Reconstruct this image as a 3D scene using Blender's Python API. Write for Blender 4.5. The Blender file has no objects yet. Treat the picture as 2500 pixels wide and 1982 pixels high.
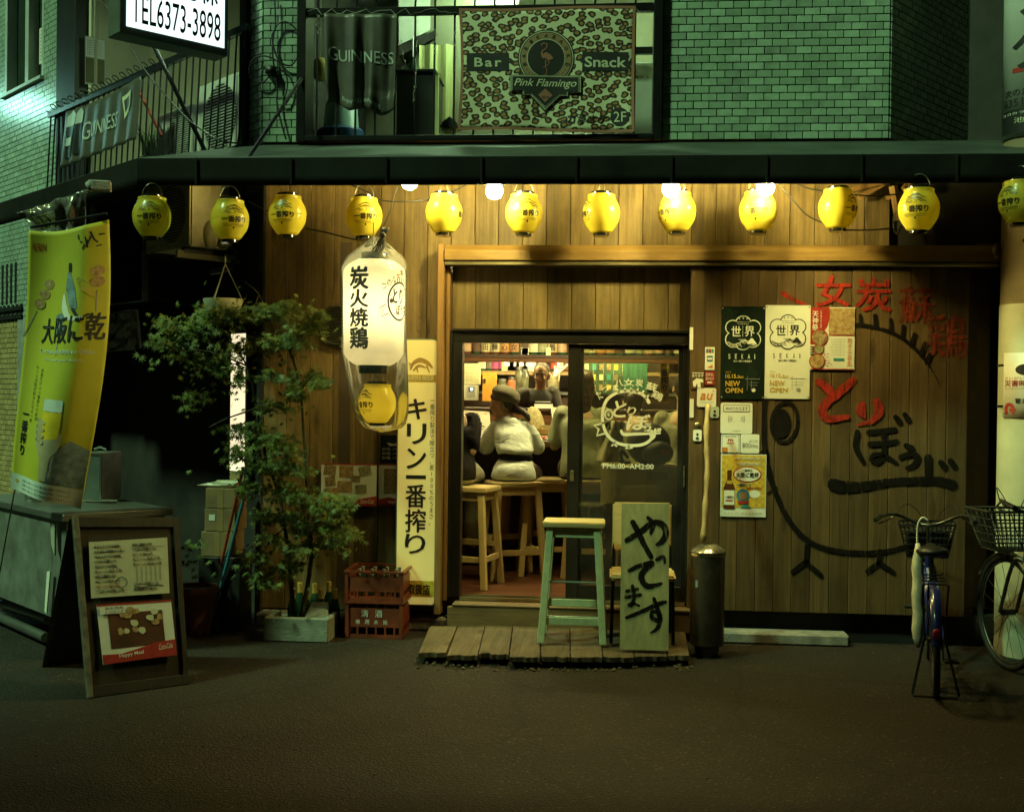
import bpy,bmesh,math,random
from mathutils import Vector as V,Matrix as MX,noise as NZ
from mathutils.geometry import tessellate_polygon
R=math.radians
random.seed(7)
S=bpy.context.scene
COL=S.collection
# ------------------------------------------------------------------ camera
EYE=V((0.0,-7.75,1.55));YAW,PITCH,ROLL=R(5.0),R(-0.55),R(0.70)
FPX=2878.0
fw=V((-math.sin(YAW)*math.cos(PITCH),math.cos(YAW)*math.cos(PITCH),math.sin(PITCH)))
rt=V((math.cos(YAW),math.sin(YAW),0))
upv=rt.cross(fw)
CR,CU=rt*math.cos(ROLL)+upv*math.sin(ROLL),upv*math.cos(ROLL)-rt*math.sin(ROLL)
cd=bpy.data.cameras.new('camera');cam=bpy.data.objects.new('camera',cd);COL.objects.link(cam)
cd.sensor_width=36;cd.lens=36*FPX/2500;cd.clip_end=500;cd.clip_start=0.05
cam.matrix_world=MX(((CR.x,CU.x,-fw.x,EYE.x),(CR.y,CU.y,-fw.y,EYE.y),(CR.z,CU.z,-fw.z,EYE.z),(0,0,0,1)))
S.camera=cam
# ------------------------------------------------------------------ night sky, one dim greenish "sun" (the street's own cold glow)
SUN_EL,SUN_AZ=R(50),R(232)
w=bpy.data.worlds.new('World');S.world=w;w.use_nodes=True
nt=w.node_tree;nt.nodes.clear()
o=nt.nodes.new('ShaderNodeOutputWorld');b=nt.nodes.new('ShaderNodeBackground');sk=nt.nodes.new('ShaderNodeTexSky')
sk.sky_type='NISHITA';sk.sun_disc=False;sk.sun_elevation=SUN_EL;sk.sun_rotation=SUN_AZ
tint=nt.nodes.new('ShaderNodeMixRGB');tint.blend_type='MULTIPLY';tint.inputs[0].default_value=1
tint.inputs[2].default_value=(0.75,1.0,0.45,1)
nt.links.new(sk.outputs[0],tint.inputs[1]);nt.links.new(tint.outputs[0],b.inputs[0]);nt.links.new(b.outputs[0],o.inputs[0])
b.inputs[1].default_value=0.0019
sd=bpy.data.lights.new('sun','SUN');sun=bpy.data.objects.new('sun',sd);COL.objects.link(sun)
sd.energy=2.35;sd.angle=R(5);sd.color=(0.56,1.0,0.50)
sdir=V((math.sin(SUN_AZ)*math.cos(SUN_EL),math.cos(SUN_AZ)*math.cos(SUN_EL),math.sin(SUN_EL)))
sun.rotation_euler=sdir.to_track_quat('Z','Y').to_euler();sun.location=(0,-3,12)
S.view_settings.view_transform='Standard';S.view_settings.look='None'
S.view_settings.exposure=0.32;S.view_settings.gamma=1.0;S.view_settings.use_curve_mapping=False
S.render.engine='CYCLES'
cy=S.cycles
cy.use_denoising=True;cy.max_bounces=7;cy.diffuse_bounces=3;cy.glossy_bounces=3;cy.transmission_bounces=6
cy.transparent_max_bounces=12;cy.sample_clamp_indirect=4;cy.caustics_reflective=False;cy.caustics_refractive=False
cy.use_light_tree=True
# ------------------------------------------------------------------ photo geometry -> metres
def ray(x,y):return fw+CR*((x-1250)/FPX)+CU*((991-y)/FPX)
def PP(x,y,pt,n):
 d=ray(x,y);return EYE+d*((V(pt)-EYE).dot(V(n))/d.dot(V(n)))
def P(x,y,Y=0.0):return PP(x,y,(0,Y,0),(0,1,0))
def G(x,y,z=0.0):return PP(x,y,(0,0,z),(0,0,1))
K=1.15955
def PD(x,y,Y=0.0):return P(x*K,y*K,Y)
def GD(x,y,z=0.0):return G(x*K,y*K,z)
# ------------------------------------------------------------------ materials
MATS={}
def lk(nt,a,b):nt.links.new(a,b)
def pm(name,col,rough=.6,metal=0.0,var=.12,scale=6.0,bump=0.0,bscale=60.,stretch=(1,1,1),rnd=.0,col2=None,spec=.5,dirt=0.0,trans=0.0,alpha=1.0,sss=0.0,coat=0.0,emit=None,es=0.0,rvar=.0,shift=True):
 if name in MATS:return MATS[name]
 m=bpy.data.materials.new(name);m.use_nodes=True;nt=m.node_tree;N=nt.nodes
 bs=N['Principled BSDF'];MATS[name]=m
 bs.inputs['Roughness'].default_value=rough;bs.inputs['Metallic'].default_value=metal
 bs.inputs['Specular IOR Level'].default_value=spec
 if trans:bs.inputs['Transmission Weight'].default_value=trans
 if alpha<1:bs.inputs['Alpha'].default_value=alpha
 if coat:bs.inputs['Coat Weight'].default_value=coat
 if emit:bs.inputs['Emission Color'].default_value=(*emit,1);bs.inputs['Emission Strength'].default_value=es
 tc=N.new('ShaderNodeTexCoord');mp=N.new('ShaderNodeMapping');oi=N.new('ShaderNodeObjectInfo')
 mp.inputs['Scale'].default_value=stretch
 ad=N.new('ShaderNodeVectorMath');ad.operation='MULTIPLY_ADD'
 cb=N.new('ShaderNodeCombineXYZ');
 for i in range(3):lk(nt,oi.outputs['Random'],cb.inputs[i])
 lk(nt,cb.outputs[0],ad.inputs[0]);ad.inputs[1].default_value=(37.1,53.7,71.3)if shift else(0,0,0);lk(nt,mp.outputs[0],ad.inputs[2])
 lk(nt,tc.outputs['Object'],mp.inputs[0])
 vec=ad.outputs[0]
 nz=N.new('ShaderNodeTexNoise');nz.inputs['Scale'].default_value=scale;nz.inputs['Detail'].default_value=5;nz.inputs['Roughness'].default_value=.62
 lk(nt,vec,nz.inputs['Vector'])
 mix=N.new('ShaderNodeMixRGB')
 c2=col2 or tuple(c*(1-var*2.2)for c in col);c1=tuple(min(1,c*(1+var))for c in col)if not col2 else col
 mix.inputs[1].default_value=(*c1,1);mix.inputs[2].default_value=(*c2,1)
 rp=N.new('ShaderNodeMapRange');rp.inputs[1].default_value=.32;rp.inputs[2].default_value=.7
 lk(nt,nz.outputs[0],rp.inputs[0]);lk(nt,rp.outputs[0],mix.inputs[0])
 out=mix.outputs[0]
 if rnd:
  h=N.new('ShaderNodeHueSaturation');mr=N.new('ShaderNodeMapRange')
  mr.inputs[3].default_value=1-rnd;mr.inputs[4].default_value=1+rnd
  lk(nt,oi.outputs['Random'],mr.inputs[0]);lk(nt,mr.outputs[0],h.inputs['Value']);lk(nt,out,h.inputs['Color']);out=h.outputs[0]
 if dirt:
  n2=N.new('ShaderNodeTexNoise');n2.inputs['Scale'].default_value=2.3;n2.inputs['Detail'].default_value=8;n2.inputs['Roughness'].default_value=.7
  lk(nt,vec,n2.inputs['Vector'])
  r2=N.new('ShaderNodeMapRange');r2.inputs[1].default_value=.48;r2.inputs[2].default_value=.72;r2.inputs[4].default_value=dirt
  lk(nt,n2.outputs[0],r2.inputs[0])
  m2=N.new('ShaderNodeMixRGB');m2.inputs[2].default_value=(.035,.028,.018,1)
  lk(nt,r2.outputs[0],m2.inputs[0]);lk(nt,out,m2.inputs[1]);out=m2.outputs[0]
 lk(nt,out,bs.inputs['Base Color'])
 if rvar:
  r3=N.new('ShaderNodeMapRange');r3.inputs[3].default_value=max(0,rough-rvar);r3.inputs[4].default_value=min(1,rough+rvar)
  lk(nt,nz.outputs[0],r3.inputs[0]);lk(nt,r3.outputs[0],bs.inputs['Roughness'])
 if bump:
  n3=N.new('ShaderNodeTexNoise');n3.inputs['Scale'].default_value=bscale;n3.inputs['Detail'].default_value=4
  lk(nt,vec,n3.inputs['Vector'])
  bp=N.new('ShaderNodeBump');bp.inputs['Strength'].default_value=bump;bp.inputs['Distance'].default_value=.01
  lk(nt,n3.outputs[0],bp.inputs['Height']);lk(nt,bp.outputs[0],bs.inputs['Normal'])
 return m
def wood(name,col,dark,rough=.6,axis=2,knots=True,rnd=.25,spec=.4,worn=None):
 """planed board: grain along an axis, knots, per-board tone"""
 if name in MATS:return MATS[name]
 m=bpy.data.materials.new(name);m.use_nodes=True;nt=m.node_tree;N=nt.nodes;MATS[name]=m
 bs=N['Principled BSDF'];bs.inputs['Specular IOR Level'].default_value=spec
 tc=N.new('ShaderNodeTexCoord');oi=N.new('ShaderNodeObjectInfo');cb=N.new('ShaderNodeCombineXYZ')
 for i in range(3):lk(nt,oi.outputs['Random'],cb.inputs[i])
 ad=N.new('ShaderNodeVectorMath');ad.operation='MULTIPLY_ADD';ad.inputs[1].default_value=(17.3,31.9,43.7)
 lk(nt,cb.outputs[0],ad.inputs[0]);lk(nt,tc.outputs['Object'],ad.inputs[2])
 # swirl the grain round the knots
 kv=N.new('ShaderNodeMapping');sc=[5.2,5.2,5.2];sc[axis]=1.7;kv.inputs['Scale'].default_value=sc
 lk(nt,ad.outputs[0],kv.inputs[0])
 vo=N.new('ShaderNodeTexVoronoi');vo.inputs['Scale'].default_value=1.0;lk(nt,kv.outputs[0],vo.inputs['Vector'])
 kr=N.new('ShaderNodeMapRange');kr.inputs[1].default_value=.03;kr.inputs[2].default_value=.17;kr.inputs[3].default_value=1;kr.inputs[4].default_value=0
 lk(nt,vo.outputs['Distance'],kr.inputs[0])
 g=N.new('ShaderNodeMapping');sc=[26.,26.,26.];sc[axis]=1.1;g.inputs['Scale'].default_value=sc
 lk(nt,ad.outputs[0],g.inputs[0])
 av=N.new('ShaderNodeVectorMath');av.operation='MULTIPLY_ADD';av.inputs[1].default_value=(1.6,1.6,1.6)
 cb2=N.new('ShaderNodeCombineXYZ');
 for i in range(3):lk(nt,kr.outputs[0],cb2.inputs[i])
 lk(nt,cb2.outputs[0],av.inputs[0]);lk(nt,g.outputs[0],av.inputs[2])
 gn=N.new('ShaderNodeTexNoise');gn.inputs['Scale'].default_value=1.5;gn.inputs['Detail'].default_value=6;gn.inputs['Roughness'].default_value=.65;gn.inputs['Distortion'].default_value=.35
 lk(nt,av.outputs[0],gn.inputs['Vector'])
 r1=N.new('ShaderNodeMapRange');r1.inputs[1].default_value=.33;r1.inputs[2].default_value=.68;lk(nt,gn.outputs[0],r1.inputs[0])
 mx=N.new('ShaderNodeMixRGB');mx.inputs[1].default_value=(*col,1);mx.inputs[2].default_value=(*dark,1);lk(nt,r1.outputs[0],mx.inputs[0])
 out=mx.outputs[0]
 if knots:
  mk=N.new('ShaderNodeMixRGB');mk.inputs[2].default_value=(dark[0]*.35,dark[1]*.3,dark[2]*.3,1)
  km=N.new('ShaderNodeMath');km.operation='MULTIPLY';km.inputs[1].default_value=.9
  lk(nt,kr.outputs[0],km.inputs[0]);lk(nt,km.outputs[0],mk.inputs[0]);lk(nt,out,mk.inputs[1]);out=mk.outputs[0]
  # broad weathering
 wn=N.new('ShaderNodeTexNoise');wn.inputs['Scale'].default_value=2.1;wn.inputs['Detail'].default_value=7;wn.inputs['Roughness'].default_value=.7
 wm=N.new('ShaderNodeMapping');sc=[2.2,2.2,2.2];sc[axis]=.8;wm.inputs['Scale'].default_value=sc
 lk(nt,ad.outputs[0],wm.inputs[0]);lk(nt,wm.outputs[0],wn.inputs['Vector'])
 wr=N.new('ShaderNodeMapRange');wr.inputs[1].default_value=.42;wr.inputs[2].default_value=.72;wr.inputs[4].default_value=.75;lk(nt,wn.outputs[0],wr.inputs[0])
 mw=N.new('ShaderNodeMixRGB');mw.inputs[2].default_value=(*(worn or tuple(c*.55 for c in dark)),1)
 lk(nt,wr.outputs[0],mw.inputs[0]);lk(nt,out,mw.inputs[1]);out=mw.outputs[0]
 h=N.new('ShaderNodeHueSaturation');mr=N.new('ShaderNodeMapRange');mr.inputs[3].default_value=1-rnd;mr.inputs[4].default_value=1+rnd
 lk(nt,oi.outputs['Random'],mr.inputs[0]);lk(nt,mr.outputs[0],h.inputs['Value']);lk(nt,out,h.inputs['Color'])
 lk(nt,h.outputs[0],bs.inputs['Base Color'])
 rr=N.new('ShaderNodeMapRange');rr.inputs[3].default_value=rough-.12;rr.inputs[4].default_value=min(1,rough+.15);lk(nt,gn.outputs[0],rr.inputs[0]);lk(nt,rr.outputs[0],bs.inputs['Roughness'])
 bp=N.new('ShaderNodeBump');bp.inputs['Strength'].default_value=.25;bp.inputs['Distance'].default_value=.004;lk(nt,gn.outputs[0],bp.inputs['Height']);lk(nt,bp.outputs[0],bs.inputs['Normal'])
 return m
def worn_paint(name,col,keep=.62,spec=.15):
 m=pm(name,col,rough=.8,var=.25,scale=22,spec=spec);nt=m.node_tree;N=nt.nodes;bs=N['Principled BSDF']
 tc=N.new('ShaderNodeTexCoord');mp=N.new('ShaderNodeMapping');mp.inputs['Scale'].default_value=(42,42,3.2);nz=N.new('ShaderNodeTexNoise');nz.inputs['Scale'].default_value=1.6;nz.inputs['Detail'].default_value=6;nz.inputs['Roughness'].default_value=.7
 lk(nt,tc.outputs['Object'],mp.inputs[0]);lk(nt,mp.outputs[0],nz.inputs['Vector'])
 r=N.new('ShaderNodeMapRange');r.inputs[1].default_value=keep-.07;r.inputs[2].default_value=keep+.05;r.inputs[3].default_value=1.0;r.inputs[4].default_value=.12
 lk(nt,nz.outputs[0],r.inputs[0]);lk(nt,r.outputs[0],bs.inputs['Alpha']);return m
def glow(name,col,s,noise=0.0,base=(.8,.8,.75)):
 if name in MATS:return MATS[name]
 m=bpy.data.materials.new(name);m.use_nodes=True;MATS[name]=m;nt=m.node_tree
 bs=nt.nodes['Principled BSDF'];bs.inputs['Base Color'].default_value=(*base,1);bs.inputs['Roughness'].default_value=.5
 bs.inputs['Emission Color'].default_value=(*col,1);bs.inputs['Emission Strength'].default_value=s
 if noise:
  tc=nt.nodes.new('ShaderNodeTexCoord');n=nt.nodes.new('ShaderNodeTexNoise');n.inputs['Scale'].default_value=4
  r=nt.nodes.new('ShaderNodeMapRange');r.inputs[1].default_value=.3;r.inputs[2].default_value=.7;r.inputs[3].default_value=s*(1-noise);r.inputs[4].default_value=s*(1+noise)
  lk(nt,tc.outputs['Object'],n.inputs['Vector']);lk(nt,n.outputs[0],r.inputs[0]);lk(nt,r.outputs[0],bs.inputs['Emission Strength'])
 return m
def glass(name,col=(1,1,1),rough=.02,ab=.12,film=0.0):
 """thin pane / thin film: mostly clear, real reflections, a bit of dust"""
 if name in MATS:return MATS[name]
 m=bpy.data.materials.new(name);m.use_nodes=True;MATS[name]=m;nt=m.node_tree;N=nt.nodes
 for n in list(N):N.remove(n)
 out=N.new('ShaderNodeOutputMaterial');t=N.new('ShaderNodeBsdfTransparent');t.inputs[0].default_value=(*col,1)
 g=N.new('ShaderNodeBsdfGlossy');g.inputs['Roughness'].default_value=rough
 fr=N.new('ShaderNodeFresnel');fr.inputs[0].default_value=1.45
 mx=N.new('ShaderNodeMixShader');lk(nt,fr.outputs[0],mx.inputs[0]);lk(nt,t.outputs[0],mx.inputs[1]);lk(nt,g.outputs[0],mx.inputs[2])
 d=N.new('ShaderNodeBsdfDiffuse');d.inputs[0].default_value=(.75,.75,.7,1)
 m2=N.new('ShaderNodeMixShader');tc=N.new('ShaderNodeTexCoord');nz=N.new('ShaderNodeTexNoise');nz.inputs['Scale'].default_value=9 if film else 3;nz.inputs['Detail'].default_value=6
 lk(nt,tc.outputs['Object'],nz.inputs['Vector'])
 r=N.new('ShaderNodeMapRange');r.inputs[1].default_value=.35;r.inputs[2].default_value=.75;r.inputs[3].default_value=ab*.35;r.inputs[4].default_value=ab*1.6
 lk(nt,nz.outputs[0],r.inputs[0]);lk(nt,r.outputs[0],m2.inputs[0]);lk(nt,mx.outputs[0],m2.inputs[1]);lk(nt,d.outputs[0],m2.inputs[2])
 lk(nt,m2.outputs[0],out.inputs[0])
 return m
 # ------------------------------------------------------------------ objects
WLOC={}
def reg(o,loc):WLOC[o.name]=V(loc)
def thing(name,label,cat,loc=(0,0,0),rz=0.0,group=None,kind=None):
 o=bpy.data.objects.new(name,None);COL.objects.link(o);o.empty_display_size=.1
 o.location=loc;o.rotation_euler=(0,0,rz);reg(o,loc)
 return tag(o,label,cat,group,kind)
def tag(o,label=None,cat=None,group=None,kind=None):
 if label:o['label']=label
 if cat:o['category']=cat
 if group:o['group']=group
 if kind:o['kind']=kind
 return o
def link(name,me,parent=None,loc=(0,0,0)):
 o=bpy.data.objects.new(name,me);COL.objects.link(o);o.location=loc
 if parent is not None:o.parent=parent
 reg(o,(WLOC[parent.name]if parent is not None else V((0,0,0)))+V(loc))
 return o
def dup(root,loc=None,rz=None,label=None,parent=None):
 c=root.copy();COL.objects.link(c);c.parent=parent;reg(c,loc if loc is not None else(0,0,0))
 if loc is not None:c.location=loc
 if rz is not None:c.rotation_euler=(0,0,rz)
 if label:c['label']=label
 for ch in list(root.children):dup(ch,parent=c)
 return c
class MB:
 def __init__(s):s.v=[];s.f=[]
 def add(s,vs,fs):
  n=len(s.v);s.v+=[V(a)for a in vs];s.f+=[tuple(i+n for i in f)for f in fs];return s
 def box(s,c,d,rot=None):
  c=V(c);hx,hy,hz=d[0]/2,d[1]/2,d[2]/2
  vs=[V((x,y,z))for x in(-hx,hx)for y in(-hy,hy)for z in(-hz,hz)]
  if rot is not None:vs=[rot@a for a in vs]
  return s.add([a+c for a in vs],[(0,1,3,2),(4,6,7,5),(0,4,5,1),(2,3,7,6),(0,2,6,4),(1,5,7,3)])
 def bb(s,x0,x1,y0,y1,z0,z1):return s.box(((x0+x1)/2,(y0+y1)/2,(z0+z1)/2),(abs(x1-x0),abs(y1-y0),abs(z1-z0)))
 def bar(s,a,b,wx,wy,up=(0,0,1),w2=None):
  """rectangular bar from a to b; wx across, wy along up"""
  a,b=V(a),V(b);d=(b-a).normalized();u=V(up)
  if abs(d.dot(u))>.97:u=V((0,1,0))
  x=d.cross(u).normalized();y=x.cross(d).normalized();vs=[]
  for p,k in((a,1),(b,w2 or 1)):
   for i,j in((-1,-1),(1,-1),(1,1),(-1,1)):vs.append(p+x*(i*wx/2*k)+y*(j*wy/2*k))
  return s.add(vs,[(3,2,1,0),(4,5,6,7),(0,1,5,4),(1,2,6,5),(2,3,7,6),(3,0,4,7)])
 def tube(s,pts,r,n=8,cap=True):
  pts=[V(p)for p in pts];m=len(pts);rr=r if isinstance(r,(list,tuple))else[r]*m
  t0=(pts[1]-pts[0]).normalized();u=t0.orthogonal().normalized();vs=[];fs=[]
  for i,p in enumerate(pts):
   t=(pts[min(i+1,m-1)]-pts[max(i-1,0)]).normalized()
   u=(u-t*u.dot(t));u=u.normalized()if u.length>1e-6 else t.orthogonal().normalized();w_=t.cross(u)
   for k in range(n):
    a=2*math.pi*k/n;vs.append(p+(u*math.cos(a)+w_*math.sin(a))*rr[i])
  for i in range(m-1):
   for k in range(n):fs.append((i*n+k,i*n+(k+1)%n,(i+1)*n+(k+1)%n,(i+1)*n+k))
  if cap:fs+=[tuple(reversed(range(n))),tuple(range((m-1)*n,m*n))]
  return s.add(vs,fs)
 def lathe(s,prof,n=24,c=(0,0,0),mat=None,sx=1.,sy=1.):
  c=V(c);vs=[];fs=[];m=len(prof)
  for r,z in prof:
   for k in range(n):
    a=2*math.pi*k/n;p=V((r*math.cos(a)*sx,r*math.sin(a)*sy,z));vs.append((mat@p if mat is not None else p)+c)
  for i in range(m-1):
   for k in range(n):fs.append((i*n+k,i*n+(k+1)%n,(i+1)*n+(k+1)%n,(i+1)*n+k))
  if prof[0][0]>1e-5:fs.append(tuple(reversed(range(n))))
  if prof[-1][0]>1e-5:fs.append(tuple(range((m-1)*n,m*n)))
  return s.add(vs,fs)
 def loft(s,rings,n=22):
  """closed body through (centre, rx, ry) rings"""
  q=[]
  for i in range(len(rings)-1):
   r0,r1,r2,r3=rings[max(i-1,0)],rings[i],rings[i+1],rings[min(i+2,len(rings)-1)]
   for k in range(4):
    t=k/4;f=lambda a,b,c,d:.5*((2*b)+(c-a)*t+(2*a-5*b+4*c-d)*t*t+(3*b-a-3*c+d)*t**3)
    q.append((f(V(r0[0]),V(r1[0]),V(r2[0]),V(r3[0])),f(r0[1],r1[1],r2[1],r3[1]),f(r0[2],r1[2],r2[2],r3[2])))
  q.append((V(rings[-1][0]),rings[-1][1],rings[-1][2]));vs=[];m=len(q)
  for c,rx,ry in q:
   for k in range(n):a=2*math.pi*k/n;vs.append(c+V((rx*math.cos(a),ry*math.sin(a),0)))
  fs=[(i*n+k,i*n+(k+1)%n,(i+1)*n+(k+1)%n,(i+1)*n+k)for i in range(m-1)for k in range(n)]+[tuple(reversed(range(n))),tuple(range((m-1)*n,m*n))]
  return s.add(vs,fs)
 def ell(s,c,r,n=14,m=9,rot=None):
  prof=[(math.sin(math.pi*i/m),-math.cos(math.pi*i/m))for i in range(m+1)]
  prof[0]=(0.0,-1);prof[-1]=(0.0,1)
  sc=MX.Diagonal((*r,1)).to_3x3()
  return s.lathe(prof,n,c,(rot@sc)if rot is not None else sc)
 def prism(s,poly,d,fr=None):
  """poly: list of 3D points (planar), extruded by vector d"""
  p=[V(a)for a in poly];d=V(d);n=len(p)
  return s.add(p+[a+d for a in p],[tuple(reversed(range(n))),tuple(range(n,2*n))]+[(i,(i+1)%n,n+(i+1)%n,n+i)for i in range(n)])
 def quad(s,a,b,c,d):return s.add([a,b,c,d],[(0,1,2,3)])
 def build(s,name,mat,parent=None,smooth=False,bevel=0.0,local=False,seg=1,recalc=True,origin=None):
  me=bpy.data.meshes.new(name)
  off=V((0,0,0))if local or parent is None else WLOC[parent.name]
  o0=V(origin)-off if origin is not None else V((0,0,0))
  me.from_pydata([tuple(a-off-o0)for a in s.v],[],s.f)
  bm=bmesh.new();bm.from_mesh(me)
  if recalc:bmesh.ops.remove_doubles(bm,verts=bm.verts,dist=1e-5);bmesh.ops.recalc_face_normals(bm,faces=bm.faces)
  if bevel:bmesh.ops.bevel(bm,geom=list(bm.edges),offset=bevel,segments=seg,affect='EDGES',clamp_overlap=True)
  bm.to_mesh(me);bm.free()
  if smooth:
   me.polygons.foreach_set('use_smooth',[True]*len(me.polygons))
   if smooth!=2:me.set_sharp_from_angle(angle=R(40))
  me.materials.append(mat)
  return link(name,me,parent,o0)
  # ------------------------------------------------------------------ printed surfaces: lettering, pictures
TXT={}
def text_mesh(s,bold=0.0,vert=False,res=3,shear=0.0,line=1.0,spc=1.0):
 key=(s,bold,vert,res,shear,line,spc)
 if key in TXT:return TXT[key]
 cu=bpy.data.curves.new('t','FONT');cu.body='\n'.join(s)if vert else s;cu.size=1;cu.resolution_u=res;cu.offset=bold;cu.shear=shear
 cu.align_x='CENTER' if vert else 'LEFT';cu.space_line=line;cu.space_character=spc
 o=bpy.data.objects.new('t',cu);me=bpy.data.meshes.new_from_object(o)
 vs=[v.co.copy()for v in me.vertices];fs=[tuple(p.vertices)for p in me.polygons]
 bpy.data.objects.remove(o);bpy.data.curves.remove(cu);bpy.data.meshes.remove(me)
 if not vs:vs=[V((0,0,0)),V((1,0,0)),V((0,1,0))];fs=[(0,1,2)]
 x0=min(v.x for v in vs);x1=max(v.x for v in vs);y0=min(v.y for v in vs);y1=max(v.y for v in vs)
 uv=[((v.x-x0)/max(1e-6,x1-x0),1-(v.y-y0)/max(1e-6,y1-y0))for v in vs]
 TXT[key]=(uv,fs,(x1-x0)/max(1e-6,y1-y0));return TXT[key]
class Surf:
 """a printable sheet: u right 0..1, v down 0..1, off along its normal"""
 def __init__(s,tl,tr,br,bl,parent=None,fn=None,sub=0.0):
  s.c=[V(a)for a in(tl,tr,br,bl)];s.parent=parent;s.fn=fn;s.sub=sub;s.lay={}
  s.W=((s.c[1]-s.c[0]).length+(s.c[2]-s.c[3]).length)/2;s.H=((s.c[3]-s.c[0]).length+(s.c[2]-s.c[1]).length)/2
  s.n=(s.c[1]-s.c[0]).cross(s.c[0]-s.c[3]).normalized()
 def p(s,u,v,off=0.0):
  if s.fn:return s.fn(u,v,off)
  a,b,c,d=s.c
  return(a*(1-u)+b*u)*(1-v)+(d*(1-u)+c*u)*v+s.n*off
 def px(s,x,y):
  p=PP(x,y,s.c[0],s.n);d=p-s.c[0];eu=s.c[1]-s.c[0];ev=s.c[3]-s.c[0]
  a,b_,c_=eu.dot(eu),eu.dot(ev),ev.dot(ev);e,f=d.dot(eu),d.dot(ev);D=a*c_-b_*b_
  return((e*c_-f*b_)/D,(f*a-e*b_)/D)
 def textp(s,t,x0,y0,x1,y1,mat,**k):
  a=s.px(x0,(y0+y1)/2);b_=s.px(x1,(y0+y1)/2);c_=s.px((x0+x1)/2,y0);d=s.px((x0+x1)/2,y1)
  s.text(t,a[0],c_[1],b_[0],d[1],mat,**k)
 def rectp(s,x0,y0,x1,y1,mat,**k):
  a=s.px(x0,(y0+y1)/2);b_=s.px(x1,(y0+y1)/2);c_=s.px((x0+x1)/2,y0);d=s.px((x0+x1)/2,y1)
  s.rect(a[0],c_[1],b_[0],d[1],mat,**k)
 def strokep(s,pts,wpx,mat,**k):
  sc=(P(1251,900,s.c[0].y).x-P(1250,900,s.c[0].y).x)
  s.stroke([s.px(*q)for q in pts],[w_*sc for w_ in wpx]if isinstance(wpx,(list,tuple))else wpx*sc,mat,**k)
 def put(s,uv,fs,mat,off,name,dz=0.0):
  k=(name,mat.name,off);mb=s.lay.setdefault(k,(MB(),mat))[0]
  if s.sub:
   bm=bmesh.new();vv=[bm.verts.new((a*s.W,b*s.H,0))for a,b in uv]
   for f in fs:
    try:bm.faces.new([vv[i]for i in f])
    except ValueError:pass
   for _ in range(6):
    ed=[e for e in bm.edges if e.calc_length()>s.sub]
    if not ed:break
    bmesh.ops.subdivide_edges(bm,edges=ed,cuts=1,use_grid_fill=False)
    bmesh.ops.triangulate(bm,faces=[f for f in bm.faces if len(f.verts)>3])
   bm.verts.index_update();uv=[(q.co.x/s.W,q.co.y/s.H)for q in bm.verts];fs=[tuple(q.index for q in f.verts)for f in bm.faces];bm.free()
  mb.add([s.p(a,b,off+dz)for a,b in uv],[tuple(f)for f in fs])
 def text(s,t,u0,v0,u1,v1,mat,off=.002,bold=0.0,vert=False,rot=0.0,name='lettering',shear=0.0,keep=False,res=3,line=1.0,spc=1.0):
  fat=bold if any(ord(c)>0x2000 for c in t)else 0.0
  uv,fs,asp=text_mesh(t,0.0 if fat else bold,vert,res,shear,line,spc)
  if keep:
   w_=(u1-u0)*s.W;h=(v1-v0)*s.H
   if w_/h>asp:d=(w_-h*asp)/2/s.W;u0+=d;u1-=d
   else:d=(h-w_/asp)/2/s.H;v0+=d;v1-=d
  cu,cv=(u0+u1)/2,(v0+v1)/2;ca,sa=math.cos(rot),math.sin(rot);out=[]
  for a,b in uv:
   x=(u0+(u1-u0)*a-cu)*s.W;y=(v0+(v1-v0)*b-cv)*s.H
   out.append((cu+(x*ca-y*sa)/s.W,cv+(x*sa+y*ca)/s.H))
  if not fat:s.put(out,fs,mat,off,name);return
  nl=max(1,t.count('\n')+(len(t)if vert else 1));e=fat*(v1-v0)*s.H/nl*.9
  for i,(dx,dy)in enumerate(((0,0),(e,0),(-e,0),(0,e*.7),(0,-e*.7))):
   s.put([(a+dx/s.W,b+dy/s.H)for a,b in out],fs,mat,off,name,i*.00025)
 def rect(s,u0,v0,u1,v1,mat,off=.0015,name='print',rad=0.0,rot=0.0):
  if rad:
   ru,rv=rad/s.W,rad/s.H;pts=[]
   for(cu,cv,a0)in((u1-ru,v0+rv,-90),(u1-ru,v1-rv,0),(u0+ru,v1-rv,90),(u0+ru,v0+rv,180)):
    for k in range(5):a=R(a0+k*22.5);pts.append((cu+ru*math.cos(a),cv+rv*math.sin(a)))
  else:pts=[(u0,v0),(u1,v0),(u1,v1),(u0,v1)]
  if rot:
   cu,cv=(u0+u1)/2,(v0+v1)/2;ca,sa=math.cos(rot),math.sin(rot)
   pts=[(cu+((a-cu)*s.W*ca-(b-cv)*s.H*sa)/s.W,cv+((a-cu)*s.W*sa+(b-cv)*s.H*ca)/s.H)for a,b in pts]
  s.poly(pts,mat,off,name)
 def poly(s,pts,mat,off=.0015,name='print'):
  tr=tessellate_polygon([[V((a*s.W,b*s.H,0))for a,b in pts]]);s.put(pts,tr,mat,off,name)
 def disc(s,u,v,r,mat,off=.0015,name='print',r2=None,n=28,a0=0,a1=360,ru=1.0):
  full=abs(a1-a0)>=360;m=n if full else n+1
  ang=[R(a0+(a1-a0)*k/n)for k in range(m)]
  o_=[(u+r*ru*math.cos(a)/s.W,v+r*math.sin(a)/s.H)for a in ang]
  if r2 is None:s.put([(u,v)]+o_,[(0,1+k,1+(k+1)%m)for k in range(n)],mat,off,name)
  else:
   i_=[(u+(r*ru-(r-r2))*math.cos(a)/s.W,v+r2*math.sin(a)/s.H)for a in ang]
   s.put(o_+i_,[(k,(k+1)%m,m+(k+1)%m,m+k)for k in range(n)],mat,off,name)
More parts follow.
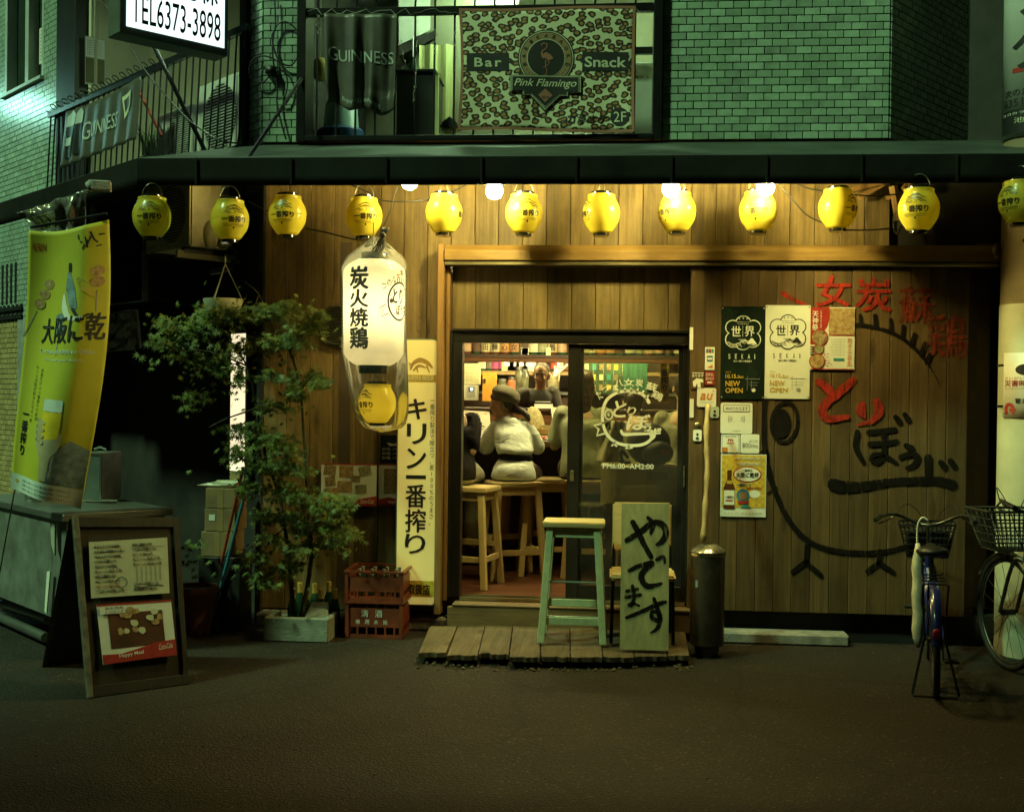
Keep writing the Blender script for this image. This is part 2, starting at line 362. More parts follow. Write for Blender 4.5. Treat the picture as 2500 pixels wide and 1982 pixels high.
 def stroke(s,pts,wd,mat,off=.0015,name='print',smooth=True,jit=0.0):
  """brush stroke through uv points; wd: width(s) in metres"""
  q=[V((a*s.W,b*s.H,0))for a,b in pts];ws=list(wd)if isinstance(wd,(list,tuple))else[wd]*len(q)
  if smooth and len(q)>2:
   qq,ww=[],[]
   for i in range(len(q)-1):
    p0,p1,p2,p3=q[max(i-1,0)],q[i],q[i+1],q[min(i+2,len(q)-1)]
    for k in range(5):
     t=k/5;qq.append(.5*((2*p1)+(p2-p0)*t+(2*p0-5*p1+4*p2-p3)*t*t+(3*p1-p0-3*p2+p3)*t**3));ww.append(ws[i]*(1-t)+ws[i+1]*t)
   qq.append(q[-1]);ww.append(ws[-1]);q,ws=qq,ww
  L,Rr=[],[]
  for i,p in enumerate(q):
   t=(q[min(i+1,len(q)-1)]-q[max(i-1,0)])
   t=t.normalized()if t.length>1e-9 else V((1,0,0));n_=V((-t.y,t.x,0))*(ws[i]/2)
   j=1+random.uniform(-jit,jit)
   L.append(p+n_*j);Rr.append(p-n_*(1+random.uniform(-jit,jit)))
   # rounded ends
  n=len(q);uv=[(a.x/s.W,a.y/s.H)for a in L+Rr];fs=[(i,i+1,n+i+1,n+i)for i in range(n-1)]
  for e,d in((0,-1),(n-1,1)):
   t=(q[1]-q[0]).normalized()*-1 if e==0 else(q[-1]-q[-2]).normalized()
   tip=q[e]+t*ws[e]*.45;l2=(L[e]-q[e])*.7+q[e]+t*ws[e]*.32;r2=(Rr[e]-q[e])*.7+q[e]+t*ws[e]*.32
   b0=len(uv);uv+=[(x.x/s.W,x.y/s.H)for x in(l2,tip,r2)];fs.append((e,b0,b0+1,b0+2,n+e))
  s.put(uv,fs,mat,off,name)
 def sheet(s,name,mat,nu=1,nv=1,th=.003,parent='self',rad=0.0,smooth=False):
  mb=MB();par=s.parent if parent=='self' else parent
  if rad:
   ru,rv=rad/s.W,rad/s.H;pts=[]
   for(cu,cv,a0)in((1-ru,rv,-90),(1-ru,1-rv,0),(ru,1-rv,90),(ru,rv,180)):
    for k in range(6):a=R(a0+k*18);pts.append((cu+ru*math.cos(a),cv+rv*math.sin(a)))
   mb.prism([s.p(a,b,0)for a,b in pts],s.n*-th)
  else:
   vs=[];fs=[]
   for o_ in(0,-th):
    for j in range(nv+1):
     for i in range(nu+1):vs.append(s.p(i/nu,j/nv,o_))
   w_=nu+1;N_=w_*(nv+1)
   for j in range(nv):
    for i in range(nu):
     a=j*w_+i;fs.append((a,a+w_,a+w_+1,a+1));fs.append((N_+a,N_+a+1,N_+a+w_+1,N_+a+w_))
   rim=[i for i in range(w_)]+[j*w_+nu for j in range(1,nv+1)]+[nv*w_+i for i in range(nu-1,-1,-1)]+[j*w_ for j in range(nv-1,0,-1)]
   for k in range(len(rim)):a,b_=rim[k],rim[(k+1)%len(rim)];fs.append((a,b_,N_+b_,N_+a))
   mb.add(vs,fs)
  return mb.build(name,mat,par,smooth=smooth)
 def flush(s,parent='self',smooth=False):
  out=[]
  for(name,_,off),(mb,mat)in s.lay.items():out.append(mb.build(name,mat,s.parent if parent=='self' else parent,recalc=False,smooth=smooth))
  s.lay={};return out
def surf_px(tl,tr,br,bl,Y,parent=None,**k):
 return Surf(P(*tl,Y),P(*tr,Y),P(*br,Y),P(*bl,Y),parent,**k)
def rect_px(x0,y0,x1,y1,Y,parent=None,**k):
 """upright rectangle on plane Y whose centre and size come from a pixel box"""
 c=P((x0+x1)/2,(y0+y1)/2,Y);a=P(x0,(y0+y1)/2,Y);b_=P(x1,(y0+y1)/2,Y);t=P((x0+x1)/2,y0,Y);d=P((x0+x1)/2,y1,Y)
 return Surf((a.x,Y,t.z),(b_.x,Y,t.z),(b_.x,Y,d.z),(a.x,Y,d.z),parent,**k)
 # ================================================================== materials used widely
M_brick=pm('glazed_tile',(.34,.47,.34),rough=.28,var=.10,scale=9,rnd=.22,spec=.6,bump=.05,bscale=25,dirt=.45)
M_brick2=pm('glazed_tile_side',(.36,.47,.37),rough=.30,var=.10,scale=9,rnd=.2,spec=.7,bump=.06,bscale=20,dirt=.3)
M_brick3=pm('yellow_tile',(.42,.32,.14),rough=.4,var=.14,rnd=.18)
M_mort=pm('mortar',(.045,.05,.04),rough=.9,var=.2,bump=.2)
M_plank=wood('stained_board',(.27,.185,.07),(.135,.085,.03),rough=.55,rnd=.3,worn=(.06,.04,.019))
M_plank2=wood('shutter_board',(.155,.10,.042),(.082,.048,.019),rough=.5,rnd=.2,worn=(.042,.026,.013))
M_plank3=wood('transom_board',(.25,.18,.072),(.14,.09,.034),rough=.55,rnd=.2,worn=(.06,.045,.02))
M_beam=wood('beam_wood',(.34,.215,.07),(.22,.125,.038),rough=.42,axis=0,rnd=.1,worn=(.16,.09,.03))
M_post=wood('post_wood',(.34,.20,.075),(.22,.115,.04),rough=.45,axis=2,rnd=.1,worn=(.14,.08,.03))
M_rail=pm('brass_rail',(.38,.33,.2),rough=.3,metal=.8,var=.2,stretch=(1,8,8))
M_alu=pm('bronze_aluminium',(.022,.02,.016),rough=.38,metal=.3,var=.2)
M_black=pm('black_paint',(.012,.012,.011),rough=.5,var=.3)
M_iron=pm('black_iron',(.014,.014,.013),rough=.38,metal=.4,var=.3,bump=.1)
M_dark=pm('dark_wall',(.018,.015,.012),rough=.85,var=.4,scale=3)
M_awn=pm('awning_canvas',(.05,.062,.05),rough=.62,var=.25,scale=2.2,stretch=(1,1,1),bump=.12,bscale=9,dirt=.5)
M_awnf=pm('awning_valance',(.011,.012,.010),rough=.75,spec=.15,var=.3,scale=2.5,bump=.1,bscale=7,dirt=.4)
M_conc=pm('concrete',(.30,.29,.26),rough=.85,var=.18,scale=12,bump=.35,bscale=90,dirt=.55)
M_white=pm('white_wall',(.62,.63,.55),rough=.75,var=.06,scale=3,dirt=.12)
M_cream=pm('cream_wall',(.55,.53,.36),rough=.8,var=.08,scale=3,dirt=.2)
# ================================================================== ground
def asphalt():
 m=bpy.data.materials.new('asphalt');m.use_nodes=True;nt=m.node_tree;N=nt.nodes;bs=N['Principled BSDF']
 tc=N.new('ShaderNodeTexCoord')
 v=N.new('ShaderNodeTexVoronoi');v.inputs['Scale'].default_value=95;v.feature='F1';lk(nt,tc.outputs['Object'],v.inputs['Vector'])
 n1=N.new('ShaderNodeTexNoise');n1.inputs['Scale'].default_value=1.4;n1.inputs['Detail'].default_value=9;n1.inputs['Roughness'].default_value=.7;lk(nt,tc.outputs['Object'],n1.inputs['Vector'])
 n2=N.new('ShaderNodeTexNoise');n2.inputs['Scale'].default_value=75;n2.inputs['Detail'].default_value=3;lk(nt,tc.outputs['Object'],n2.inputs['Vector'])
 cr=N.new('ShaderNodeValToRGB');e=cr.color_ramp.elements;e[0].position=.25;e[0].color=(.010,.0078,.0056,1);e[1].position=.8;e[1].color=(.036,.027,.018,1)
 lk(nt,n1.outputs[0],cr.inputs[0])
 # pale stones in the binder
 hs=N.new('ShaderNodeMapRange');hs.inputs[1].default_value=.96;hs.inputs[2].default_value=1.0
 sep=N.new('ShaderNodeSeparateColor');lk(nt,v.outputs['Color'],sep.inputs[0]);lk(nt,sep.outputs[0],hs.inputs[0])
 mx=N.new('ShaderNodeMixRGB');mx.inputs[2].default_value=(.2,.18,.14,1);mm=N.new('ShaderNodeMath');mm.operation='MULTIPLY';mm.inputs[1].default_value=.35
 lk(nt,hs.outputs[0],mm.inputs[0]);lk(nt,mm.outputs[0],mx.inputs[0])
 m3=N.new('ShaderNodeMixRGB');m3.blend_type='MULTIPLY';m3.inputs[0].default_value=.75
 r2=N.new('ShaderNodeMapRange');r2.inputs[1].default_value=.3;r2.inputs[2].default_value=.7;r2.inputs[3].default_value=.15;r2.inputs[4].default_value=1.9
 lk(nt,n2.outputs[0],r2.inputs[0]);lk(nt,cr.outputs[0],m3.inputs[1]);lk(nt,r2.outputs[0],m3.inputs[2]);lk(nt,m3.outputs[0],mx.inputs[1])
 # soft dark stain patches
 n4=N.new('ShaderNodeTexNoise');n4.inputs['Scale'].default_value=.55;n4.inputs['Detail'].default_value=4;lk(nt,tc.outputs['Object'],n4.inputs['Vector'])
 r4=N.new('ShaderNodeMapRange');r4.inputs[1].default_value=.5;r4.inputs[2].default_value=.68;r4.inputs[4].default_value=.55;lk(nt,n4.outputs[0],r4.inputs[0])
 m5=N.new('ShaderNodeMixRGB');m5.inputs[2].default_value=(.016,.014,.011,1);lk(nt,r4.outputs[0],m5.inputs[0]);lk(nt,mx.outputs[0],m5.inputs[1])
 vc=N.new('ShaderNodeTexVoronoi');vc.feature='DISTANCE_TO_EDGE';vc.inputs['Scale'].default_value=.62
 wv=N.new('ShaderNodeVectorMath');wv.operation='MULTIPLY_ADD';wv.inputs[1].default_value=(.5,.5,.0);lk(nt,n1.outputs['Color'],wv.inputs[0]);lk(nt,tc.outputs['Object'],wv.inputs[2]);lk(nt,wv.outputs[0],vc.inputs['Vector'])
 rc=N.new('ShaderNodeMapRange');rc.inputs[1].default_value=.0;rc.inputs[2].default_value=.012;rc.inputs[3].default_value=.75;rc.inputs[4].default_value=0;lk(nt,vc.outputs['Distance'],rc.inputs[0])
 m6=N.new('ShaderNodeMixRGB');m6.inputs[2].default_value=(.008,.007,.006,1);lk(nt,rc.outputs[0],m6.inputs[0]);lk(nt,m5.outputs[0],m6.inputs[1])
 vg=N.new('ShaderNodeTexVoronoi');vg.inputs['Scale'].default_value=2.6;lk(nt,tc.outputs['Object'],vg.inputs['Vector'])
 rg=N.new('ShaderNodeMapRange');rg.inputs[1].default_value=.05;rg.inputs[2].default_value=.075;rg.inputs[3].default_value=.5;rg.inputs[4].default_value=0;lk(nt,vg.outputs['Distance'],rg.inputs[0])
 m7=N.new('ShaderNodeMixRGB');m7.inputs[2].default_value=(.014,.012,.010,1);lk(nt,rg.outputs[0],m7.inputs[0]);lk(nt,m6.outputs[0],m7.inputs[1])
 lk(nt,m7.outputs[0],bs.inputs['Base Color']);bs.inputs['Roughness'].default_value=.8;bs.inputs['Specular IOR Level'].default_value=.35
 ah=N.new('ShaderNodeMath');ah.operation='ADD';lk(nt,v.outputs['Distance'],ah.inputs[0]);lk(nt,n2.outputs[0],ah.inputs[1])
 bp=N.new('ShaderNodeBump');bp.inputs['Strength'].default_value=.9;bp.inputs['Distance'].default_value=.006;lk(nt,ah.outputs[0],bp.inputs['Height']);lk(nt,bp.outputs[0],bs.inputs['Normal'])
 return m
M_asph=asphalt()
mb=MB();mb.quad((-40,-40,0),(40,-40,0),(40,40,0),(-40,40,0))
tag(mb.build('road',M_asph),'dark patched asphalt of the street in front of the bar','road',kind='structure')
# ================================================================== upper glazed brick walls
BW,BH,BJ=.1,.0497,.006
def brick_mesh(length):
 mb=MB();mb.box((0,0,0),(length-BJ,.014,BH-BJ));bm=bmesh.new()
 me=bpy.data.meshes.new('brick');me.from_pydata([tuple(v)for v in mb.v],[],mb.f);bm.from_mesh(me)
 bmesh.ops.recalc_face_normals(bm,faces=bm.faces)
 bmesh.ops.bevel(bm,geom=list(bm.edges),offset=.002,segments=1,affect='EDGES');bm.to_mesh(me);bm.free();return me
BM_FULL={}
def brick_field(root,o0,d,n,length,z0,z1,mat,holes=(),limit=300,near=0.0,view=None,bw=BW,bh=BH):
 """bricks as children of root on a vertical plane from o0 along d; holes = (s0,s1,z0,z1)"""
 d=V(d).normalized();n=V(n).normalized();rz=math.atan2(d.y,d.x);todo=[]
 rows=int((z1-z0)/bh)
 for r in range(rows):
  z=z0+(r+.5)*bh;s=0.0-(bw/2 if r%2 else 0)
  while s<length-.012:
   a,b_=max(0,s),min(length,s+bw);s+=bw
   if b_-a<.02:continue
   segs=[(a,b_)]
   for(h0,h1,y0,y1)in holes:
    if y0<z<y1:
     segs=[q for(p0,p1)in segs for q in(((p0,min(p1,h0))if p0<h0 else None),((max(p0,h1),p1)if p1>h1 else None))if q and q[1]-q[0]>.015]
   for(p0,p1)in segs:todo.append(((p0+p1)/2,z,p1-p0))
 if view:todo.sort(key=lambda t:0 if view(V(o0)+d*t[0]+V((0,0,t[1])))else 1)
 rest=MB()
 for i,(s,z,L)in enumerate(todo):
  p=V((o0[0],o0[1],0))+d*s+V((0,0,z))+n*(.004+random.uniform(-.0012,.0012))
  if i<limit:
   k=(round(L,3),mat.name)
   if k not in BM_FULL:me=brick_mesh(L);me.materials.append(mat);BM_FULL[k]=me
   o=link('brick',BM_FULL[k],root,p-WLOC[root.name]);o.rotation_euler=(random.uniform(-.006,.006),0,rz+random.uniform(-.004,.004))
  else:rest.box(p,(L-BJ,.014,bh-BJ),MX.Rotation(rz,3,'Z'))
 if rest.v:rest.build('brick_remainder',mat,root)['kind']='stuff'
def inview(p):
 q=p-EYE;z=q.dot(fw)
 return z>0 and abs(q.dot(CR)/z*FPX)<1270 and abs(q.dot(CU)/z*FPX)<1010
ZA=P(1250,347,0).z
ZTOP=4.75
xr0,xr1=P(1618,200,0).x,P(2171,200,0).x
root=thing('brick_wall','pale green glazed brick wall above the awning beside the leopard print banner','wall',((xr0+xr1)/2,0,ZA))
mb=MB();mb.bb(xr0,xr1,.004,.16,ZA-.05,ZTOP);mb.build('backing',M_mort,root)
brick_field(root,(xr0,0,0),(1,0,0),(0,-1,0),xr1-xr0,ZA+.004,ZTOP,M_brick,view=inview)
# return wall turning away at the right
dR=V((math.cos(R(52)),math.sin(R(52)),0));nR=V((math.sin(R(52)),-math.cos(R(52)),0))
root=thing('brick_wall','dark return of the glazed brick wall turning away beside the pole advert','wall',(xr1,0,ZA))
pA=V((xr1,0,0));pB=pA+dR*1.25
mb=MB();mb.prism([pA+V((0,.006,ZA-.05)),pB+V((0,0,ZA-.05)),pB+V((0,0,ZTOP)),pA+V((0,.006,ZTOP))],-nR*.15);mb.build('backing',M_mort,root)
brick_field(root,pA,dR,nR,1.25,ZA+.004,ZTOP,M_brick,view=inview)
# pillar at the corner: front face and splayed face
C=P(643,200,0);C.z=0
AL=R(43);dL=V((-math.cos(AL),math.sin(AL),0));nL=V((-math.sin(AL),-math.cos(AL),0))
def PL(x,y,off=0.0):return PP(x,y,C+nL*off,nL)
def SL(p):return(V((p.x,p.y,0))-C).dot(dL)
xp1=P(729,200,0).x
sL1=SL(PL(605,200))
root=thing('brick_pillar','narrow glazed brick pillar with a splayed corner and looping black cables','pillar',(C.x,0,ZA))
mb=MB();mb.bb(C.x+.003,xp1,.004,.3,ZA-.3,ZTOP)
q=C+dL*sL1
mb.prism([C+V((0,.005,ZA-.3)),q+V((0,0,ZA-.3))-nL*.004,q+V((0,0,ZTOP))-nL*.004,C+V((0,.005,ZTOP))],-nL*.25);mb.build('backing',M_mort,root)
brick_field(root,C,(1,0,0),(0,-1,0),xp1-C.x,ZA+.004,ZTOP,M_brick,view=inview)
brick_field(root,q,-dL,nL,sL1,ZA+.004,ZTOP,M_brick,view=inview)
# ================================================================== timber front: boards
xL,xPost0,xPost1=P(644,900,0).x,P(1071,900,-.1).x,P(1088,900,-.1).x
xDoorR=P(1683,900,-.1).x;xTopR=P(2175,520,0).x
ZBEAM1,ZBEAM0=P(1500,597,-.2).z,P(1500,637,-.2).z
ZRAIL0=P(1500,648,-.2).z
PLANK={}
def plank(root,x0,x1,y,z0,z1,mat,th=.022,name='plank',gap=.003):
 k=(round(x1-x0,3),round(z1-z0,3),mat.name,th)
 if k not in PLANK:
  mb=MB();mb.box((0,0,0),(x1-x0-gap,th,z1-z0));o=mb.build(name,mat,root,bevel=.003,local=True)
  PLANK[k]=o.data;
 else:o=link(name,PLANK[k],root)
 o.location=V(((x0+x1)/2,y+th/2+random.uniform(-.0015,.0015),(z0+z1)/2))-WLOC[root.name];return o
ZB=P(900,1490,0).z
root=thing('timber_wall','stained vertical board wall under the awning behind the hanging lanterns','wall',((xL+xTopR)/2,0,ZB))
mb=MB();mb.bb(xL,xPost1,.03,.12,ZB-.1,ZA);mb.bb(xPost1,xTopR,.03,.12,ZBEAM0,ZA);mb.build('backing',M_black,root)
PWD=.1575;x=xL
while x<xTopR-.02:
 x1=min(x+PWD,xTopR);full=(x+x1)/2<xPost0
 plank(root,x,x1,0,ZB if full else ZBEAM1-.03,ZA-.01,M_plank);x=x1
 # concrete footing at the left of the step
root=thing('concrete_footing','worn concrete footing beneath the boards beside the tall yellow sign','footing',(P(930,1500,-.05).x,-.05,0))
mb=MB();mb.bb(xL,P(1090,1500,-.1).x,-.14,.12,0,ZB-.012);mb.build('footing_block',M_conc,root,bevel=.012)
# beam, rail and posts round the doorway
xBR=P(2439,610,-.2).x
root=thing('door_surround','heavy timber lintel beam, brass rail and post framing the doorway','door frame',(xPost0,-.1,0))
mb=MB();zmid=P(1500,612,-.22).z
mb.add([V((x_,y_,z_))for x_ in(xPost1,xBR)for(y_,z_)in((-.17,ZBEAM1),(-.22,zmid),(-.22,ZBEAM0),(-.02,ZBEAM0),(-.02,ZBEAM1))],[(0,1,2,3,4),(9,8,7,6,5)]+[(i,5+i,5+(i+1)%5,(i+1)%5)for i in range(5)]);mb.build('lintel',M_beam,root,bevel=.004)
mb=MB();mb.bb(xPost1,xBR,-.205,-.05,ZRAIL0,ZBEAM0-.006);mb.build('rail',M_rail,root,bevel=.003)
mb=MB();mb.bb(xPost0,xPost1-.002,-.2,.0,.12,ZBEAM1+.004);mb.build('post',M_post,root,bevel=.005)
mb=MB();mb.bb(xPost1+.001,xPost1+.028,-.13,-.01,.2,ZRAIL0-.004);mb.build('inner_trim',M_post,root,bevel=.003)
# boards over the door
root=thing('transom_panel','short boards above the sliding door under the lintel beam','wall panel',((xPost1+xDoorR)/2,-.05,P(1400,812,-.05).z))
mb=MB();mb.bb(xPost1+.03,xDoorR+.05,-.018,.04,P(1400,811,-.05).z,ZBEAM0);mb.build('backing',M_black,root)
zt0=P(1400,811,-.05).z;x=xPost1+.029
while x<xDoorR-.01:
 x1=min(x+.157,xDoorR+.02);plank(root,x,x1,-.045,zt0,ZRAIL0+.02,M_plank3);x=x1
 # ================================================================== timber shutter with the painted bird
YS=-.16
xs0,xs1=P(1683,1000,YS).x,P(2362,1000,YS).x
zs0,zs1=P(2000,1496,YS).z,P(2000,641,YS).z
SH=thing('timber_shutter','wide board shutter painted with a round black bird and red and black characters','shutter',((xs0+xs1)/2,YS,zs0))
mb=MB();mb.bb(xs0,xs1,YS+.022,YS+.05,zs0,zs1);mb.build('backing',M_plank2,SH)
edges=[1683,1719,1760,1804,1849,1893,1938,1983,2030,2077,2124,2171,2220,2266,2311,2362]
for i in range(15):
 a,b_=P(edges[i],1000,YS).x,P(edges[i+1],1000,YS).x
 plank(SH,a,b_,YS,zs0,zs1,M_plank2,th=.02,gap=.0025)
 # low footing under the shutter
root=thing('concrete_kerb','low concrete kerb on the ground below the painted shutter','kerb',(P(1900,1520,-.2).x,-.2,0))
mb=MB();mb.bb(P(1700,1520,-.25).x,P(2075,1520,-.25).x,-.25,-.1,0,.075);mb.build('kerb_block',M_conc,root,bevel=.012)
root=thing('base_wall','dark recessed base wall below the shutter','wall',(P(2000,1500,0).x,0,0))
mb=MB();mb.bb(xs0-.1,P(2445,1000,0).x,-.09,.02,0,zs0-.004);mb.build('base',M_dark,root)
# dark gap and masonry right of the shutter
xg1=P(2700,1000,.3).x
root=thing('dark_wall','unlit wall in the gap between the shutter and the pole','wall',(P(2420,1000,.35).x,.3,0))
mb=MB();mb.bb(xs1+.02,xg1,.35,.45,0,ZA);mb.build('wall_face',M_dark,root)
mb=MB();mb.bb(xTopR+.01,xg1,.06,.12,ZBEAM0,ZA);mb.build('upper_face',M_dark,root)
# ================================================================== awning
YA=-.85
zf1,zf0=P(1250,381,YA).z,P(1250,450,YA).z
cor=P(335,408,YA);xAR=P(2620,380,YA).x
LA=3.6
dirA=dL
outer=V((cor.x,YA,0));inner=V((C.x-.02,-.005,0))
endo=outer+dirA*LA;endi=C+dL*LA+nL*.01
root=thing('awning','dark canvas awning with a deep valance wrapping the corner of the building','awning',(0,YA,zf0))
def strip(a,b_,za,zb,mbx,th):mbx.prism([a+V((0,0,za)),b_+V((0,0,za)),b_+V((0,0,zb)),a+V((0,0,zb))],th)
n1,nn=26,3
mb=MB()
def top_sheet(mb,o0,o1,i0,i1,nu,seed):
 vs=[];fs=[]
 for j in range(5):
  for i in range(nu+1):
   u=i/nu;v=j/4;a=o0.lerp(o1,u);b_=i0.lerp(i1,u);p=a.lerp(b_,v);p.z=zf1+(ZA-.012-zf1)*v
   p.z+=(NZ.noise(V((u*9+seed,v*2.5,0)))*.012-.018*math.sin(math.pi*v)*abs(math.sin(u*nu*.55)))*(1 if 0<j<4 else 0);vs.append(p)
 for j in range(4):
  for i in range(nu):a=j*(nu+1)+i;fs.append((a,a+1,a+nu+2,a+nu+1))
 mb.add(vs,fs)
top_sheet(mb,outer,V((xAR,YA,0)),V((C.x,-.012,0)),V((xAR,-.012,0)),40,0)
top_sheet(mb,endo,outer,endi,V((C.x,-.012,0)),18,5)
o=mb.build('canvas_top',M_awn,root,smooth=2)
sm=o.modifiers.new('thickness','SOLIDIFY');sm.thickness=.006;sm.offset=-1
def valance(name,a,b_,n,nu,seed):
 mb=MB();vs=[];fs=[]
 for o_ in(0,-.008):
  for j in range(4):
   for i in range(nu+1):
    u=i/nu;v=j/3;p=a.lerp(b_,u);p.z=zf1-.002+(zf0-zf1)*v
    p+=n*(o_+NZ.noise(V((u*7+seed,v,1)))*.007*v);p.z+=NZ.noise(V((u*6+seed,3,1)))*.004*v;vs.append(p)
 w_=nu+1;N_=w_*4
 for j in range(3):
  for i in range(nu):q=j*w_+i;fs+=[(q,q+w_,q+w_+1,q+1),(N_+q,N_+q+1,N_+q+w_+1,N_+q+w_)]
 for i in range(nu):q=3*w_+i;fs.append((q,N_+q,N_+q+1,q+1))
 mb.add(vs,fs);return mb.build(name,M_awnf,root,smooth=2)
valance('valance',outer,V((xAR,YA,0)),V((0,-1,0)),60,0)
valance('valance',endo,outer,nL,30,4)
for k in range(9):
 xx=P(480+k*232,400,YA).x;mb=MB();mb.box((xx,YA-.009,(zf0+zf1)/2),(.014,.006,zf1-zf0-.004));mb.build('seam',M_awnf,root,bevel=.002)
mb=MB()
mb.tube([outer+V((0.04,.03,zf0+.02)),V((xAR,YA+.03,zf0+.02))],.014,8);mb.build('front_tube',M_iron,root,smooth=True)
for k in range(7):
 xx=P(700+k*300,400,-.4).x;mb=MB();mb.bar((xx,YA+.02,zf1-.02),(xx,-.01,ZA-.06),.03,.03);mb.build('rafter',M_iron,root)
 # ================================================================== sliding door
M_ink=pm('black_ink',(.012,.011,.010),rough=.55,var=.2)
M_wht=pm('white_print',(.78,.78,.70),rough=.5,var=.04)
M_decal=pm('white_decal',(.8,.82,.74),rough=.5,var=.05)
M_red=pm('red_print',(.40,.03,.02),rough=.5,var=.15,scale=20)
M_redp=worn_paint('red_paint',(.36,.03,.018),.60)
M_redf=worn_paint('faded_red_paint',(.26,.04,.02),.50)
M_blkpaint=worn_paint('brush_black',(.009,.0075,.0065),.62,.1)
M_glass=glass('door_glass',(.94,.95,.86),.01,.03)
YD=-.115
def bxp(mb,x0,y0,x1,y1,Y0,Y1):
 a,b_=P(x0,y0,Y0),P(x1,y1,Y0);c_=P((x0+x1)/2,(y0+y1)/2,Y0)
 l,r_=P(x0,(y0+y1)/2,Y0).x,P(x1,(y0+y1)/2,Y0).x;t,d=P((x0+x1)/2,y0,Y0).z,P((x0+x1)/2,y1,Y0).z
 return mb.bb(l,r_,Y0,Y1,d,t)
ZF=.225
D=thing('sliding_door_frame','dark bronze aluminium frame and track of the sliding doorway','door frame',(P(1390,1460,YD).x,YD,ZF))
zt,zb=P(1390,809,YD).z,P(1390,1462,YD).z
xl0,xl1,xr_=P(1095,1000,YD).x,P(1127,1000,YD).x,P(1683,1000,YD).x
ztop1=P(1390,838,YD).z
mb=MB();mb.bb(xl0+.024,xl1,YD,-.0,ZF-.0,ztop1-.001);mb.build('jamb',M_alu,D,bevel=.003)
mb=MB();mb.bb(xl0,xl0+.023,YD-.012,-.0,ZF-.0,zt);mb.build('outer_trim',M_alu,D,bevel=.003)
mb=MB();mb.bb(xr_-.012,xr_+.03,YD-.012,-.0,ZF-.0,zt-.001);mb.build('jamb',M_alu,D,bevel=.003)
mb=MB();mb.bb(xl0+.024,xr_-.013,YD,-.0,ztop1,zt-.006);mb.build('head',M_alu,D,bevel=.003)
mb=MB();mb.bb(xl0+.024,xr_-.013,YD-.02,-.0,zt-.004,zt+.012);mb.build('head_trim',M_alu,D,bevel=.002)
for k,(y0,y1)in enumerate(((-.115,-.085),(-.07,-.058),(-.04,-.028))):
 mb=MB();mb.bb(xl1,xr_-.013,y0,y1,ZF-.02,ZF+(.006 if k else.0));mb.build('track',M_rail,D)
mb=MB();mb.bb(xl1,xr_-.013,-.084,-.0,ZF-.03,ZF-.006);mb.build('sill',M_alu,D)
def leaf(label,px0,px1,px2,px3,Y,deco):
 T=thing('sliding_door',label,'door',(P(1530,1460,Y).x,Y,ZF))
 a,b_,c_,d=(P(q,1000,Y).x for q in(px0,px1,px2,px3))
 t1,t0=ztop1-.004,ztop1-.036;b0,b1=ZF+.008,P(1530,1430,Y).z
 for(x0,x1)in((a,b_),(c_,d)):
  mb=MB();mb.bb(x0,x1,Y,Y+.026,b0,t1);mb.build('stile',M_alu,T,bevel=.003)
 mb=MB();mb.bb(b_+.001,c_-.001,Y+.001,Y+.025,t0,t1);mb.build('rail',M_alu,T,bevel=.002)
 mb=MB();mb.bb(b_+.001,c_-.001,Y+.001,Y+.025,b0,b1);mb.build('rail',M_alu,T,bevel=.002)
 mb=MB();mb.bb(b_-.004,c_+.004,Y+.011,Y+.015,b1-.004,t0+.004);mb.build('pane',M_glass,T)
 if deco:
  mb=MB();mb.bb(c_+.008,c_+.02,Y-.008,Y+.001,P(1675,1190,Y).z,P(1675,1137,Y).z);mb.build('handle',M_rail,T,bevel=.002)
  mb=MB();mb.bb(a+.02,a+.045,Y-.006,Y+.001,P(1400,1175,Y).z,P(1400,1148,Y).z);mb.build('lock',M_rail,T,bevel=.002)
 return T
leaf('rear sliding door leaf stacked behind the lettered glass',1402,1424,1655,1668,-.046,False)
DL=leaf('front sliding glass door with white bird logo and opening hours',1386,1416,1667,1682,-.088,True)
g=rect_px(1417,848,1667,1430,-.0785,DL)
def c7(x,y):return(1400+x*.2575,820+y*.2575)
def bird(g,f,w,mat,off=.003,simple=False):
 g.strokep([f(*q)for q in((715,630),(690,590),(640,548),(560,524),(480,524),(400,545),(330,592),(290,660),(275,745),(282,840),(310,920),(360,980),(430,1020),(520,1036),(620,1036),(690,1015),(738,975),(748,930),(738,895))],[w*1.2]+[w]*17+[w*.6],mat,off=off)
 for a,b_ in(((430,535),(415,505)),((490,520),(488,494)),((548,520),(545,492)),((600,530),(612,500)),((645,550),(665,522)),((685,590),(712,565))):g.strokep([f(*a),f(*b_)],[w*.8,w*.5],mat,off=off,smooth=False)
 g.strokep([f(*q)for q in((285,825),(195,850),(240,885),(222,945),(295,925))],w*.65,mat,off=off,smooth=False)
 g.strokep([f(335+36*math.cos(a),745+46*math.sin(a))for a in[k*math.pi/6 for k in range(13)]],w*.5,mat,off=off)
 g.strokep([f(330,740),f(335,755)],w*.6,mat,off=off,smooth=False)
 for a,b_ in(((395,1005),(365,1040)),((380,1022),(410,1045)),((525,1040),(528,1068)),((500,1062),(556,1060))):g.strokep([f(*a),f(*b_)],w*.6,mat,off=off,smooth=False)
def tx(g,f,t,x0,y0,x1,y1,mat,**k):
 a,b_=f(x0,y0),f(x1,y1);g.textp(t,a[0],a[1],b_[0],b_[1],mat,**k)
bird(g,c7,7.2,M_decal)
for t,b_ in(('と',(378,618,500,770)),('り',(512,672,590,752)),('ぼ',(506,745,725,890)),('う',(662,828,735,905)),('ず',(700,872,832,995))):
 tx(g,c7,t,*b_,M_decal,bold=.035,shear=.15,off=.003)
g.strokep([c7(*q)for q in((452,895),(478,932),(600,930),(822,922))],[6,8,7,4],M_decal,off=.0032)
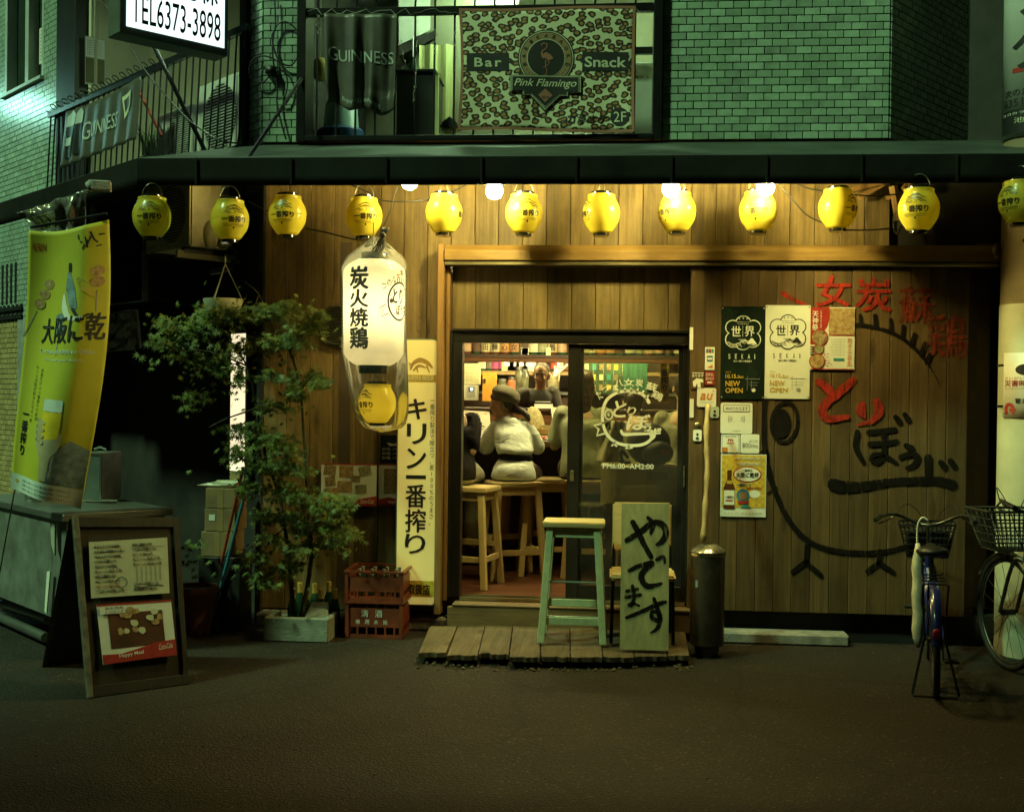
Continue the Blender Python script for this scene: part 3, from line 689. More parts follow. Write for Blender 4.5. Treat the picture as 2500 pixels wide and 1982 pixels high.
for t,b_,r_ in(('た',(222,520,265,600),-.6),('つ',(275,485,330,530),-.4),('の',(330,470,385,510),-.3),('八',(392,418,470,478),-.1),('女',(478,405,575,475),0),('炭',(590,410,660,480),.1),('蘇',(690,445,795,520),.3),('鶏',(745,530,850,605),.5)):
 tx(g,c7,t,*b_,M_decal,bold=.025,rot=r_,off=.003)
tx(g,c7,'PM6:00~AM2:00',278,1210,760,1260,M_decal,bold=.012,off=.003)
g.flush()
# ================================================================== step and duckboard
M_step=wood('step_board',(.23,.15,.07),(.13,.08,.035),rough=.6,axis=0,rnd=.12)
M_deck=wood('weathered_deck',(.15,.11,.058),(.08,.056,.029),rough=.75,axis=1,rnd=.3,worn=(.035,.028,.016))
x0,x1=P(1092,1500,-.24).x,P(1690,1500,-.24).x
T=thing('door_step','timber step board running along the foot of the sliding door','step',((x0+x1)/2,-.2,0))
zst=P(1390,1487,-.24).z
mb=MB();mb.bb(x0,x1,-.245,-.215,.055,zst-.002);mb.build('riser',M_step,T,bevel=.004)
mb=MB();mb.bb(x0+.03,x1-.01,-.25,-.125,zst,ZF-.022);mb.build('tread',M_step,T,bevel=.005)
mb=MB();mb.bb(x0+.04,x1,-.21,.1,0,zst-.01);mb.build('core',M_dark,T)
DK=thing('duckboard','weathered plank platform with a splintered front edge below the step','platform',(P(1390,1550,-.6).x,-.65,0))
zd=.068
fx=[1022,1090,1167,1243,1320,1393,1472,1549,1630,1684];bx=[1048,1117,1184,1252,1319,1391,1466,1540,1616,1672]
fy=[1590,1598,1596,1603,1600,1602,1601,1601,1598]
random.seed(21)
for i in range(9):
 a,b_,c_,d=G(bx[i],1527,zd),G(bx[i+1],1527,zd),G(fx[i+1],fy[i],zd),G(fx[i],fy[i],zd)
 n=9;pts=[a+V((.003,0,0)),b_-V((.003,0,0))]
 jag=random.uniform(-.02,.02)
 for k in range(n+1):
  u=k/n;q=c_.lerp(d,u);q.x+=-.003 if k==0 else(.003 if k==n else 0)
  q.y+=jag+random.uniform(-.012,.012)+(-.02 if(i in(4,6,8)and k in(2,3))else 0)+(.035 if(i==2 and k in(6,7,8))else 0);pts.append(q)
 c0=sum(pts,V())/len(pts)
 dz=V((0,0,random.uniform(-.006,.004)))
 mb=MB();mb.prism([q-V((0,0,.03))+dz for q in pts],(0,0,.03));mb.build('plank',M_deck,DK,bevel=.002,origin=c0)
for yb in(-.4,-.85):
 mb=MB();mb.bb(G(bx[0],1527,zd).x+.05,G(bx[-1],1527,zd).x-.05,yb-.03,yb+.03,0,.046);mb.build('bearer',M_step,DK)
 # crumbled edge under the boards: bits of bark, leaf and grit
random.seed(5)
mb=MB()
for k in range(260):
 q=G(random.uniform(1020,1690),random.uniform(1600,1640),0);r_=random.uniform(.004,.016)
 mb.ell((q.x,q.y,r_*.4),(r_,r_*random.uniform(.5,1),r_*.6),5,4,MX.Rotation(random.uniform(0,3),3,'Z'))
tag(mb.build('gravel',pm('grit',(.13,.1,.055),rough=.9,var=.4,scale=40)),'loose grit and splinters along the edge of the duckboard','gravel',kind='stuff')
mb=MB()
for k in range(420):
 q=V((random.uniform(-3.4,3.2),random.uniform(-4.2,-.3),0));r_=random.uniform(.003,.009)
 mb.ell((q.x,q.y,r_*.3),(r_,r_*random.uniform(.4,1),r_*.5),5,3,MX.Rotation(random.uniform(0,3),3,'Z'))
tag(mb.build('debris',pm('pale_grit',(.13,.11,.075),rough=.9,var=.4,scale=40)),'scattered pale grit and cigarette ends on the asphalt','gravel',kind='stuff')
# ================================================================== the room behind the door
M_floor=wood('floor_board',(.16,.06,.03),(.09,.035,.018),rough=.35,axis=0,rnd=.1)
M_room=pm('room_wall',(.10,.07,.045),rough=.8,var=.2,scale=3)
M_roomd=pm('room_dark',(.03,.022,.016),rough=.8,var=.3)
xa,xb=P(1000,1000,0).x-.4,xs1+.1
ZC,YB=2.55,4.9
mb=MB();mb.bb(xa,xb,.0,YB,ZF-.06,ZF-.004);o=mb.build('floor',M_floor);tag(o,'dark red timber floor inside the bar','floor',kind='structure')
mb=MB();mb.bb(xa,xb,.12,YB,ZC,ZC+.06);tag(mb.build('ceiling',M_roomd),'dark ceiling of the bar room','ceiling',kind='structure')
mb=MB();mb.bb(xa,xb,YB,YB+.08,ZF,ZC);tag(mb.build('wall_back',M_room),'brown back wall of the kitchen','wall',kind='structure')
mb=MB();mb.bb(xa-.08,xa,.0,YB,ZF,ZC);tag(mb.build('wall_left',M_room),'brown side wall of the bar by the entrance','wall',kind='structure')
mb=MB();mb.bb(xb,xb+.08,.0,YB,ZF,ZC);tag(mb.build('wall_right',M_room),'brown side wall of the bar behind the shutter','wall',kind='structure')
mb=MB();mb.bb(xs0+.03,xb,.0,.03,ZF,ZBEAM0);tag(mb.build('wall_front',M_room),'inside face of the front wall behind the shutter','wall',kind='structure')
# ================================================================== bulbs under the awning
def translucent(name,col,rough=.3,t=.5,spec=.5,var=.05):
 if name in MATS:return MATS[name]
 m=bpy.data.materials.new(name);m.use_nodes=True;MATS[name]=m;nt=m.node_tree;N=nt.nodes
 bs=N['Principled BSDF'];bs.inputs['Roughness'].default_value=rough;bs.inputs['Specular IOR Level'].default_value=spec
 tc=N.new('ShaderNodeTexCoord');nz=N.new('ShaderNodeTexNoise');nz.inputs['Scale'].default_value=12;nz.inputs['Detail'].default_value=4;lk(nt,tc.outputs['Object'],nz.inputs['Vector'])
 mx=N.new('ShaderNodeMixRGB');mx.inputs[1].default_value=(*col,1);mx.inputs[2].default_value=(*[c*(1-3*var)for c in col],1);lk(nt,nz.outputs[0],mx.inputs[0])
 lk(nt,mx.outputs[0],bs.inputs['Base Color'])
 tr=N.new('ShaderNodeBsdfTranslucent');lk(nt,mx.outputs[0],tr.inputs[0])
 ms=N.new('ShaderNodeMixShader');ms.inputs[0].default_value=t;lk(nt,bs.outputs[0],ms.inputs[1]);lk(nt,tr.outputs[0],ms.inputs[2])
 lk(nt,ms.outputs[0],N['Material Output'].inputs[0]);return m
M_bulb=glow('lit_bulb',(1.0,.85,.26),500);M_bulb2=glow('dim_bulb',(1.0,.83,.26),210)
M_sock=pm('socket_black',(.03,.03,.03),rough=.4)
M_cord=pm('black_cord',(.012,.011,.010),rough=.5)
BP=[(1000,443),(1207,466),(1638,461),(1869,457)]
for k,(x,y)in enumerate(BP):
 c=P(x,y,-.765)
 T=thing('light_bulb',['bare lit bulb mostly hidden by the valance above the big white lantern','bare lit bulb under the awning, third lantern gap from the corner','bare lit bulb glowing behind the yellow lantern over the door','bare lit bulb nearest the painted shutter under the awning'][k],'bulb',c,group='bare bulbs under the awning')
 mb=MB();prof=[(0,-.052),(.020,-.048),(.038,-.036),(.049,-.016),(.051,.003),(.044,.025),(.030,.044),(.020,.056)]
 mb.lathe(prof,18,c);mb.build('glass_bulb',M_bulb if k else M_bulb2,T,smooth=2)
 mb=MB();mb.lathe([(.019,.054),(.021,.06),(.021,.10),(.016,.115),(.004,.12)],14,c);mb.build('socket',M_sock,T,smooth=True)
 mb=MB();zr=zf1+(ZA-zf1)*.08-.01;mb.tube([c+V((0,0,.118)),V((c.x,c.y,zr))],.005,6);mb.build('flex',M_cord,T)
 # ================================================================== yellow lanterns
M_lan=translucent('yellow_vinyl',(.88,.74,.09),rough=.24,t=.58,var=.03)
M_band=pm('gloss_black_band',(.012,.012,.012),rough=.12,spec=.7,coat=.5)
M_lanink=pm('lantern_ink',(.018,.012,.003),rough=.4,var=.1)
M_lanem=pm('lantern_emblem',(.14,.105,.012),rough=.4,var=.3,scale=90)
M_wire=pm('steel_wire',(.3,.28,.22),rough=.35,metal=.8)
def lan_r(t):
 return.113*(max(0.0,1-abs(2*(t-.49))**2.25))**.5*(1 if t<.5 else.985)+(.058 if t<.5 else.05)*(abs(2*t-1)**8)
LH=.232
def make_lantern(loc,label,group):
 T=thing('paper_lantern',label,'lantern',loc,group=group)
 n=58;prof=[]
 for i in range(n+1):
  t=i/n;r_=max(lan_r(t),.045 if t>.5 else.056)+(.0011 if i%2 else-.0011);prof.append((r_,LH/2-LH*t))
 mb=MB();vs=[];
 nn=44
 for r_,z in prof:
  for k in range(nn):a=2*math.pi*k/nn;vs.append((r_*math.cos(a),r_*math.sin(a),z))
 fs=[(i*nn+k,(i+1)*nn+k,(i+1)*nn+(k+1)%nn,i*nn+(k+1)%nn)for i in range(n)for k in range(nn)]
 mb.add(vs,fs);skin=mb.build('skin',M_lan,T,smooth=2,local=True,recalc=False)
 mb=MB();z=LH/2;mb.lathe([(.050,z-.004),(.060,z-.004),(.062,z+.002),(.062,z+.016),(.058,z+.018),(.048,z+.016),(.048,z-.004)],32);mb.build('top_band',M_band,T,smooth=True,local=True)
 mb=MB();z=-LH/2;mb.lathe([(.036,z-.016),(.046,z-.018),(.049,z-.015),(.049,z+.002),(.046,z+.005),(.036,z+.002)],32);mb.build('bottom_band',M_band,T,smooth=True,local=True)
 mb=MB();mb.tube([(.058*math.cos(a),0,LH/2+.012+.075*math.sin(a))for a in[math.pi*k/10 for k in range(11)]],.0016,5);mb.build('handle',M_wire,T,local=True)
 def fn(u,v,off):
  a=R(-90)+(u-.5)*R(100);r_=max(lan_r(v),.05)+.0016+off*.4;return V((r_*math.cos(a),r_*math.sin(a),LH/2-LH*v))+WLOC[T.name]
 s=Surf((0,0,LH),(.19,0,LH),(.19,0,0),(0,0,0),skin,fn=fn,sub=.012)
 s.W,s.H=.197,LH
 s.text('一番搾り',.13,.45,.87,.61,M_lanink,bold=.055,off=.001)
 for j,v in enumerate((.645,.67,.70)):s.rect(.16 if j<2 else.2,v,.84 if j<2 else.46,v+.009,M_lanem,off=.0012)
 s.rect(.54,.70,.80,.709,M_lanem,off=.0012)
 s.poly([(.5,.69),(.535,.745),(.5,.775),(.465,.745)],M_lanink,off=.0012)
 # the beast emblem: arched mane, body and legs in brushed strokes
 E_=[([(.22,.33),(.30,.24),(.42,.19),(.55,.185),(.68,.215),(.78,.28)],[.003,.006,.008,.008,.006,.002]),([(.26,.345),(.36,.285),(.48,.255),(.60,.26),(.70,.295)],[.003,.008,.013,.012,.005]),([(.33,.245),(.27,.225),(.24,.245)],[.005,.004,.002]),([(.18,.385),(.26,.345),(.34,.36),(.42,.335)],[.003,.005,.005,.002]),([(.58,.30),(.66,.345),(.74,.345),(.82,.38)],[.005,.007,.005,.002]),([(.50,.30),(.53,.35),(.47,.39)],[.006,.005,.002]),([(.66,.30),(.76,.315),(.84,.355)],[.004,.004,.001]),([(.40,.21),(.46,.165),(.56,.155),(.66,.18)],[.002,.005,.005,.001]),([(.28,.395),(.36,.385),(.44,.40)],[.003,.004,.001]),([(.70,.245),(.80,.25),(.85,.30)],[.004,.004,.001])]
 for pts,wd in E_:s.stroke(pts,wd,M_lanem,off=.0008,jit=.25)
 s.flush(smooth=2)
 return T
LP=[(371,531,-11),(561,538,13),(702,527,-19),(889,531,5),(1084,523,68),(1279,523,12),(1468,523,-72),(1653,519,-42),(1851,517,-8),(2045,511,60),(2243,513,-11),(2489,494,-38)]
LT=['hanging alone at the corner over the yellow banner','in front of the air conditioner','at the edge of the board wall, beside the air conditioner','above the big white lantern','with lettering turned to the right edge, before the second bulb','facing front between the second bulb and the blank lantern','over the middle of the door, lettering turned away to its left edge','over the right door post with a bulb behind','directly under the rightmost bulb','above the posters with lettering wrapped round its right side','hung against the dark corner above the painted kanji','cut by the picture edge in front of the pole']
YLN=-.55;LAN=None
for k,(x,y,a)in enumerate(LP):
 c=P(x,y,-.86 if k in(0,1,10,11)else-.72 if k==2 else YLN);lb='yellow beer lantern '+LT[k]
 if LAN is None:LAN=make_lantern(c,lb,'yellow lanterns along the awning');LAN.rotation_euler=(0,0,R(a));LAN.scale=(1.01,1.01,1.01)
 else:T=dup(LAN,c,R(a),lb)
 rz=math.atan2(c.x-EYE.x,c.y-EYE.y)
ALLLAN=[o_ for o_ in COL.objects if o_.name.startswith('paper_lantern')]
for o_ in ALLLAN:
 v_=o_.location-EYE;o_.rotation_euler[2]+=-math.atan2(v_.x,v_.y)
 # hanging cables between lamps
def cc5(x,y):return P(300+x*.3247,400+y*.3247,-.5)
def cc6(x,y):return P(1000+x*.3247,400+y*.3247,-.5)
def cc7(x,y):return P(1600+x*.4174,400+y*.4174,-.5)
def smoothpts(p,n=6):
 q=[]
 for i in range(len(p)-1):
  p0,p1,p2,p3=p[max(i-1,0)],p[i],p[i+1],p[min(i+2,len(p)-1)]
  for k in range(n):
   t=k/n;q.append(.5*((2*p1)+(p2-p0)*t+(2*p0-5*p1+4*p2-p3)*t*t+(3*p1-p0-3*p2+p3)*t**3))
 q.append(p[-1]);return q
T=thing('lantern_cable','thin black cable looping from lantern to lantern under the awning','cable',P(1250,480,-.5))
for f,pts in((cc5,[(940,280),(1020,325),(1100,360)]),(cc5,[(1370,485),(1560,525),(1750,570),(1880,568)]),(cc5,[(1690,150),(1860,220),(1950,275),(2160,285),(2260,268)]),(cc6,[(0,287),(95,280),(200,240),(330,205),(440,150)]),(cc7,[(700,100),(790,195),(880,295),(975,345)]),(cc7,[(790,97),(900,145),(1015,162)]),(cc7,[(1165,183),(1300,188),(1435,176)]),(cc7,[(1110,388),(1260,388),(1385,377)]),(cc5,[(2075,160),(2040,240),(2020,330),(1960,470)])):
 mb=MB();mb.tube(smoothpts([f(*q)for q in pts]),.0045,6);mb.build('cable_run',M_cord,T,smooth=2)
 # ================================================================== big white lantern in a plastic bag
YW=-.68
c0=P(913,764,YW);sW=(P(914,764,YW).x-P(913,764,YW).x)
RB=75*sW;zt_,zb_=P(913,636,YW).z,P(913,892,YW).z;HB=zt_-zb_
T=thing('white_lantern','tall lit white lantern with black kanji wrapped in a clear plastic bag','lantern',(c0.x,YW,zb_))
def wr(t):
 e=min(t,1-t);k=1-(1-min(1,e/.13))**2.2*.42 if e<.13 else 1
 return RB*k*(1-.05*t)
M_paper=translucent('lantern_paper',(.88,.84,.72),rough=.6,t=.62,var=.02)
n=66;prof=[(wr(i/n)+(.0015 if i%2 else-.0015),zt_-HB*i/n)for i in range(n+1)]
nn=48;mb=MB();vs=[(c0.x+r_*math.cos(2*math.pi*k/nn),YW+r_*math.sin(2*math.pi*k/nn),z)for r_,z in prof for k in range(nn)]
mb.add(vs,[(i*nn+k,(i+1)*nn+k,(i+1)*nn+(k+1)%nn,i*nn+(k+1)%nn)for i in range(n)for k in range(nn)])
skin=mb.build('paper_skin',M_paper,T,smooth=2,recalc=False)
mb=MB();mb.lathe([(RB*.44,zb_-.05),(RB*.46,zb_-.05),(RB*.46,zb_+.003),(RB*.43,zb_+.003)],32,(c0.x,YW,0));mb.build('bottom_band',M_band,T,smooth=True)
mb=MB();mb.lathe([(RB*.40,zt_-.003),(RB*.43,zt_-.003),(RB*.43,zt_+.045),(RB*.40,zt_+.045)],32,(c0.x,YW,0));mb.build('top_band',M_band,T,smooth=True)
mb=MB();mb.ell((c0.x,YW,(zt_+zb_)/2+.03),(.035,.035,.17),14,10);mb.build('inner_lamp',glow('lantern_lamp',(1.0,.86,.42),27),T,smooth=2)
def fnw(u,v,off):
 a=R(-90)-math.atan2((c0-EYE).x,(c0-EYE).y)+(u-.5)*R(170);r_=wr(v)+.003+off*.5
 return V((c0.x+r_*math.cos(a),YW+r_*math.sin(a),zt_-HB*v))
s=Surf((0,0,HB),(RB*2.96,0,HB),(RB*2.96,0,0),(0,0,0),skin,fn=fnw,sub=.03);s.W,s.H=RB*2.96,HB
for i,ch in enumerate('炭火焼鶏'):
 v0=(.085,.30,.475,.655)[i];v1=(.295,.465,.645,.85)[i]
 s.text(ch,.215,v0,.435,v1,M_ink,bold=.045,off=.001)
bu,bv=.815,.40
s.disc(bu,bv,.118,M_ink,off=.001,r2=.106,n=34,a0=-50,a1=310,ru=.82)
s.text('とり',bu-.10,bv-.12,bu+.05,bv+.02,M_ink,bold=.04,off=.001);s.text('ぼうず',bu-.05,bv+.03,bu+.14,bv+.13,M_ink,bold=.04,off=.001)
s.disc(bu-.12,bv+.0,.014,M_ink,off=.0012,n=12);s.stroke([(bu-.19,bv+.04),(bu-.26,bv+.07),(bu-.215,bv+.10),(bu-.235,bv+.15),(bu-.16,bv+.12)],.006,M_ink,off=.001,smooth=False)
for i,ch in enumerate('つの八女炭'):s.text(ch,bu-.24+i*.06,bv-.16-.035*i,bu-.185+i*.06,bv-.105-.035*i,M_red if i==3 else M_ink,bold=.03,off=.001)
for i in range(6):s.stroke([(bu-.08+i*.035,bv-.19+.006*(i-2.5)**2),(bu-.085+i*.038,bv-.225+.006*(i-2.5)**2)],.007,M_ink,off=.001,smooth=False)
s.flush(smooth=2)
# the bag, knotted at the top, reaching down over a small lantern
sl=P(921,985,YW)
L2=dup(LAN,(sl.x,YW,sl.z),R(-40),'small yellow lantern hanging inside the plastic bag beneath the white lantern')
mb=MB();mb.ell((0,0,0),(.03,.03,.05),12,8);mb.build('inner_lamp',glow('small_lamp',(1.0,.80,.3),6),L2,local=True,smooth=2)
z1b,z0b=P(913,576,YW).z,P(930,1055,YW).z
random.seed(3);mb=MB();NB,MBn=40,46;vs=[]
BXC=[(0.0,.02,913),(.06,.52,913),(.11,.90,911),(.16,1.06,910),(.25,1.03,912),(.6,1.03,915),(.70,.97,918),(.80,.88,924),(.9,.80,930),(.955,.70,934),(.985,.52,935),(1.0,.04,936)]
def bagr(t):
 for(t0,r0,x0),(t1,r1,x1)in zip(BXC,BXC[1:]):
  if t0<=t<=t1:k=(t-t0)/(t1-t0);return r0+(r1-r0)*k,x0+(x1-x0)*k
 return BXC[-1][1:]
for i in range(MBn+1):
 t=i/MBn;k_,xx=bagr(t);z=z1b+(z0b-z1b)*t;cx=P(xx,780,YW).x
 for j in range(NB):
  a=2*math.pi*j/NB;r_=RB*k_
  wv=NZ.noise(V((math.cos(a)*2.2,math.sin(a)*2.2,t*3)))*.018+NZ.noise(V((math.cos(a)*6,math.sin(a)*6,t*5+4)))*.009
  g_=(1 if t<.16 else(.35 if t<.62 else 1.4));r_=max(.004,r_+(wv*g_ if 0<i else 0)+(.004 if.16<t<.62 else 0))
  vs.append((cx+r_*math.cos(a),YW+r_*math.sin(a),z+(NZ.noise(V((a*2,0,t)))*.015 if i<8 and i>0 else 0)))
fs=[(i*NB+k,(i+1)*NB+k,(i+1)*NB+(k+1)%NB,i*NB+(k+1)%NB)for i in range(MBn)for k in range(NB)]
mb.add(vs,fs);mb.build('plastic_bag',glass('bag_film',(.99,.99,.97),.13,.07,film=1),T,smooth=2)
mb=MB();mb.tube([P(911,640,YW),P(911,600,YW),P(912,560,YW),P(912,545,YW)],.004,6);mb.build('hanging_cord',M_cord,T)
mb=MB();mb.tube([V((c0.x,YW,zb_-.05)),V((sl.x,YW,sl.z+.15))],.003,6);mb.build('lower_cord',M_cord,T)
# bundled flex tied above it
T=thing('cord_bundle','bundle of black flex tied up beside the bag knot of the white lantern','cord',P(925,590,YW-.12))
mb=MB()
for k in range(5):
 a0=P(945-k*3,556,YW-.13+.008*k);a1=P(918+k*4,600,YW-.13+.008*k);a2=P(906+k*5,618+3*k,YW-.12);a3=P(916+k*3,620,YW-.12)
 mb.tube(smoothpts([a0,a1,a2,a3,a1+V((.01,0,0)),a0+V((.012,0,0))],4),.0042,6)
mb.build('loops',M_cord,T,smooth=2)
mb=MB();mb.tube(smoothpts([P(929,575,YW-.135),P(935,570,YW-.145),P(940,577,YW-.135)],3),.009,8);mb.build('tie',M_cord,T)
# ================================================================== upper storey: terrace behind the railing
def k2(x,y):return(600+x*.3277,y*.3277)
def k3(x,y):return(1100+x*.3277,y*.3277)
def k1(x,y):return(x*.3277,y*.3277)
M_rope=pm('pale_wire',(.45,.45,.35),rough=.5)
xo0,xo1=P(731,200,0).x,P(1617,200,0).x;ZT=4.75
TR=thing('upper_terrace','shallow upstairs terrace with cream walls and a white sloping soffit behind the railing','terrace',((xo0+xo1)/2,.8,ZA))
mb=MB();mb.bb(xo0,xo1,.17,2.2,ZA-.16,ZA-.06);mb.build('deck',M_dark,TR)
mb=MB();mb.bb(xo0,xo1,2.2,2.28,ZA-.06,ZT);mb.build('rear_wall',M_cream,TR)
mb=MB();mb.bb(xo0-.06,xo0,.31,2.2,ZA-.06,ZT);mb.build('end_wall',M_dark,TR)
mb=MB();mb.bb(xo1,xo1+.06,.17,2.2,ZA-.06,ZT);mb.build('end_wall',M_cream,TR)
mb=MB();mb.bb(xo0,xo1,.0,2.2,ZT,ZT+.05);mb.build('ceiling',M_white,TR)
q=[P(*k2(1140,340),1.5),P(*k2(1600,120),1.5),P(*k2(1600,-150),1.5),P(*k2(1140,-150),1.5)]
mb=MB();mb.prism(q,(0,.3,0));mb.build('sloping_soffit',M_white,TR)
q=[P(*k2(1140,345),1.45),P(*k2(1560,165),1.45),P(*k2(1560,215),1.45),P(*k2(1140,420),1.45)]
mb=MB();mb.prism(q,(0,.34,0));mb.build('stair_string',M_dark,TR)
M_curt=pm('yellow_curtain',(.46,.45,.20),rough=.8,var=.12,stretch=(14,14,.6))
sg=[P(*k2(1290+20*i,640),1.1+.02*math.sin(i*1.1))for i in range(14)]
mb=MB();zc0,zc1=ZA-.05,P(*k2(1420,335),1.1).z
for a,b_ in zip(sg,sg[1:]):mb.prism([V((a.x,a.y,zc0)),V((b_.x,b_.y,zc0)),V((b_.x,b_.y,zc1)),V((a.x,a.y,zc1))],(0,.008,0))
mb.build('curtain',M_curt,TR)
# fluorescent fitting on the terrace ceiling
cl=V(((xo0+xo1)/2+.2,.75,ZT-.07))
T=thing('ceiling_lamp','fluorescent batten on the terrace ceiling just above the picture','lamp',cl)
mb=MB();mb.box(cl+V((0,0,.035)),(1.25,.09,.05));mb.build('housing',M_white,T,bevel=.006)
mb=MB();mb.tube([cl+V((-.58,0,-.01)),cl+V((.58,0,-.01))],.016,10);mb.build('tube',glow('cold_tube',(.60,1.0,.54),230),T,smooth=True)
# frame and railing
FRM=thing('terrace_railing','black iron railing and frame across the upstairs opening','railing',((xo0+xo1)/2,-.02,ZA))
zr1,zr0=P(1200,15,-.03).z,P(1200,34,-.03).z;zl1,zl0=P(1200,330,-.05).z,ZA+.0
mb=MB();mb.bb(xo0-.005,P(748,200,-.03).x,-.06,.16,ZA,ZT);mb.build('jamb',M_iron,FRM,bevel=.004)
mb=MB();mb.bb(P(1594,200,-.03).x,xo1-.002,-.06,.16,ZA,ZT);mb.build('jamb',M_iron,FRM,bevel=.004)
mb=MB();mb.bb(P(748,200,-.03).x,P(1594,200,-.03).x,-.045,.0,zr0,zr1);mb.build('top_rail',M_iron,FRM,bevel=.003)
mb=MB();mb.bb(P(748,200,-.03).x,P(1594,200,-.03).x,-.07,.16,ZA,zl1);mb.build('bottom_rail',M_iron,FRM,bevel=.004)
mb=MB();mb.bb(P(1455,200,.3).x,P(1594,200,.3).x,.28,.31,P(1500,118,.3).z,P(1500,135,.3).z);mb.build('cross_rail',M_iron,FRM)
x=P(*k2(530,500),-.03).x;bx_=[]
while x<P(1590,200,-.03).x:
 mb=MB();mb.tube([(x,-.025,zl1-.01),(x,-.025,zr1-.01),(x,-.025,zr1+.03),(x+.006,-.04,zr1+.06),(x+.012,-.06,zr1+.075),(x+.014,-.075,zr1+.055)],.0075,6);mb.build('bar',M_iron,FRM,smooth=True);bx_.append(x);x+=.1315
 # fairy lights hanging in strings
T=thing('fairy_lights','tangled string of unlit fairy lights draped along the upstairs railing','fairy lights',P(900,30,-.06))
random.seed(9);run=[P(750+i*12,30+random.uniform(-9,9),-.065+random.uniform(-.012,.012))for i in range(70)]
mb=MB();mb.tube(run,.0018,4);mb.build('string',M_rope,T)
for(x0,y0,x1,y1)in((720,100,700,380),(905,110,925,330),(1150,280,1190,510),(1275,300,1255,750),(1425,200,1400,400),(1565,200,1575,620),(535,110,545,250)):
 n=9;pts=[P(*k2(x0+(x1-x0)*i/n+random.uniform(-12,12),y0+(y1-y0)*i/n),-.07)for i in range(n+1)]
 mb=MB();mb.tube(pts,.0016,4);
 for p_ in pts[1::2]:mb.ell(p_+V((random.uniform(-.012,.012),-.004,0)),(.004,.004,.008),6,4)
 mb.build('strand',M_rope,T)
 # things on the terrace
M_blue=pm('pale_blue_plastic',(.28,.42,.40),rough=.4,var=.08);M_blue2=pm('blue_plastic',(.03,.10,.26),rough=.35)
c=P(*k2(710,990),.35);h=P(*k2(710,775),.35).z-c.z
T=thing('plastic_bucket','upturned pale blue bucket on a dark blue lid behind the hanging stout banner','bucket',(c.x,.35,ZA-.055))
s_=(P(*k2(860,990),.35).x-P(*k2(560,990),.35).x)/2
mb=MB();mb.lathe([(s_,ZA-.03),(s_*.98,ZA),(s_*.76,c.z+h*.97),(s_*.72,c.z+h),(0,c.z+h)],28,(c.x,.35,0));mb.build('body',M_blue,T,smooth=True)
mb=MB();mb.lathe([(s_*1.12,ZA-.055),(s_*1.14,ZA-.02),(s_*1.14,c.z+.004),(s_*1.04,c.z+.02),(s_*.9,c.z+.02)],28,(c.x,.35,0));mb.build('lid',M_blue2,T,smooth=True)
c=P(*k2(555,520),.3)
T=thing('yellow_globe','faded yellow paper globe hanging behind the railing left of the stout banner','lamp shade',c)
mb=MB();mb.ell(c,(.062,.062,.085),18,14);mb.build('shade',pm('faded_yellow',(.38,.30,.05),rough=.7),T,smooth=2)
mb=MB();mb.tube([c+V((0,0,.08)),V((c.x,c.y,ZT))],.003,5);mb.build('string',M_rope,T)
a,b_=P(*k2(1125,520),.5),P(*k2(1400,1010),.5)
T=thing('black_cabinet','plain black cabinet standing on the terrace beside the yellow curtain','cabinet',((a.x+b_.x)/2,.6,ZA-.06))
mb=MB();mb.bb(a.x,b_.x,.5,.9,ZA-.055,a.z-.02);mb.build('carcass',M_black,T,bevel=.004)
mb=MB();mb.bb(a.x-.012,b_.x+.012,.485,.91,a.z-.019,a.z);mb.build('top_board',M_black,T,bevel=.003)
mb=MB();mb.bb(b_.x+.004,b_.x+.03,.5,.53,ZA-.05,a.z-.03);mb.build('edge_strip',M_curt,T)
c=P(*k2(1240,500),.6)
T=thing('glass_bottle','small green bottle with a candle standing on the black terrace cabinet','bottle',(c.x,.62,a.z))
mb=MB();mb.lathe([(.03,a.z+.001),(.032,a.z+.05),(.012,a.z+.085),(.012,a.z+.12)],14,(c.x,.62,0));mb.build('body',pm('green_glass',(.02,.10,.045),rough=.1,coat=.5),T,smooth=True)
mb=MB();mb.lathe([(.006,a.z+.12),(.006,a.z+.26),(0,a.z+.27)],8,(c.x,.62,0));mb.build('candle',M_wht,T,smooth=True)
c=P(*k2(1525,990),.2);w_=.085
T=thing('birdhouse','small dark wooden birdhouse at the foot of the yellow curtain','birdhouse',(c.x,.2,ZA-.055))
zz=P(*k2(1525,885),.2).z
mb=MB();mb.bb(c.x-w_/2,c.x+w_/2,.16,.24,ZA-.055,zz-.06);mb.build('box',M_curt,T,bevel=.003)
mb=MB();mb.prism([V((c.x-w_*.75,.14,zz-.07)),V((c.x+w_*.75,.14,zz-.07)),V((c.x+w_*.55,.14,zz-.035)),V((c.x,.14,zz)),V((c.x-w_*.55,.14,zz-.035))],(0,.12,0));mb.build('roof',M_black,T)
s=surf_px(k3(1382,95),k3(1515,95),k3(1515,1000),k3(1382,1000),.35)
T=thing('condenser_unit','grey outdoor air conditioner casing beside the leopard banner','air conditioner',s.p(.5,1));s.parent=T
mb=MB();a,b_=s.p(0,0),s.p(1,1);mb.bb(a.x-.3,b_.x-.01,.36,.62,ZA-.05,P(*k3(1400,460),.35).z);mb.build('casing',pm('ac_grey',(.34,.36,.32),rough=.5,var=.08),T,bevel=.008)
s2=rect_px(*k3(1372,470),*k3(1500,1000),.357,T);s2.textp('FUJITSU',*k3(1290,572),*k3(1470,596),M_ink,off=.002);s2.flush()
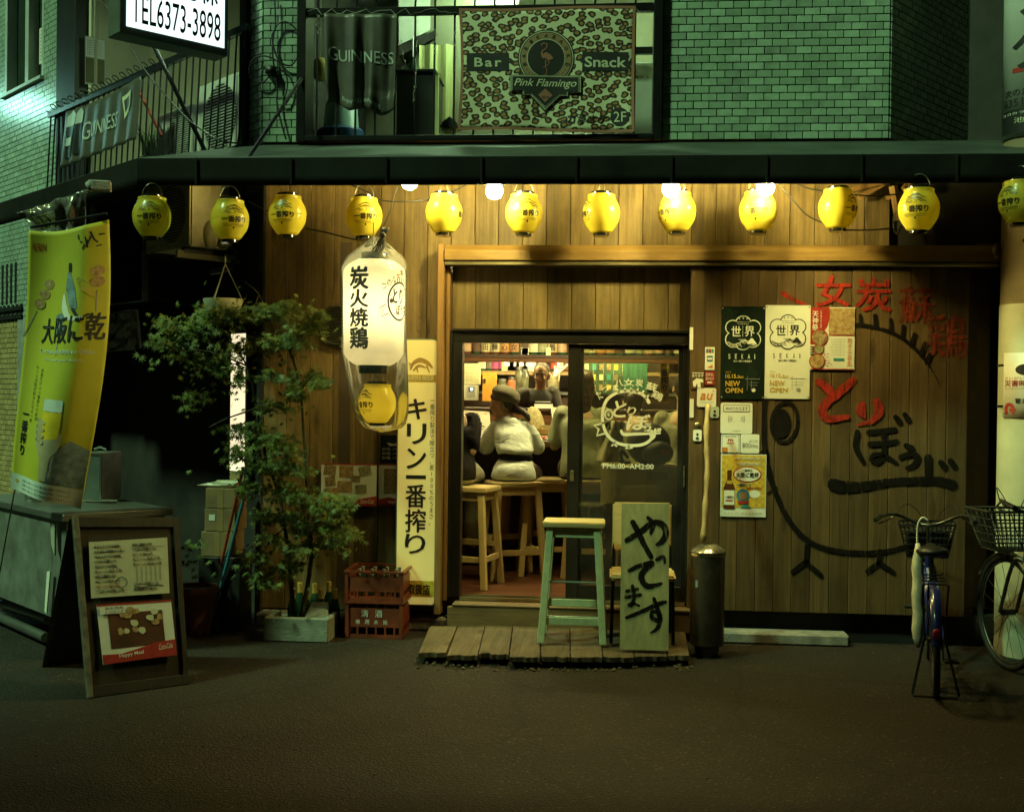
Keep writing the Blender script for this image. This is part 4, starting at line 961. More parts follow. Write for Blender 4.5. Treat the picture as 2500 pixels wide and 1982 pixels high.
# ================================================================== leopard banner
def leopard():
 m=bpy.data.materials.new('leopard_cloth');m.use_nodes=True;nt=m.node_tree;N=nt.nodes;bs=N['Principled BSDF'];bs.inputs['Roughness'].default_value=.7
 tc=N.new('ShaderNodeTexCoord');nd=N.new('ShaderNodeTexNoise');nd.inputs['Scale'].default_value=22;nd.inputs['Detail'].default_value=2;lk(nt,tc.outputs['Object'],nd.inputs['Vector'])
 ad=N.new('ShaderNodeVectorMath');ad.operation='MULTIPLY_ADD';ad.inputs[1].default_value=(.03,.03,.03);lk(nt,nd.outputs['Color'],ad.inputs[0]);lk(nt,tc.outputs['Object'],ad.inputs[2])
 mp=N.new('ShaderNodeMapping');mp.inputs['Rotation'].default_value=(0,0,R(-25));mp.inputs['Scale'].default_value=(.85,1.15,1);sx_=N.new('ShaderNodeSeparateXYZ');cx_=N.new('ShaderNodeCombineXYZ');lk(nt,ad.outputs[0],sx_.inputs[0]);lk(nt,sx_.outputs[0],cx_.inputs[0]);lk(nt,sx_.outputs[2],cx_.inputs[1]);lk(nt,cx_.outputs[0],mp.inputs[0])
 v=N.new('ShaderNodeTexVoronoi');v.voronoi_dimensions='2D';v.inputs['Scale'].default_value=20;v.inputs['Randomness'].default_value=.75;lk(nt,mp.outputs[0],v.inputs['Vector'])
 n2=N.new('ShaderNodeTexNoise');n2.inputs['Scale'].default_value=42;n2.inputs['Detail'].default_value=1;lk(nt,tc.outputs['Object'],n2.inputs['Vector'])
 sc=N.new('ShaderNodeMath');sc.operation='MULTIPLY_ADD';sc.inputs[1].default_value=.20;lk(nt,n2.outputs[0],sc.inputs[0]);lk(nt,v.outputs['Distance'],sc.inputs[2])
 rp=N.new('ShaderNodeValToRGB');e=rp.color_ramp.elements;rp.color_ramp.interpolation='CONSTANT'
 e[0].position=0;e[0].color=(.34,.18,.05,1);e[1].position=.31;e[1].color=(.022,.016,.01,1);x_=rp.color_ramp.elements.new(.545);x_.color=(.70,.67,.44,1)
 lk(nt,sc.outputs[0],rp.inputs[0]);lk(nt,rp.outputs[0],bs.inputs['Base Color']);return m
M_leo=leopard()
M_tan=pm('tan_print',(.30,.19,.09),rough=.7,var=.06);M_cre=pm('cream_print',(.62,.62,.42),rough=.7,var=.04);M_pink=pm('pink_print',(.36,.15,.09),rough=.7,var=.05)
M_blkc=pm('black_cloth_print',(.014,.014,.012),rough=.7)
tl,tr,br,bl=(P(*k3(*q),-.085)for q in((62,65),(1380,47),(1370,985),(52,970)))
LB=thing('leopard_banner','leopard print karaoke bar banner hung on the upstairs railing','banner',(tl+tr+br+bl)/4)
def fl(u,v,off):
 p=(tl*(1-u)+tr*u)*(1-v)+(bl*(1-u)+br*u)*v
 d=.012*math.sin(u*5.2)*math.sin(v*math.pi)+.006*math.sin(u*17+v*3)*v
 p=p+V((0,-1,0))*(off+d);p.z+=.012*math.sin(u*math.pi*2)*(v-.5);p.x+=(.018*math.sin(v*math.pi)*(1 if u<.5 else-.3)*abs(1-2*u)**2);return p
s=Surf(tl,tr,br,bl,LB,fn=fl,sub=.06)
s.sheet('cloth',M_leo,30,20,.002,smooth=2)
for r_ in((0,0,1,.022),(0,.978,1,1),(0,.022,.016,.978),(.984,.022,1,.978)):s.rect(*r_,M_pink,off=.0015,name='hem')
def kb(x,y):return((x-57)/1318,(y-57)/920)
def br_(x0,y0,x1,y1):a=kb(x0,y0);b_=kb(x1,y1);return(*a,*b_)
s.rect(*br_(105,398,435,532),M_blkc,off=.002);s.rect(*br_(985,390,1330,528),M_blkc,off=.002)
s.text('Bar',*br_(165,432,378,502),M_cre,bold=.02,off=.0035,spc=1.25);s.text('Snack',*br_(1003,425,1315,502),M_cre,bold=.02,off=.0035)
cu_,cv_=kb(715,438);m1=s.W/1318
for r_,m_,o_ in((212,M_blkc,.002),(203,M_cre,.003),(197,M_blkc,.004),(190,M_tan,.005),(142,M_cre,.006),(137,M_blkc,.007)):s.disc(cu_,cv_,r_*m1,m_,off=o_,n=44)
for i,ch in enumerate('BAR•KARAOKE'):
 a=R(-196+i*21.2);x_,y_=715+166*math.cos(a),438+166*math.sin(a);s.text(ch,*br_(x_-13,y_-16,x_+13,y_+16),M_blkc,off=.0065,rot=a+math.pi/2,keep=True,bold=.01)
for i in range(14):a=R(20+i*10.7);s.disc(*kb(715+166*math.cos(a),438+166*math.sin(a)),4*m1,M_blkc,off=.0065,n=8)
# flamingo
for pts,wd in(([(700,330),(722,338),(715,365),(690,385),(684,410),(700,430)],[5,8,8,9,14,26]),([(690,425),(715,420),(745,435),(768,440)],[20,46,38,4]),([(712,455),(715,500),(722,540),(716,562)],[9,5,4,4]),([(730,450),(738,480),(712,500),(696,512)],[9,5,4,4]),([(700,328),(682,340),(680,352)],[9,7,3]),([(700,562),(724,562)],[4,3])):
 s.stroke([kb(*q)for q in pts],[w_*m1 for w_ in wd],M_pink,off=.0085)
SH_=[(450,570),(975,570),(975,690),(880,690),(880,715),(820,715),(712,822),(604,715),(545,715),(545,690),(450,690)]
def shrink(p,k):return[kb(712+(x_-712)*(1-k/262),640+(y_-640)*(1-k/110))for x_,y_ in p]
for k_,m_,o_ in((-6,M_blkc,.009),(0,M_cre,.010),(6,M_blkc,.011),(11,M_cre,.012),(15,M_blkc,.013)):s.poly(shrink(SH_,k_),m_,off=o_)
s.text('Pink Flamingo',*br_(478,596,945,668),M_cre,off=.0145,shear=.35,bold=.008)
s.poly([kb(712,665),kb(767,715),kb(712,768),kb(660,715)],M_pink,off=.0145);s.text('2014',*br_(685,720,742,740),M_blkc,off=.016)
s.text('カラオケ',*br_(878,845,1170,912),M_blkc,bold=.02,off=.003)
s.disc(*kb(1265,862),68*m1,M_blkc,off=.003);s.text('2F',*br_(1222,825,1315,900),M_cre,off=.0045)
s.flush(smooth=2)
# dark stout banner hanging on the rail
M_stout=pm('dark_banner',(.075,.07,.052),rough=.45,var=.2,scale=5)
M_stw=pm('banner_white',(.45,.50,.45),rough=.5)
tl,tr,br,bl=(P(*k2(*q),-.09)for q in((580,105),(1130,105),(1112,852),(610,782)))
GB=thing('stout_banner','dark GUINNESS banner hanging crumpled from the upstairs railing over the bucket','banner',(tl+tr+br+bl)/4)
def fg(u,v,off):
 p=(tl*(1-u)+tr*u)*(1-v)+(bl*(1-u)+br*u)*v
 d=(.026*math.sin(u*19+v*1.5)+.012*math.sin(u*31+1))*(.35+.65*v)+.02*math.sin(v*9)*(v>.8)*(u-.3)
 p=p+V((0,-1,0))*(off+d);p.z+=.02*math.sin(u*14)*v**3;return p
s=Surf(tl,tr,br,bl,GB,fn=fg,sub=.04);s.sheet('cloth',M_stout,44,24,.002,smooth=2)
s.text('G',.05,.36,.17,.51,M_stw,off=.003);s.text('UINNESS',.185,.385,.96,.51,M_stw,off=.003,bold=.005);s.text('Enjoy GUINNESS',.22,.895,.78,.95,M_stw,off=.003,bold=.01,rot=.06)
s.flush(smooth=2)
# ================================================================== side wing receding to the left
def WL(s_,z,off=0.0):q=C+dL*s_+nL*off;return V((q.x,q.y,z))
s0=SL(PL(157,200));s1_=SL(PL(-60,200))+.4;zw0=P(100,470,0).z-.9
ZTL=6.3;zs_=PL(60,212).z;sw0,sw1=SL(PL(108,150)),SL(PL(16,150))
T=thing('side_brick_wall','glossy pale brick wall of the side wing with a window and a cold glare','wall',WL((s0+s1_)/2,zw0))
mb=MB();q=[WL(s0,zw0,-.004),WL(s1_,zw0,-.004),WL(s1_,zs_,-.004),WL(s0,zs_,-.004)];mb.prism(q,-nL*.2)
q=[WL(s0,zs_,-.004),WL(sw0,zs_,-.004),WL(sw0,ZTL,-.004),WL(s0,ZTL,-.004)];mb.prism(q,-nL*.2)
q=[WL(sw1,zs_,-.004),WL(s1_,zs_,-.004),WL(s1_,ZTL,-.004),WL(sw1,ZTL,-.004)];mb.prism(q,-nL*.2);mb.build('backing',M_mort,T)
def vis(p):return inview(p)and p.z>PL(80,420).z-.3
brick_field(T,WL(s1_,0),-dL,nL,s1_-s0,zw0,ZTL,M_brick2,holes=((s1_-sw1,s1_-sw0,zs_,9),),view=vis)
WN=thing('side_window','sliding window with pale frame and paper notices in the side brick wall','window',WL((sw0+sw1)/2,zs_))
M_pale=pm('pale_frame',(.42,.46,.40),rough=.45,var=.06)
M_dglass=pm('dark_window_glass',(.03,.05,.035),rough=.08,spec=.8,var=.2)
def lbox(name,mat,par,s_a,s_b,z_a,z_b,o_a,o_b,bev=.003):
 q=[WL(s_a,z_a,o_a),WL(s_b,z_a,o_a),WL(s_b,z_b,o_a),WL(s_a,z_b,o_a)];mb=MB();mb.prism(q,nL*(o_b-o_a));return mb.build(name,mat,par,bevel=bev)
lbox('glass',M_dglass,WN,sw0-.01,sw1+.01,zs_,ZTL,-.1,-.09,0)
for a_,b_ in((sw0-.01,sw0+.035),(SL(PL(72,150)),SL(PL(64,150))),(sw1-.045,sw1+.02)):lbox('frame',M_pale,WN,a_,b_,zs_,ZTL,-.088,.012)
lbox('sill',M_pale,WN,sw0-.03,sw1+.05,zs_-.03,zs_+.004,-.08,.05)
sN=Surf(WL(SL(PL(80,100)),PL(90,62).z,-.06),WL(SL(PL(105,100)),PL(90,62).z,-.06),WL(SL(PL(105,100)),PL(95,147).z,-.06),WL(SL(PL(80,100)),PL(95,147).z,-.06),WN)
sN.sheet('notice',M_wht,th=.002)
for k in range(9):sN.text('お知らせ 営業時間',.1,.06+k*.1,.9,.11+k*.1,M_ink if k%5 else M_red,off=.002,res=1)
sN.flush()
# black column, pale pipe
lbox('black_column',M_black,None,SL(PL(197,150)),SL(PL(151,150)),zw0,ZTL,-.25,.05);o=bpy.data.objects['black_column'];tag(o,'black steel column between the side brick wall and the side balcony','column')
pz=WL(SL(PL(203,150)),0,-.1)
mb=MB();mb.tube([V((pz.x,pz.y,ZA-.3)),V((pz.x,pz.y,ZTL))],.032,10);tag(mb.build('drain_pipe',M_cream,smooth=True),'cream drain pipe running up beside the black column','pipe')
# side balcony: back wall, end wall, stair stringer, lit louvre
SBW=thing('side_balcony','cream walled side balcony lit cold green behind the sloping railing','balcony',WL(.9,ZA,-.8))
se=SL(PL(203,150))-.02;zb0=PL(340,400).z-.15
q=[WL(-.6,zb0,-1.7),WL(se+.9,zb0,-1.7),WL(se+.9,ZTL,-1.7),WL(-.6,ZTL,-1.7)];mb=MB();mb.prism(q,-nL*.06);mb.build('rear_wall',M_cream,SBW)
q=[WL(se,zb0,-.06),WL(se,zb0,-1.69),WL(se,ZTL,-1.69),WL(se,ZTL,-.06)];mb=MB();mb.prism(q,dL*.05);mb.build('end_wall',M_cream,SBW)
q=[WL(.1,zb0,-.0),WL(s0,zb0,-.0),WL(s0,zb0,-1.69),WL(.1,zb0,-1.69)];mb=MB();mb.prism(q,(0,0,-.05));mb.build('deck',M_dark,SBW)
q=[WL(-.3,ZTL,-.02),WL(s0,ZTL,-.02),WL(s0,ZTL,-1.69),WL(-.3,ZTL,-1.69)];mb=MB();mb.prism(q,(0,0,.05));mb.build('ceiling',M_white,SBW)
M_oliv=pm('olive_trim',(.16,.15,.07),rough=.8)
def PB(x,y):return PP(x,y,C+nL*-1.6,nL)
q=[PB(*k1(*t))for t in((1080,960),(1800,330),(1800,420),(1080,1060))];mb=MB();mb.prism(q,nL*.03);mb.build('stair_string',M_oliv,SBW)
q=[PB(*k1(*t))for t in((1180,560),(1800,60),(1800,130),(1180,640))];mb=MB();mb.prism(q,nL*.03);mb.build('hand_rail',M_oliv,SBW)
for(x_,y_)in((1170,775),(1245,705),(1300,660),(1363,610),(1422,568),(1488,505),(1545,465),(1610,400)):
 q=[PB(*k1(x_-20,y_+2)),PB(*k1(x_+16,y_-32)),PB(*k1(x_+16,y_+22)),PB(*k1(x_-20,y_+50))];mb=MB();mb.prism(q,nL*.02);mb.build('stair_opening',M_black,SBW)
def PE(x,y,d=0.0):return PP(x,y,WL(se,0)-dL*d,dL)
sb=Surf(PE(207,88),PE(258,98),PE(258,214),PE(207,206),SBW);sb.n=-sb.n if sb.n.dot(dL)>0 else sb.n
sb.rect(0,0,1,1,M_pale,off=.004,name='board_frame');sb.rect(.03,.03,.93,.42,M_wht,off=.007,name='notice');sb.rect(.03,.44,.93,.96,M_oliv,off=.007,name='board_panel')
for k in range(7):sb.text('管理組合からのお知らせ',.08,.07+k*.048,.85,.095+k*.048,M_ink,off=.009,res=1)
sb.flush()
# fluorescent on the balcony ceiling
cl=WL(.75,ZT-.06,-.55)
T=thing('ceiling_lamp','fluorescent batten on the side balcony ceiling behind the telephone sign','lamp',cl)
mb=MB();mb.bar(cl-dL*.55+V((0,0,.03)),cl+dL*.55+V((0,0,.03)),.09,.05);mb.build('housing',M_white,T,bevel=.005)
mb=MB();mb.tube([cl-dL*.5,cl+dL*.5],.015,10);mb.build('tube',MATS['cold_tube'],T,smooth=True)
# street lamp of the side lane: its reflection glares in the glazed wall
Wp=PL(85,262);dr=(Wp-EYE).normalized();rf=dr-nL*(2*dr.dot(nL));lp=Wp+rf*2.6
T=thing('street_lamp','fluorescent street lamp of the side lane standing left of the picture','street lamp',(lp.x-.5,lp.y+.1,0))
mb=MB();mb.tube([V((lp.x-.5,lp.y+.1,0)),V((lp.x-.5,lp.y+.1,lp.z+.15)),V((lp.x-.25,lp.y+.05,lp.z+.22)),V((lp.x,lp.y,lp.z+.10))],.04,10);mb.build('pole',M_iron,T,smooth=True)
mb=MB();mb.bar(lp-dL*.36+V((0,0,.07)),lp+dL*.36+V((0,0,.07)),.16,.06);mb.build('shade',M_white,T,bevel=.01)
mb=MB();mb.tube([lp-dL*.32,lp+dL*.32],.045,12);mb.build('tube',glow('street_tube',(.42,1.0,.80),85),T,smooth=True)
# railing of the side balcony
RL=thing('side_railing','sloping-looking black iron railing of the side balcony topped with wire coils','railing',WL(.8,ZA-.1,.06))
zrl=PL(344,183,.06).z;sR0,sR1=SL(PL(606,150,.06)),SL(PL(120,300,.06))
def awz(s_):return zf1+(ZA-zf1)*.93
mb=MB();mb.bar(WL(sR0,zrl,.06),WL(sR1,zrl,.06),.035,.05);mb.build('top_rail',M_iron,RL)
mb=MB();mb.bar(WL(sR0,awz(0)+.02,.06),WL(sR1,awz(0)+.02,.06),.025,.025);mb.build('bottom_rail',M_iron,RL)
s_=sR0+.07;k=0
while s_<sR1:
 mb=MB();mb.tube([WL(s_,awz(s_)-.01,.1),WL(s_,awz(s_)+.08,.085),WL(s_-.02,zrl,.06)],.0075,6);mb.build('bar',M_iron,RL,smooth=True);s_+=.105
coil=[]
sA,sB=SL(PL(360,170,.06))-.25,sR1;nT=17
for i in range(nT*14):
 a=2*math.pi*i/14;coil.append(WL(sA+(sB-sA)*i/(nT*14)+.02*math.sin(a),zrl+.05+.035*math.sin(a),.06+.04*math.cos(a)))
mb=MB();mb.tube(coil,.005,5);mb.build('wire_coil',M_iron,RL,smooth=2)
# corner post and stays
o=lbox('corner_post',M_iron,None,SL(PL(607,150,.02))+.001,SL(PL(590,150,.02)),ZA-.06,ZT,-.05,.04);tag(o,'black iron post at the brick pillar where the side railing ends','post')
def stick(name,label,cat,a,b_,r_,mat=None):
 mb=MB();mb.tube([a,b_],r_,8);return tag(mb.build(name,mat or M_iron,smooth=True),label,cat)
stick('awning_stay','diagonal black stay from the brick pillar down to the awning corner','stay',P(*k2(415,590),-.06),P(*k2(12,1185),-.72),.013)
stick('sign_stay','thick black stay running down from the telephone sign to the side railing','stay',PL(*k1(1125,300),.5),PL(*k1(1530,1130),.14),.016)
mb=MB();mb.tube(smoothpts([PL(*k1(*q),.45-.05*i)for i,q in enumerate(((750,-20),(1050,480),(1250,730),(1400,890),(1500,965),(1620,1040),(1800,1075)))]),.006,6)
tag(mb.build('overhead_cable',M_cord,smooth=2),'black cable sagging across the side balcony to the corner post','cable')
mb=MB();mb.tube(smoothpts([P(*k2(*q),-.04)for q in((215,-20),(220,200),(195,280),(240,440),(330,490),(395,400),(390,250),(300,165),(220,210),(200,400),(235,650),(232,760),(260,900),(300,1040))]),.006,6)
mb.tube(smoothpts([P(*k2(*q),-.045)for q in((180,560),(130,615),(60,600),(25,530),(60,440),(150,420),(260,480),(310,600),(290,720),(240,740))]),.0055,6)
mb.box(P(*k2(185,525),-.04),(.06,.04,.05))
tag(mb.build('cable_loops',M_cord,smooth=2),'tangle of black cable loops hanging on the brick pillar','cable')
# stout banner on the side railing
tl,tr,br,bl=PL(*k1(492,835),.1),PL(*k1(1048,565),.1),PL(*k1(1003,1040),.14),PL(*k1(445,1262),.14)
GB2=thing('stout_banner','dark GUINNESS banner with pint glasses and a harp tied along the side railing','banner',(tl+br)/2)
def fg2(u,v,off):
 p=(tl*(1-u)+tr*u)*(1-v)+(bl*(1-u)+br*u)*v
 return p+nL*(off+.012*math.sin(u*42)*(.3+.7*v)+.03*math.sin(u*6)*v*(1-v))+V((0,0,-.03*math.sin(u*math.pi)*(1-v)))
s=Surf(tl,tr,br,bl,GB2,fn=fg2,sub=.018);s.sheet('cloth',M_stout,50,14,.002,smooth=2)
s.text('G',.32,.34,.405,.66,M_stw,off=.009);s.text('UINNESS',.415,.38,.75,.64,M_stw,off=.009,bold=.005)
s.poly([(.80,.2),(.90,.14),(.905,.4),(.84,.58),(.83,.45)],M_cre,off=.009);s.poly([(.825,.27),(.882,.22),(.885,.38),(.845,.47)],M_stout,off=.012)
for(u0,w_)in((.06,.13),(.195,.09)):s.poly([(u0,.12),(u0+w_*.5,.02),(u0+w_,.12),(u0+w_*.95,.3),(u0,.3)],M_stw,off=.009);s.poly([(u0,.3),(u0+w_*.95,.3),(u0+w_*.8,.85),(u0+w_*.1,.85)],M_black,off=.009)
s.rect(.075,.5,.16,.64,M_stw,off=.012)
s.flush(smooth=2)
# condensers on the side balcony
def ac_unit(name,label,origin,ex,ey,w_,d_,h_,mat,grp=None):
 """origin: front-left-bottom; ex along the grille face, ey into the body"""
 ex,ey=V(ex).normalized(),V(ey).normalized();o0=V(origin);T=thing(name,label,'air conditioner',o0+ex*w_/2+ey*d_/2,group=grp);U=V((0,0,1))
 mb=MB();mb.prism([o0,o0+ex*w_,o0+ex*w_+ey*d_,o0+ey*d_],U*h_);mb.build('casing',mat,T,bevel=.012,seg=2)
 f=lambda u,v,off=0:o0+ex*(w_*u)+U*(h_*v)-ey*off
 cx,cz,rr=.40,.5,h_*.42
 mb=MB();n=28;mb.add([f(cx,cz,.002)]+[f(cx,cz,.002)+ex*rr*math.cos(2*math.pi*k/n)+U*rr*math.sin(2*math.pi*k/n)for k in range(n)],[(0,1+k,1+(k+1)%n)for k in range(n)]);mb.build('fan_opening',M_black,T)
 for k in range(-11,12):
  z=k*h_*.038;hw=math.sqrt(max(0,(rr*1.03)**2-z*z))
  if hw>.02:mb=MB();mb.bar(f(cx,cz,.008)+U*z-ex*hw,f(cx,cz,.008)+U*z+ex*hw,.006,.006);mb.build('grille_bar',mat,T)
 mb=MB();mb.prism([f(.80,.1,.004),f(.96,.1,.004),f(.96,.9,.004),f(.80,.9,.004)],-ey*.002)
 mb.build('service_panel',mat,T)
 for u in(.15,.85):mb=MB();mb.bar(o0+ex*w_*u-U*.02,o0+ex*w_*u+ey*d_-U*.02,.05,.04);mb.build('foot',M_iron,T)
 return T
M_acw=pm('ac_white',(.55,.56,.48),rough=.45,var=.08,dirt=.2)
ac_unit('condenser_unit','white condenser behind the middle of the side railing beside the plants',PL(*k1(1440,1190),-.18)+V((0,0,.0)),dL,-nL,.62,.26,.44,M_acw,'condensers upstairs')
ac_unit('condenser_unit','white condenser behind the side railing next to the corner post',PL(*k1(1760,1130),-.2),dL,-nL,.62,.26,.58,M_acw,'condensers upstairs')
q=[PL(*k1(*t),-.22)for t in((1530,850),(1800,590),(1800,720),(1560,870))];mb=MB();mb.prism(q,-nL*.25);tag(mb.build('slanted_panel',M_white),'slanted white panel above the condenser at the corner post','panel')
stick('red_pole','thin red pole leaning inside the side railing by the plants','pole',PL(*k1(1040,690),-.1),PL(*k1(1205,1015),-.1),.012,pm('rust_red',(.30,.05,.03),rough=.5))
# potted grass on the balcony
pc=PL(*k1(1120,1180),-.12);T=thing('potted_grass','tuft of long green leaves in a white pot behind the side railing','plant',(pc.x,pc.y,zb0))
mb=MB();mb.lathe([(.07,zb0),(.10,pc.z-.0),(.095,pc.z)],16,(pc.x,pc.y,0));mb.build('pot',M_wht,T,smooth=True)
M_blade=pm('grass_leaf',(.10,.22,.05),rough=.5,var=.3,scale=12)
random.seed(12);mb=MB()
for k in range(46):
 a=random.uniform(0,6.28);L_=random.uniform(.2,.42);b0=V((pc.x+random.uniform(-.05,.05),pc.y+random.uniform(-.05,.05),pc.z-.02));d=V((math.cos(a),math.sin(a),0));w_=d.cross(V((0,0,1)))*.008
 pts=[b0+d*(L_*.55*t*t)+V((0,0,L_*(1.15*t-.35*t*t)))for t in(0,.35,.7,1)]
 mb.add([p_+w_*(1-i/3.2)*s_ for i,p_ in enumerate(pts)for s_ in(-1,1)],[(2*i,2*i+1,2*i+3,2*i+2)for i in range(3)])
mb.build('foliage',M_blade,T,recalc=False)
# ================================================================== lit telephone sign
A_=PL(549,110,.22)
def PS(x,y):return PP(x,y,A_,dL)
bl,br=PS(308,66),PS(547,117);tr=br+V((0,0,.72));tl=bl+V((0,0,.72));br.z=bl.z=(br.z+bl.z)/2;tr.z=tl.z=br.z+.72
SG=thing('telephone_sign','lit white projecting sign box with telephone number in black','sign',(bl+br)/2)
M_sign=glow('sign_face',(.80,1.0,.97),1.15)
ex=(br-bl).normalized();th=.17;fnv=-dL
w_=(br-bl).length
mb=MB();o0=bl-ex*.045-V((0,0,.05));mb.prism([o0,o0+ex*(w_+.075),o0+ex*(w_+.075)+dL*th,o0+dL*th],(0,0,.86));SGB=mb.build('case',pm('sign_case',(.10,.12,.10),rough=.45,var=.1),SG,bevel=.006)
for nm,sgn in(('face',-1),('rear_face',1)):
 off_=dL*(-.004 if sgn<0 else th+.001)
 mb=MB();mb.prism([bl+off_,br+off_,tr+off_,tl+off_],dL*.003);mb.build(nm,M_sign,SG)
sf=Surf(tl-dL*.006,tr-dL*.006,br-dL*.006,bl-dL*.006,SG)
M_cyan=pm('cyan_letter',(.02,.45,.62),rough=.5)
H_=.72
def sv(y):return 1-y
sf.text('TEL6373-3898',.045,.70,.955,.955,M_ink,off=.002,bold=.006)
for i,ch in enumerate('地住宅株'):sf.text(ch,.08+i*.22,.34,.26+i*.22,.64,M_cyan,off=.002,bold=.015)
sf.flush()
# ================================================================== painted bird and characters on the shutter
def cm(x,y):return(1680+x*.4095,600+y*.4095)
sh=rect_px(1683,641,2362,1496,YS-.003,SH)
KW=.4095
BSN=[0]
def bs_(pts,wd,mat=M_blkpaint,f=cm,nm='painted_character',sm=True):
 sh.strokep([f(*q)for q in pts],[w_*KW for w_ in wd]if isinstance(wd,(list,tuple))else wd*KW,mat,off=.003+.0002*(BSN[0]%9),name=nm,smooth=sm,jit=.09);BSN[0]+=1
 if nm in('painted_comb','painted_beak'):sh.flush()
def dd(x,y):return(x*K,y*K)
bs_([(985,470),(1060,478),(1130,492),(1210,517),(1300,570),(1370,632),(1425,700)],[26,24,20,24,22,22,16],nm='painted_outline')
bs_([(1425,700),(1470,770),(1500,840)],[8,5,3],nm='painted_outline')
for a,b_ in(((1025,415),(1030,470)),((1113,415),(1118,475)),((1207,440),(1208,505)),((1283,480),(1275,545)),((1350,525),(1330,590)),((1410,580),(1390,645)),((1440,650),(1420,700))):bs_([a,b_],[22,26],nm='painted_comb',sm=False)
sh.strokep([dd(*q)for q in((1611,838),(1609,880),(1610,940),(1618,990),(1632,1035),(1655,1085),(1685,1125),(1720,1148),(1765,1160),(1820,1164),(1870,1160),(1920,1146))],[14,13,13,14,12,13,13,12,13,13,12,10],M_blkpaint,off=.003,name='painted_outline',jit=.08)
for a,b_ in(((1699,1150),(1697,1186)),((1697,1182),(1668,1204)),((1697,1184),(1729,1211)),((1853,1160),(1850,1186)),((1850,1184),(1826,1203)),((1850,1184),(1883,1206))):sh.strokep([dd(*a),dd(*b_)],[13,11],M_blkpaint,off=.0035,name='painted_foot',smooth=False);sh.flush()
bs_([(430,1232),(470,1222),(480,1290)],[14,16,12],nm='painted_beak');bs_([(525,1440),(470,1478)],[16,8],nm='painted_beak',sm=False)
eye=[(575+78*math.cos(a)-8*math.sin(a),1052+118*math.sin(a))for a in[k*math.pi/8 for k in range(17)]]
bs_(eye,[20,20,22,20,18,18,20,22,24,22,20,20,22,24,22,20,20],nm='painted_eye')
sh.poly([sh.px(*cm(552+62*math.cos(a),1058+88*math.sin(a)))for a in[k*math.pi/12 for k in range(24)]],M_blkpaint,off=.003,name='painted_eye')
sh.flush()
bs_([(565,285),(620,318),(700,352)],[30,26,14],M_redp)
for t,b_ in(('女',(765,180,965,362)),('炭',(1000,195,1212,392)),('蘇',(1255,242,1466,462)),('鶏',(1420,412,1662,672))):
 sh.textp(t,*cm(b_[0],b_[1]),*cm(b_[2],b_[3]),M_redp if t in '女炭' else M_redf,off=.003,bold=.03,name='painted_character');sh.flush()
sh.flush()
bs_([(772,808),(830,850),(870,905)],[38,50,40],M_redp);bs_([(985,800),(905,868),(820,940),(800,985),(835,1030),(950,1020)],[40,50,52,50,46,30],M_redp)
sh.flush()
bs_([(1035,945),(1030,985),(1050,1020)],[40,58,20],M_redp);bs_([(1120,925),(1140,985),(1095,1040),(1010,1068)],[42,56,38,10],M_redp)
sh.flush()
bs_([(1010,1108),(1000,1200),(1045,1290)],[30,34,26]);bs_([(1072,1112),(1150,1106),(1235,1098)],32);bs_([(1080,1182),(1160,1178),(1245,1168)],32)
bs_([(1165,1100),(1166,1180),(1165,1250),(1130,1290),(1092,1275),(1110,1245),(1170,1250),(1240,1295)],[30,32,34,30,28,28,28,24]);bs_([(1235,1020),(1262,1055)],[30,34],sm=False);bs_([(1290,1005),(1312,1040)],[30,34],sm=False)
sh.flush()
bs_([(1295,1190),(1335,1205)],[28,32],sm=False);bs_([(1262,1260),(1330,1240),(1368,1262),(1345,1305),(1300,1325)],[30,34,36,30,18])
sh.flush()
bs_([(1432,1262),(1432,1390)],[46,40],sm=False);bs_([(1505,1290),(1530,1320)],[34,36],sm=False);bs_([(1562,1280),(1590,1320)],[34,36],sm=False)
bs_([(862,1420),(900,1432),(1020,1436),(1180,1412),(1330,1402),(1480,1400),(1580,1425)],[70,72,58,46,46,50,60])
sh.flush()
# ================================================================== posters and stickers on the shutter
M_pblk=pm('poster_black',(.012,.022,.016),rough=.22,var=.2,spec=.6,bump=.25,bscale=14)
M_pwht=pm('poster_white',(.74,.76,.68),rough=.35,var=.03,bump=.15,bscale=12)
M_gold=pm('gold_print',(.55,.36,.05),rough=.5);M_grey=pm('grey_print',(.30,.31,.28),rough=.5)
M_yel=pm('poster_yellow',(.72,.50,.06),rough=.4,var=.15,scale=30);M_tan2=pm('photo_brown',(.26,.13,.05),rough=.45,var=.5,scale=38,col2=(.55,.42,.2))
M_photo=pm('photo_dark',(.10,.06,.03),rough=.4,col2=(.5,.38,.2),scale=60);M_photo2=pm('photo_green',(.10,.12,.04),rough=.4,col2=(.45,.40,.24),scale=55)
M_ora=pm('orange_print',(.60,.20,.03),rough=.5);M_blu=pm('blue_print',(.05,.20,.38),rough=.5);M_teal=pm('teal_print',(.05,.30,.28),rough=.5)
M_bottle=pm('beer_brown',(.10,.035,.012),rough=.15,coat=.4);M_green=pm('green_glaze',(.015,.05,.025),rough=.12,coat=.5)
YP=YS-.008
def sheet_on(name,label,cat,x0,y0,x1,y1,mat,f=cm,th=.002,rad=0,Y=YP,nu=1,nv=1,parent=None,curl=0.0):
 a,b_=f(x0,y0),f(x1,y1);s=rect_px(a[0],a[1],b_[0],b_[1],Y)
 T=thing(name,label,cat,s.p(.5,.5));s.parent=T
 s.sheet('sheet',mat,nu,nv,th,rad=rad);return s,T
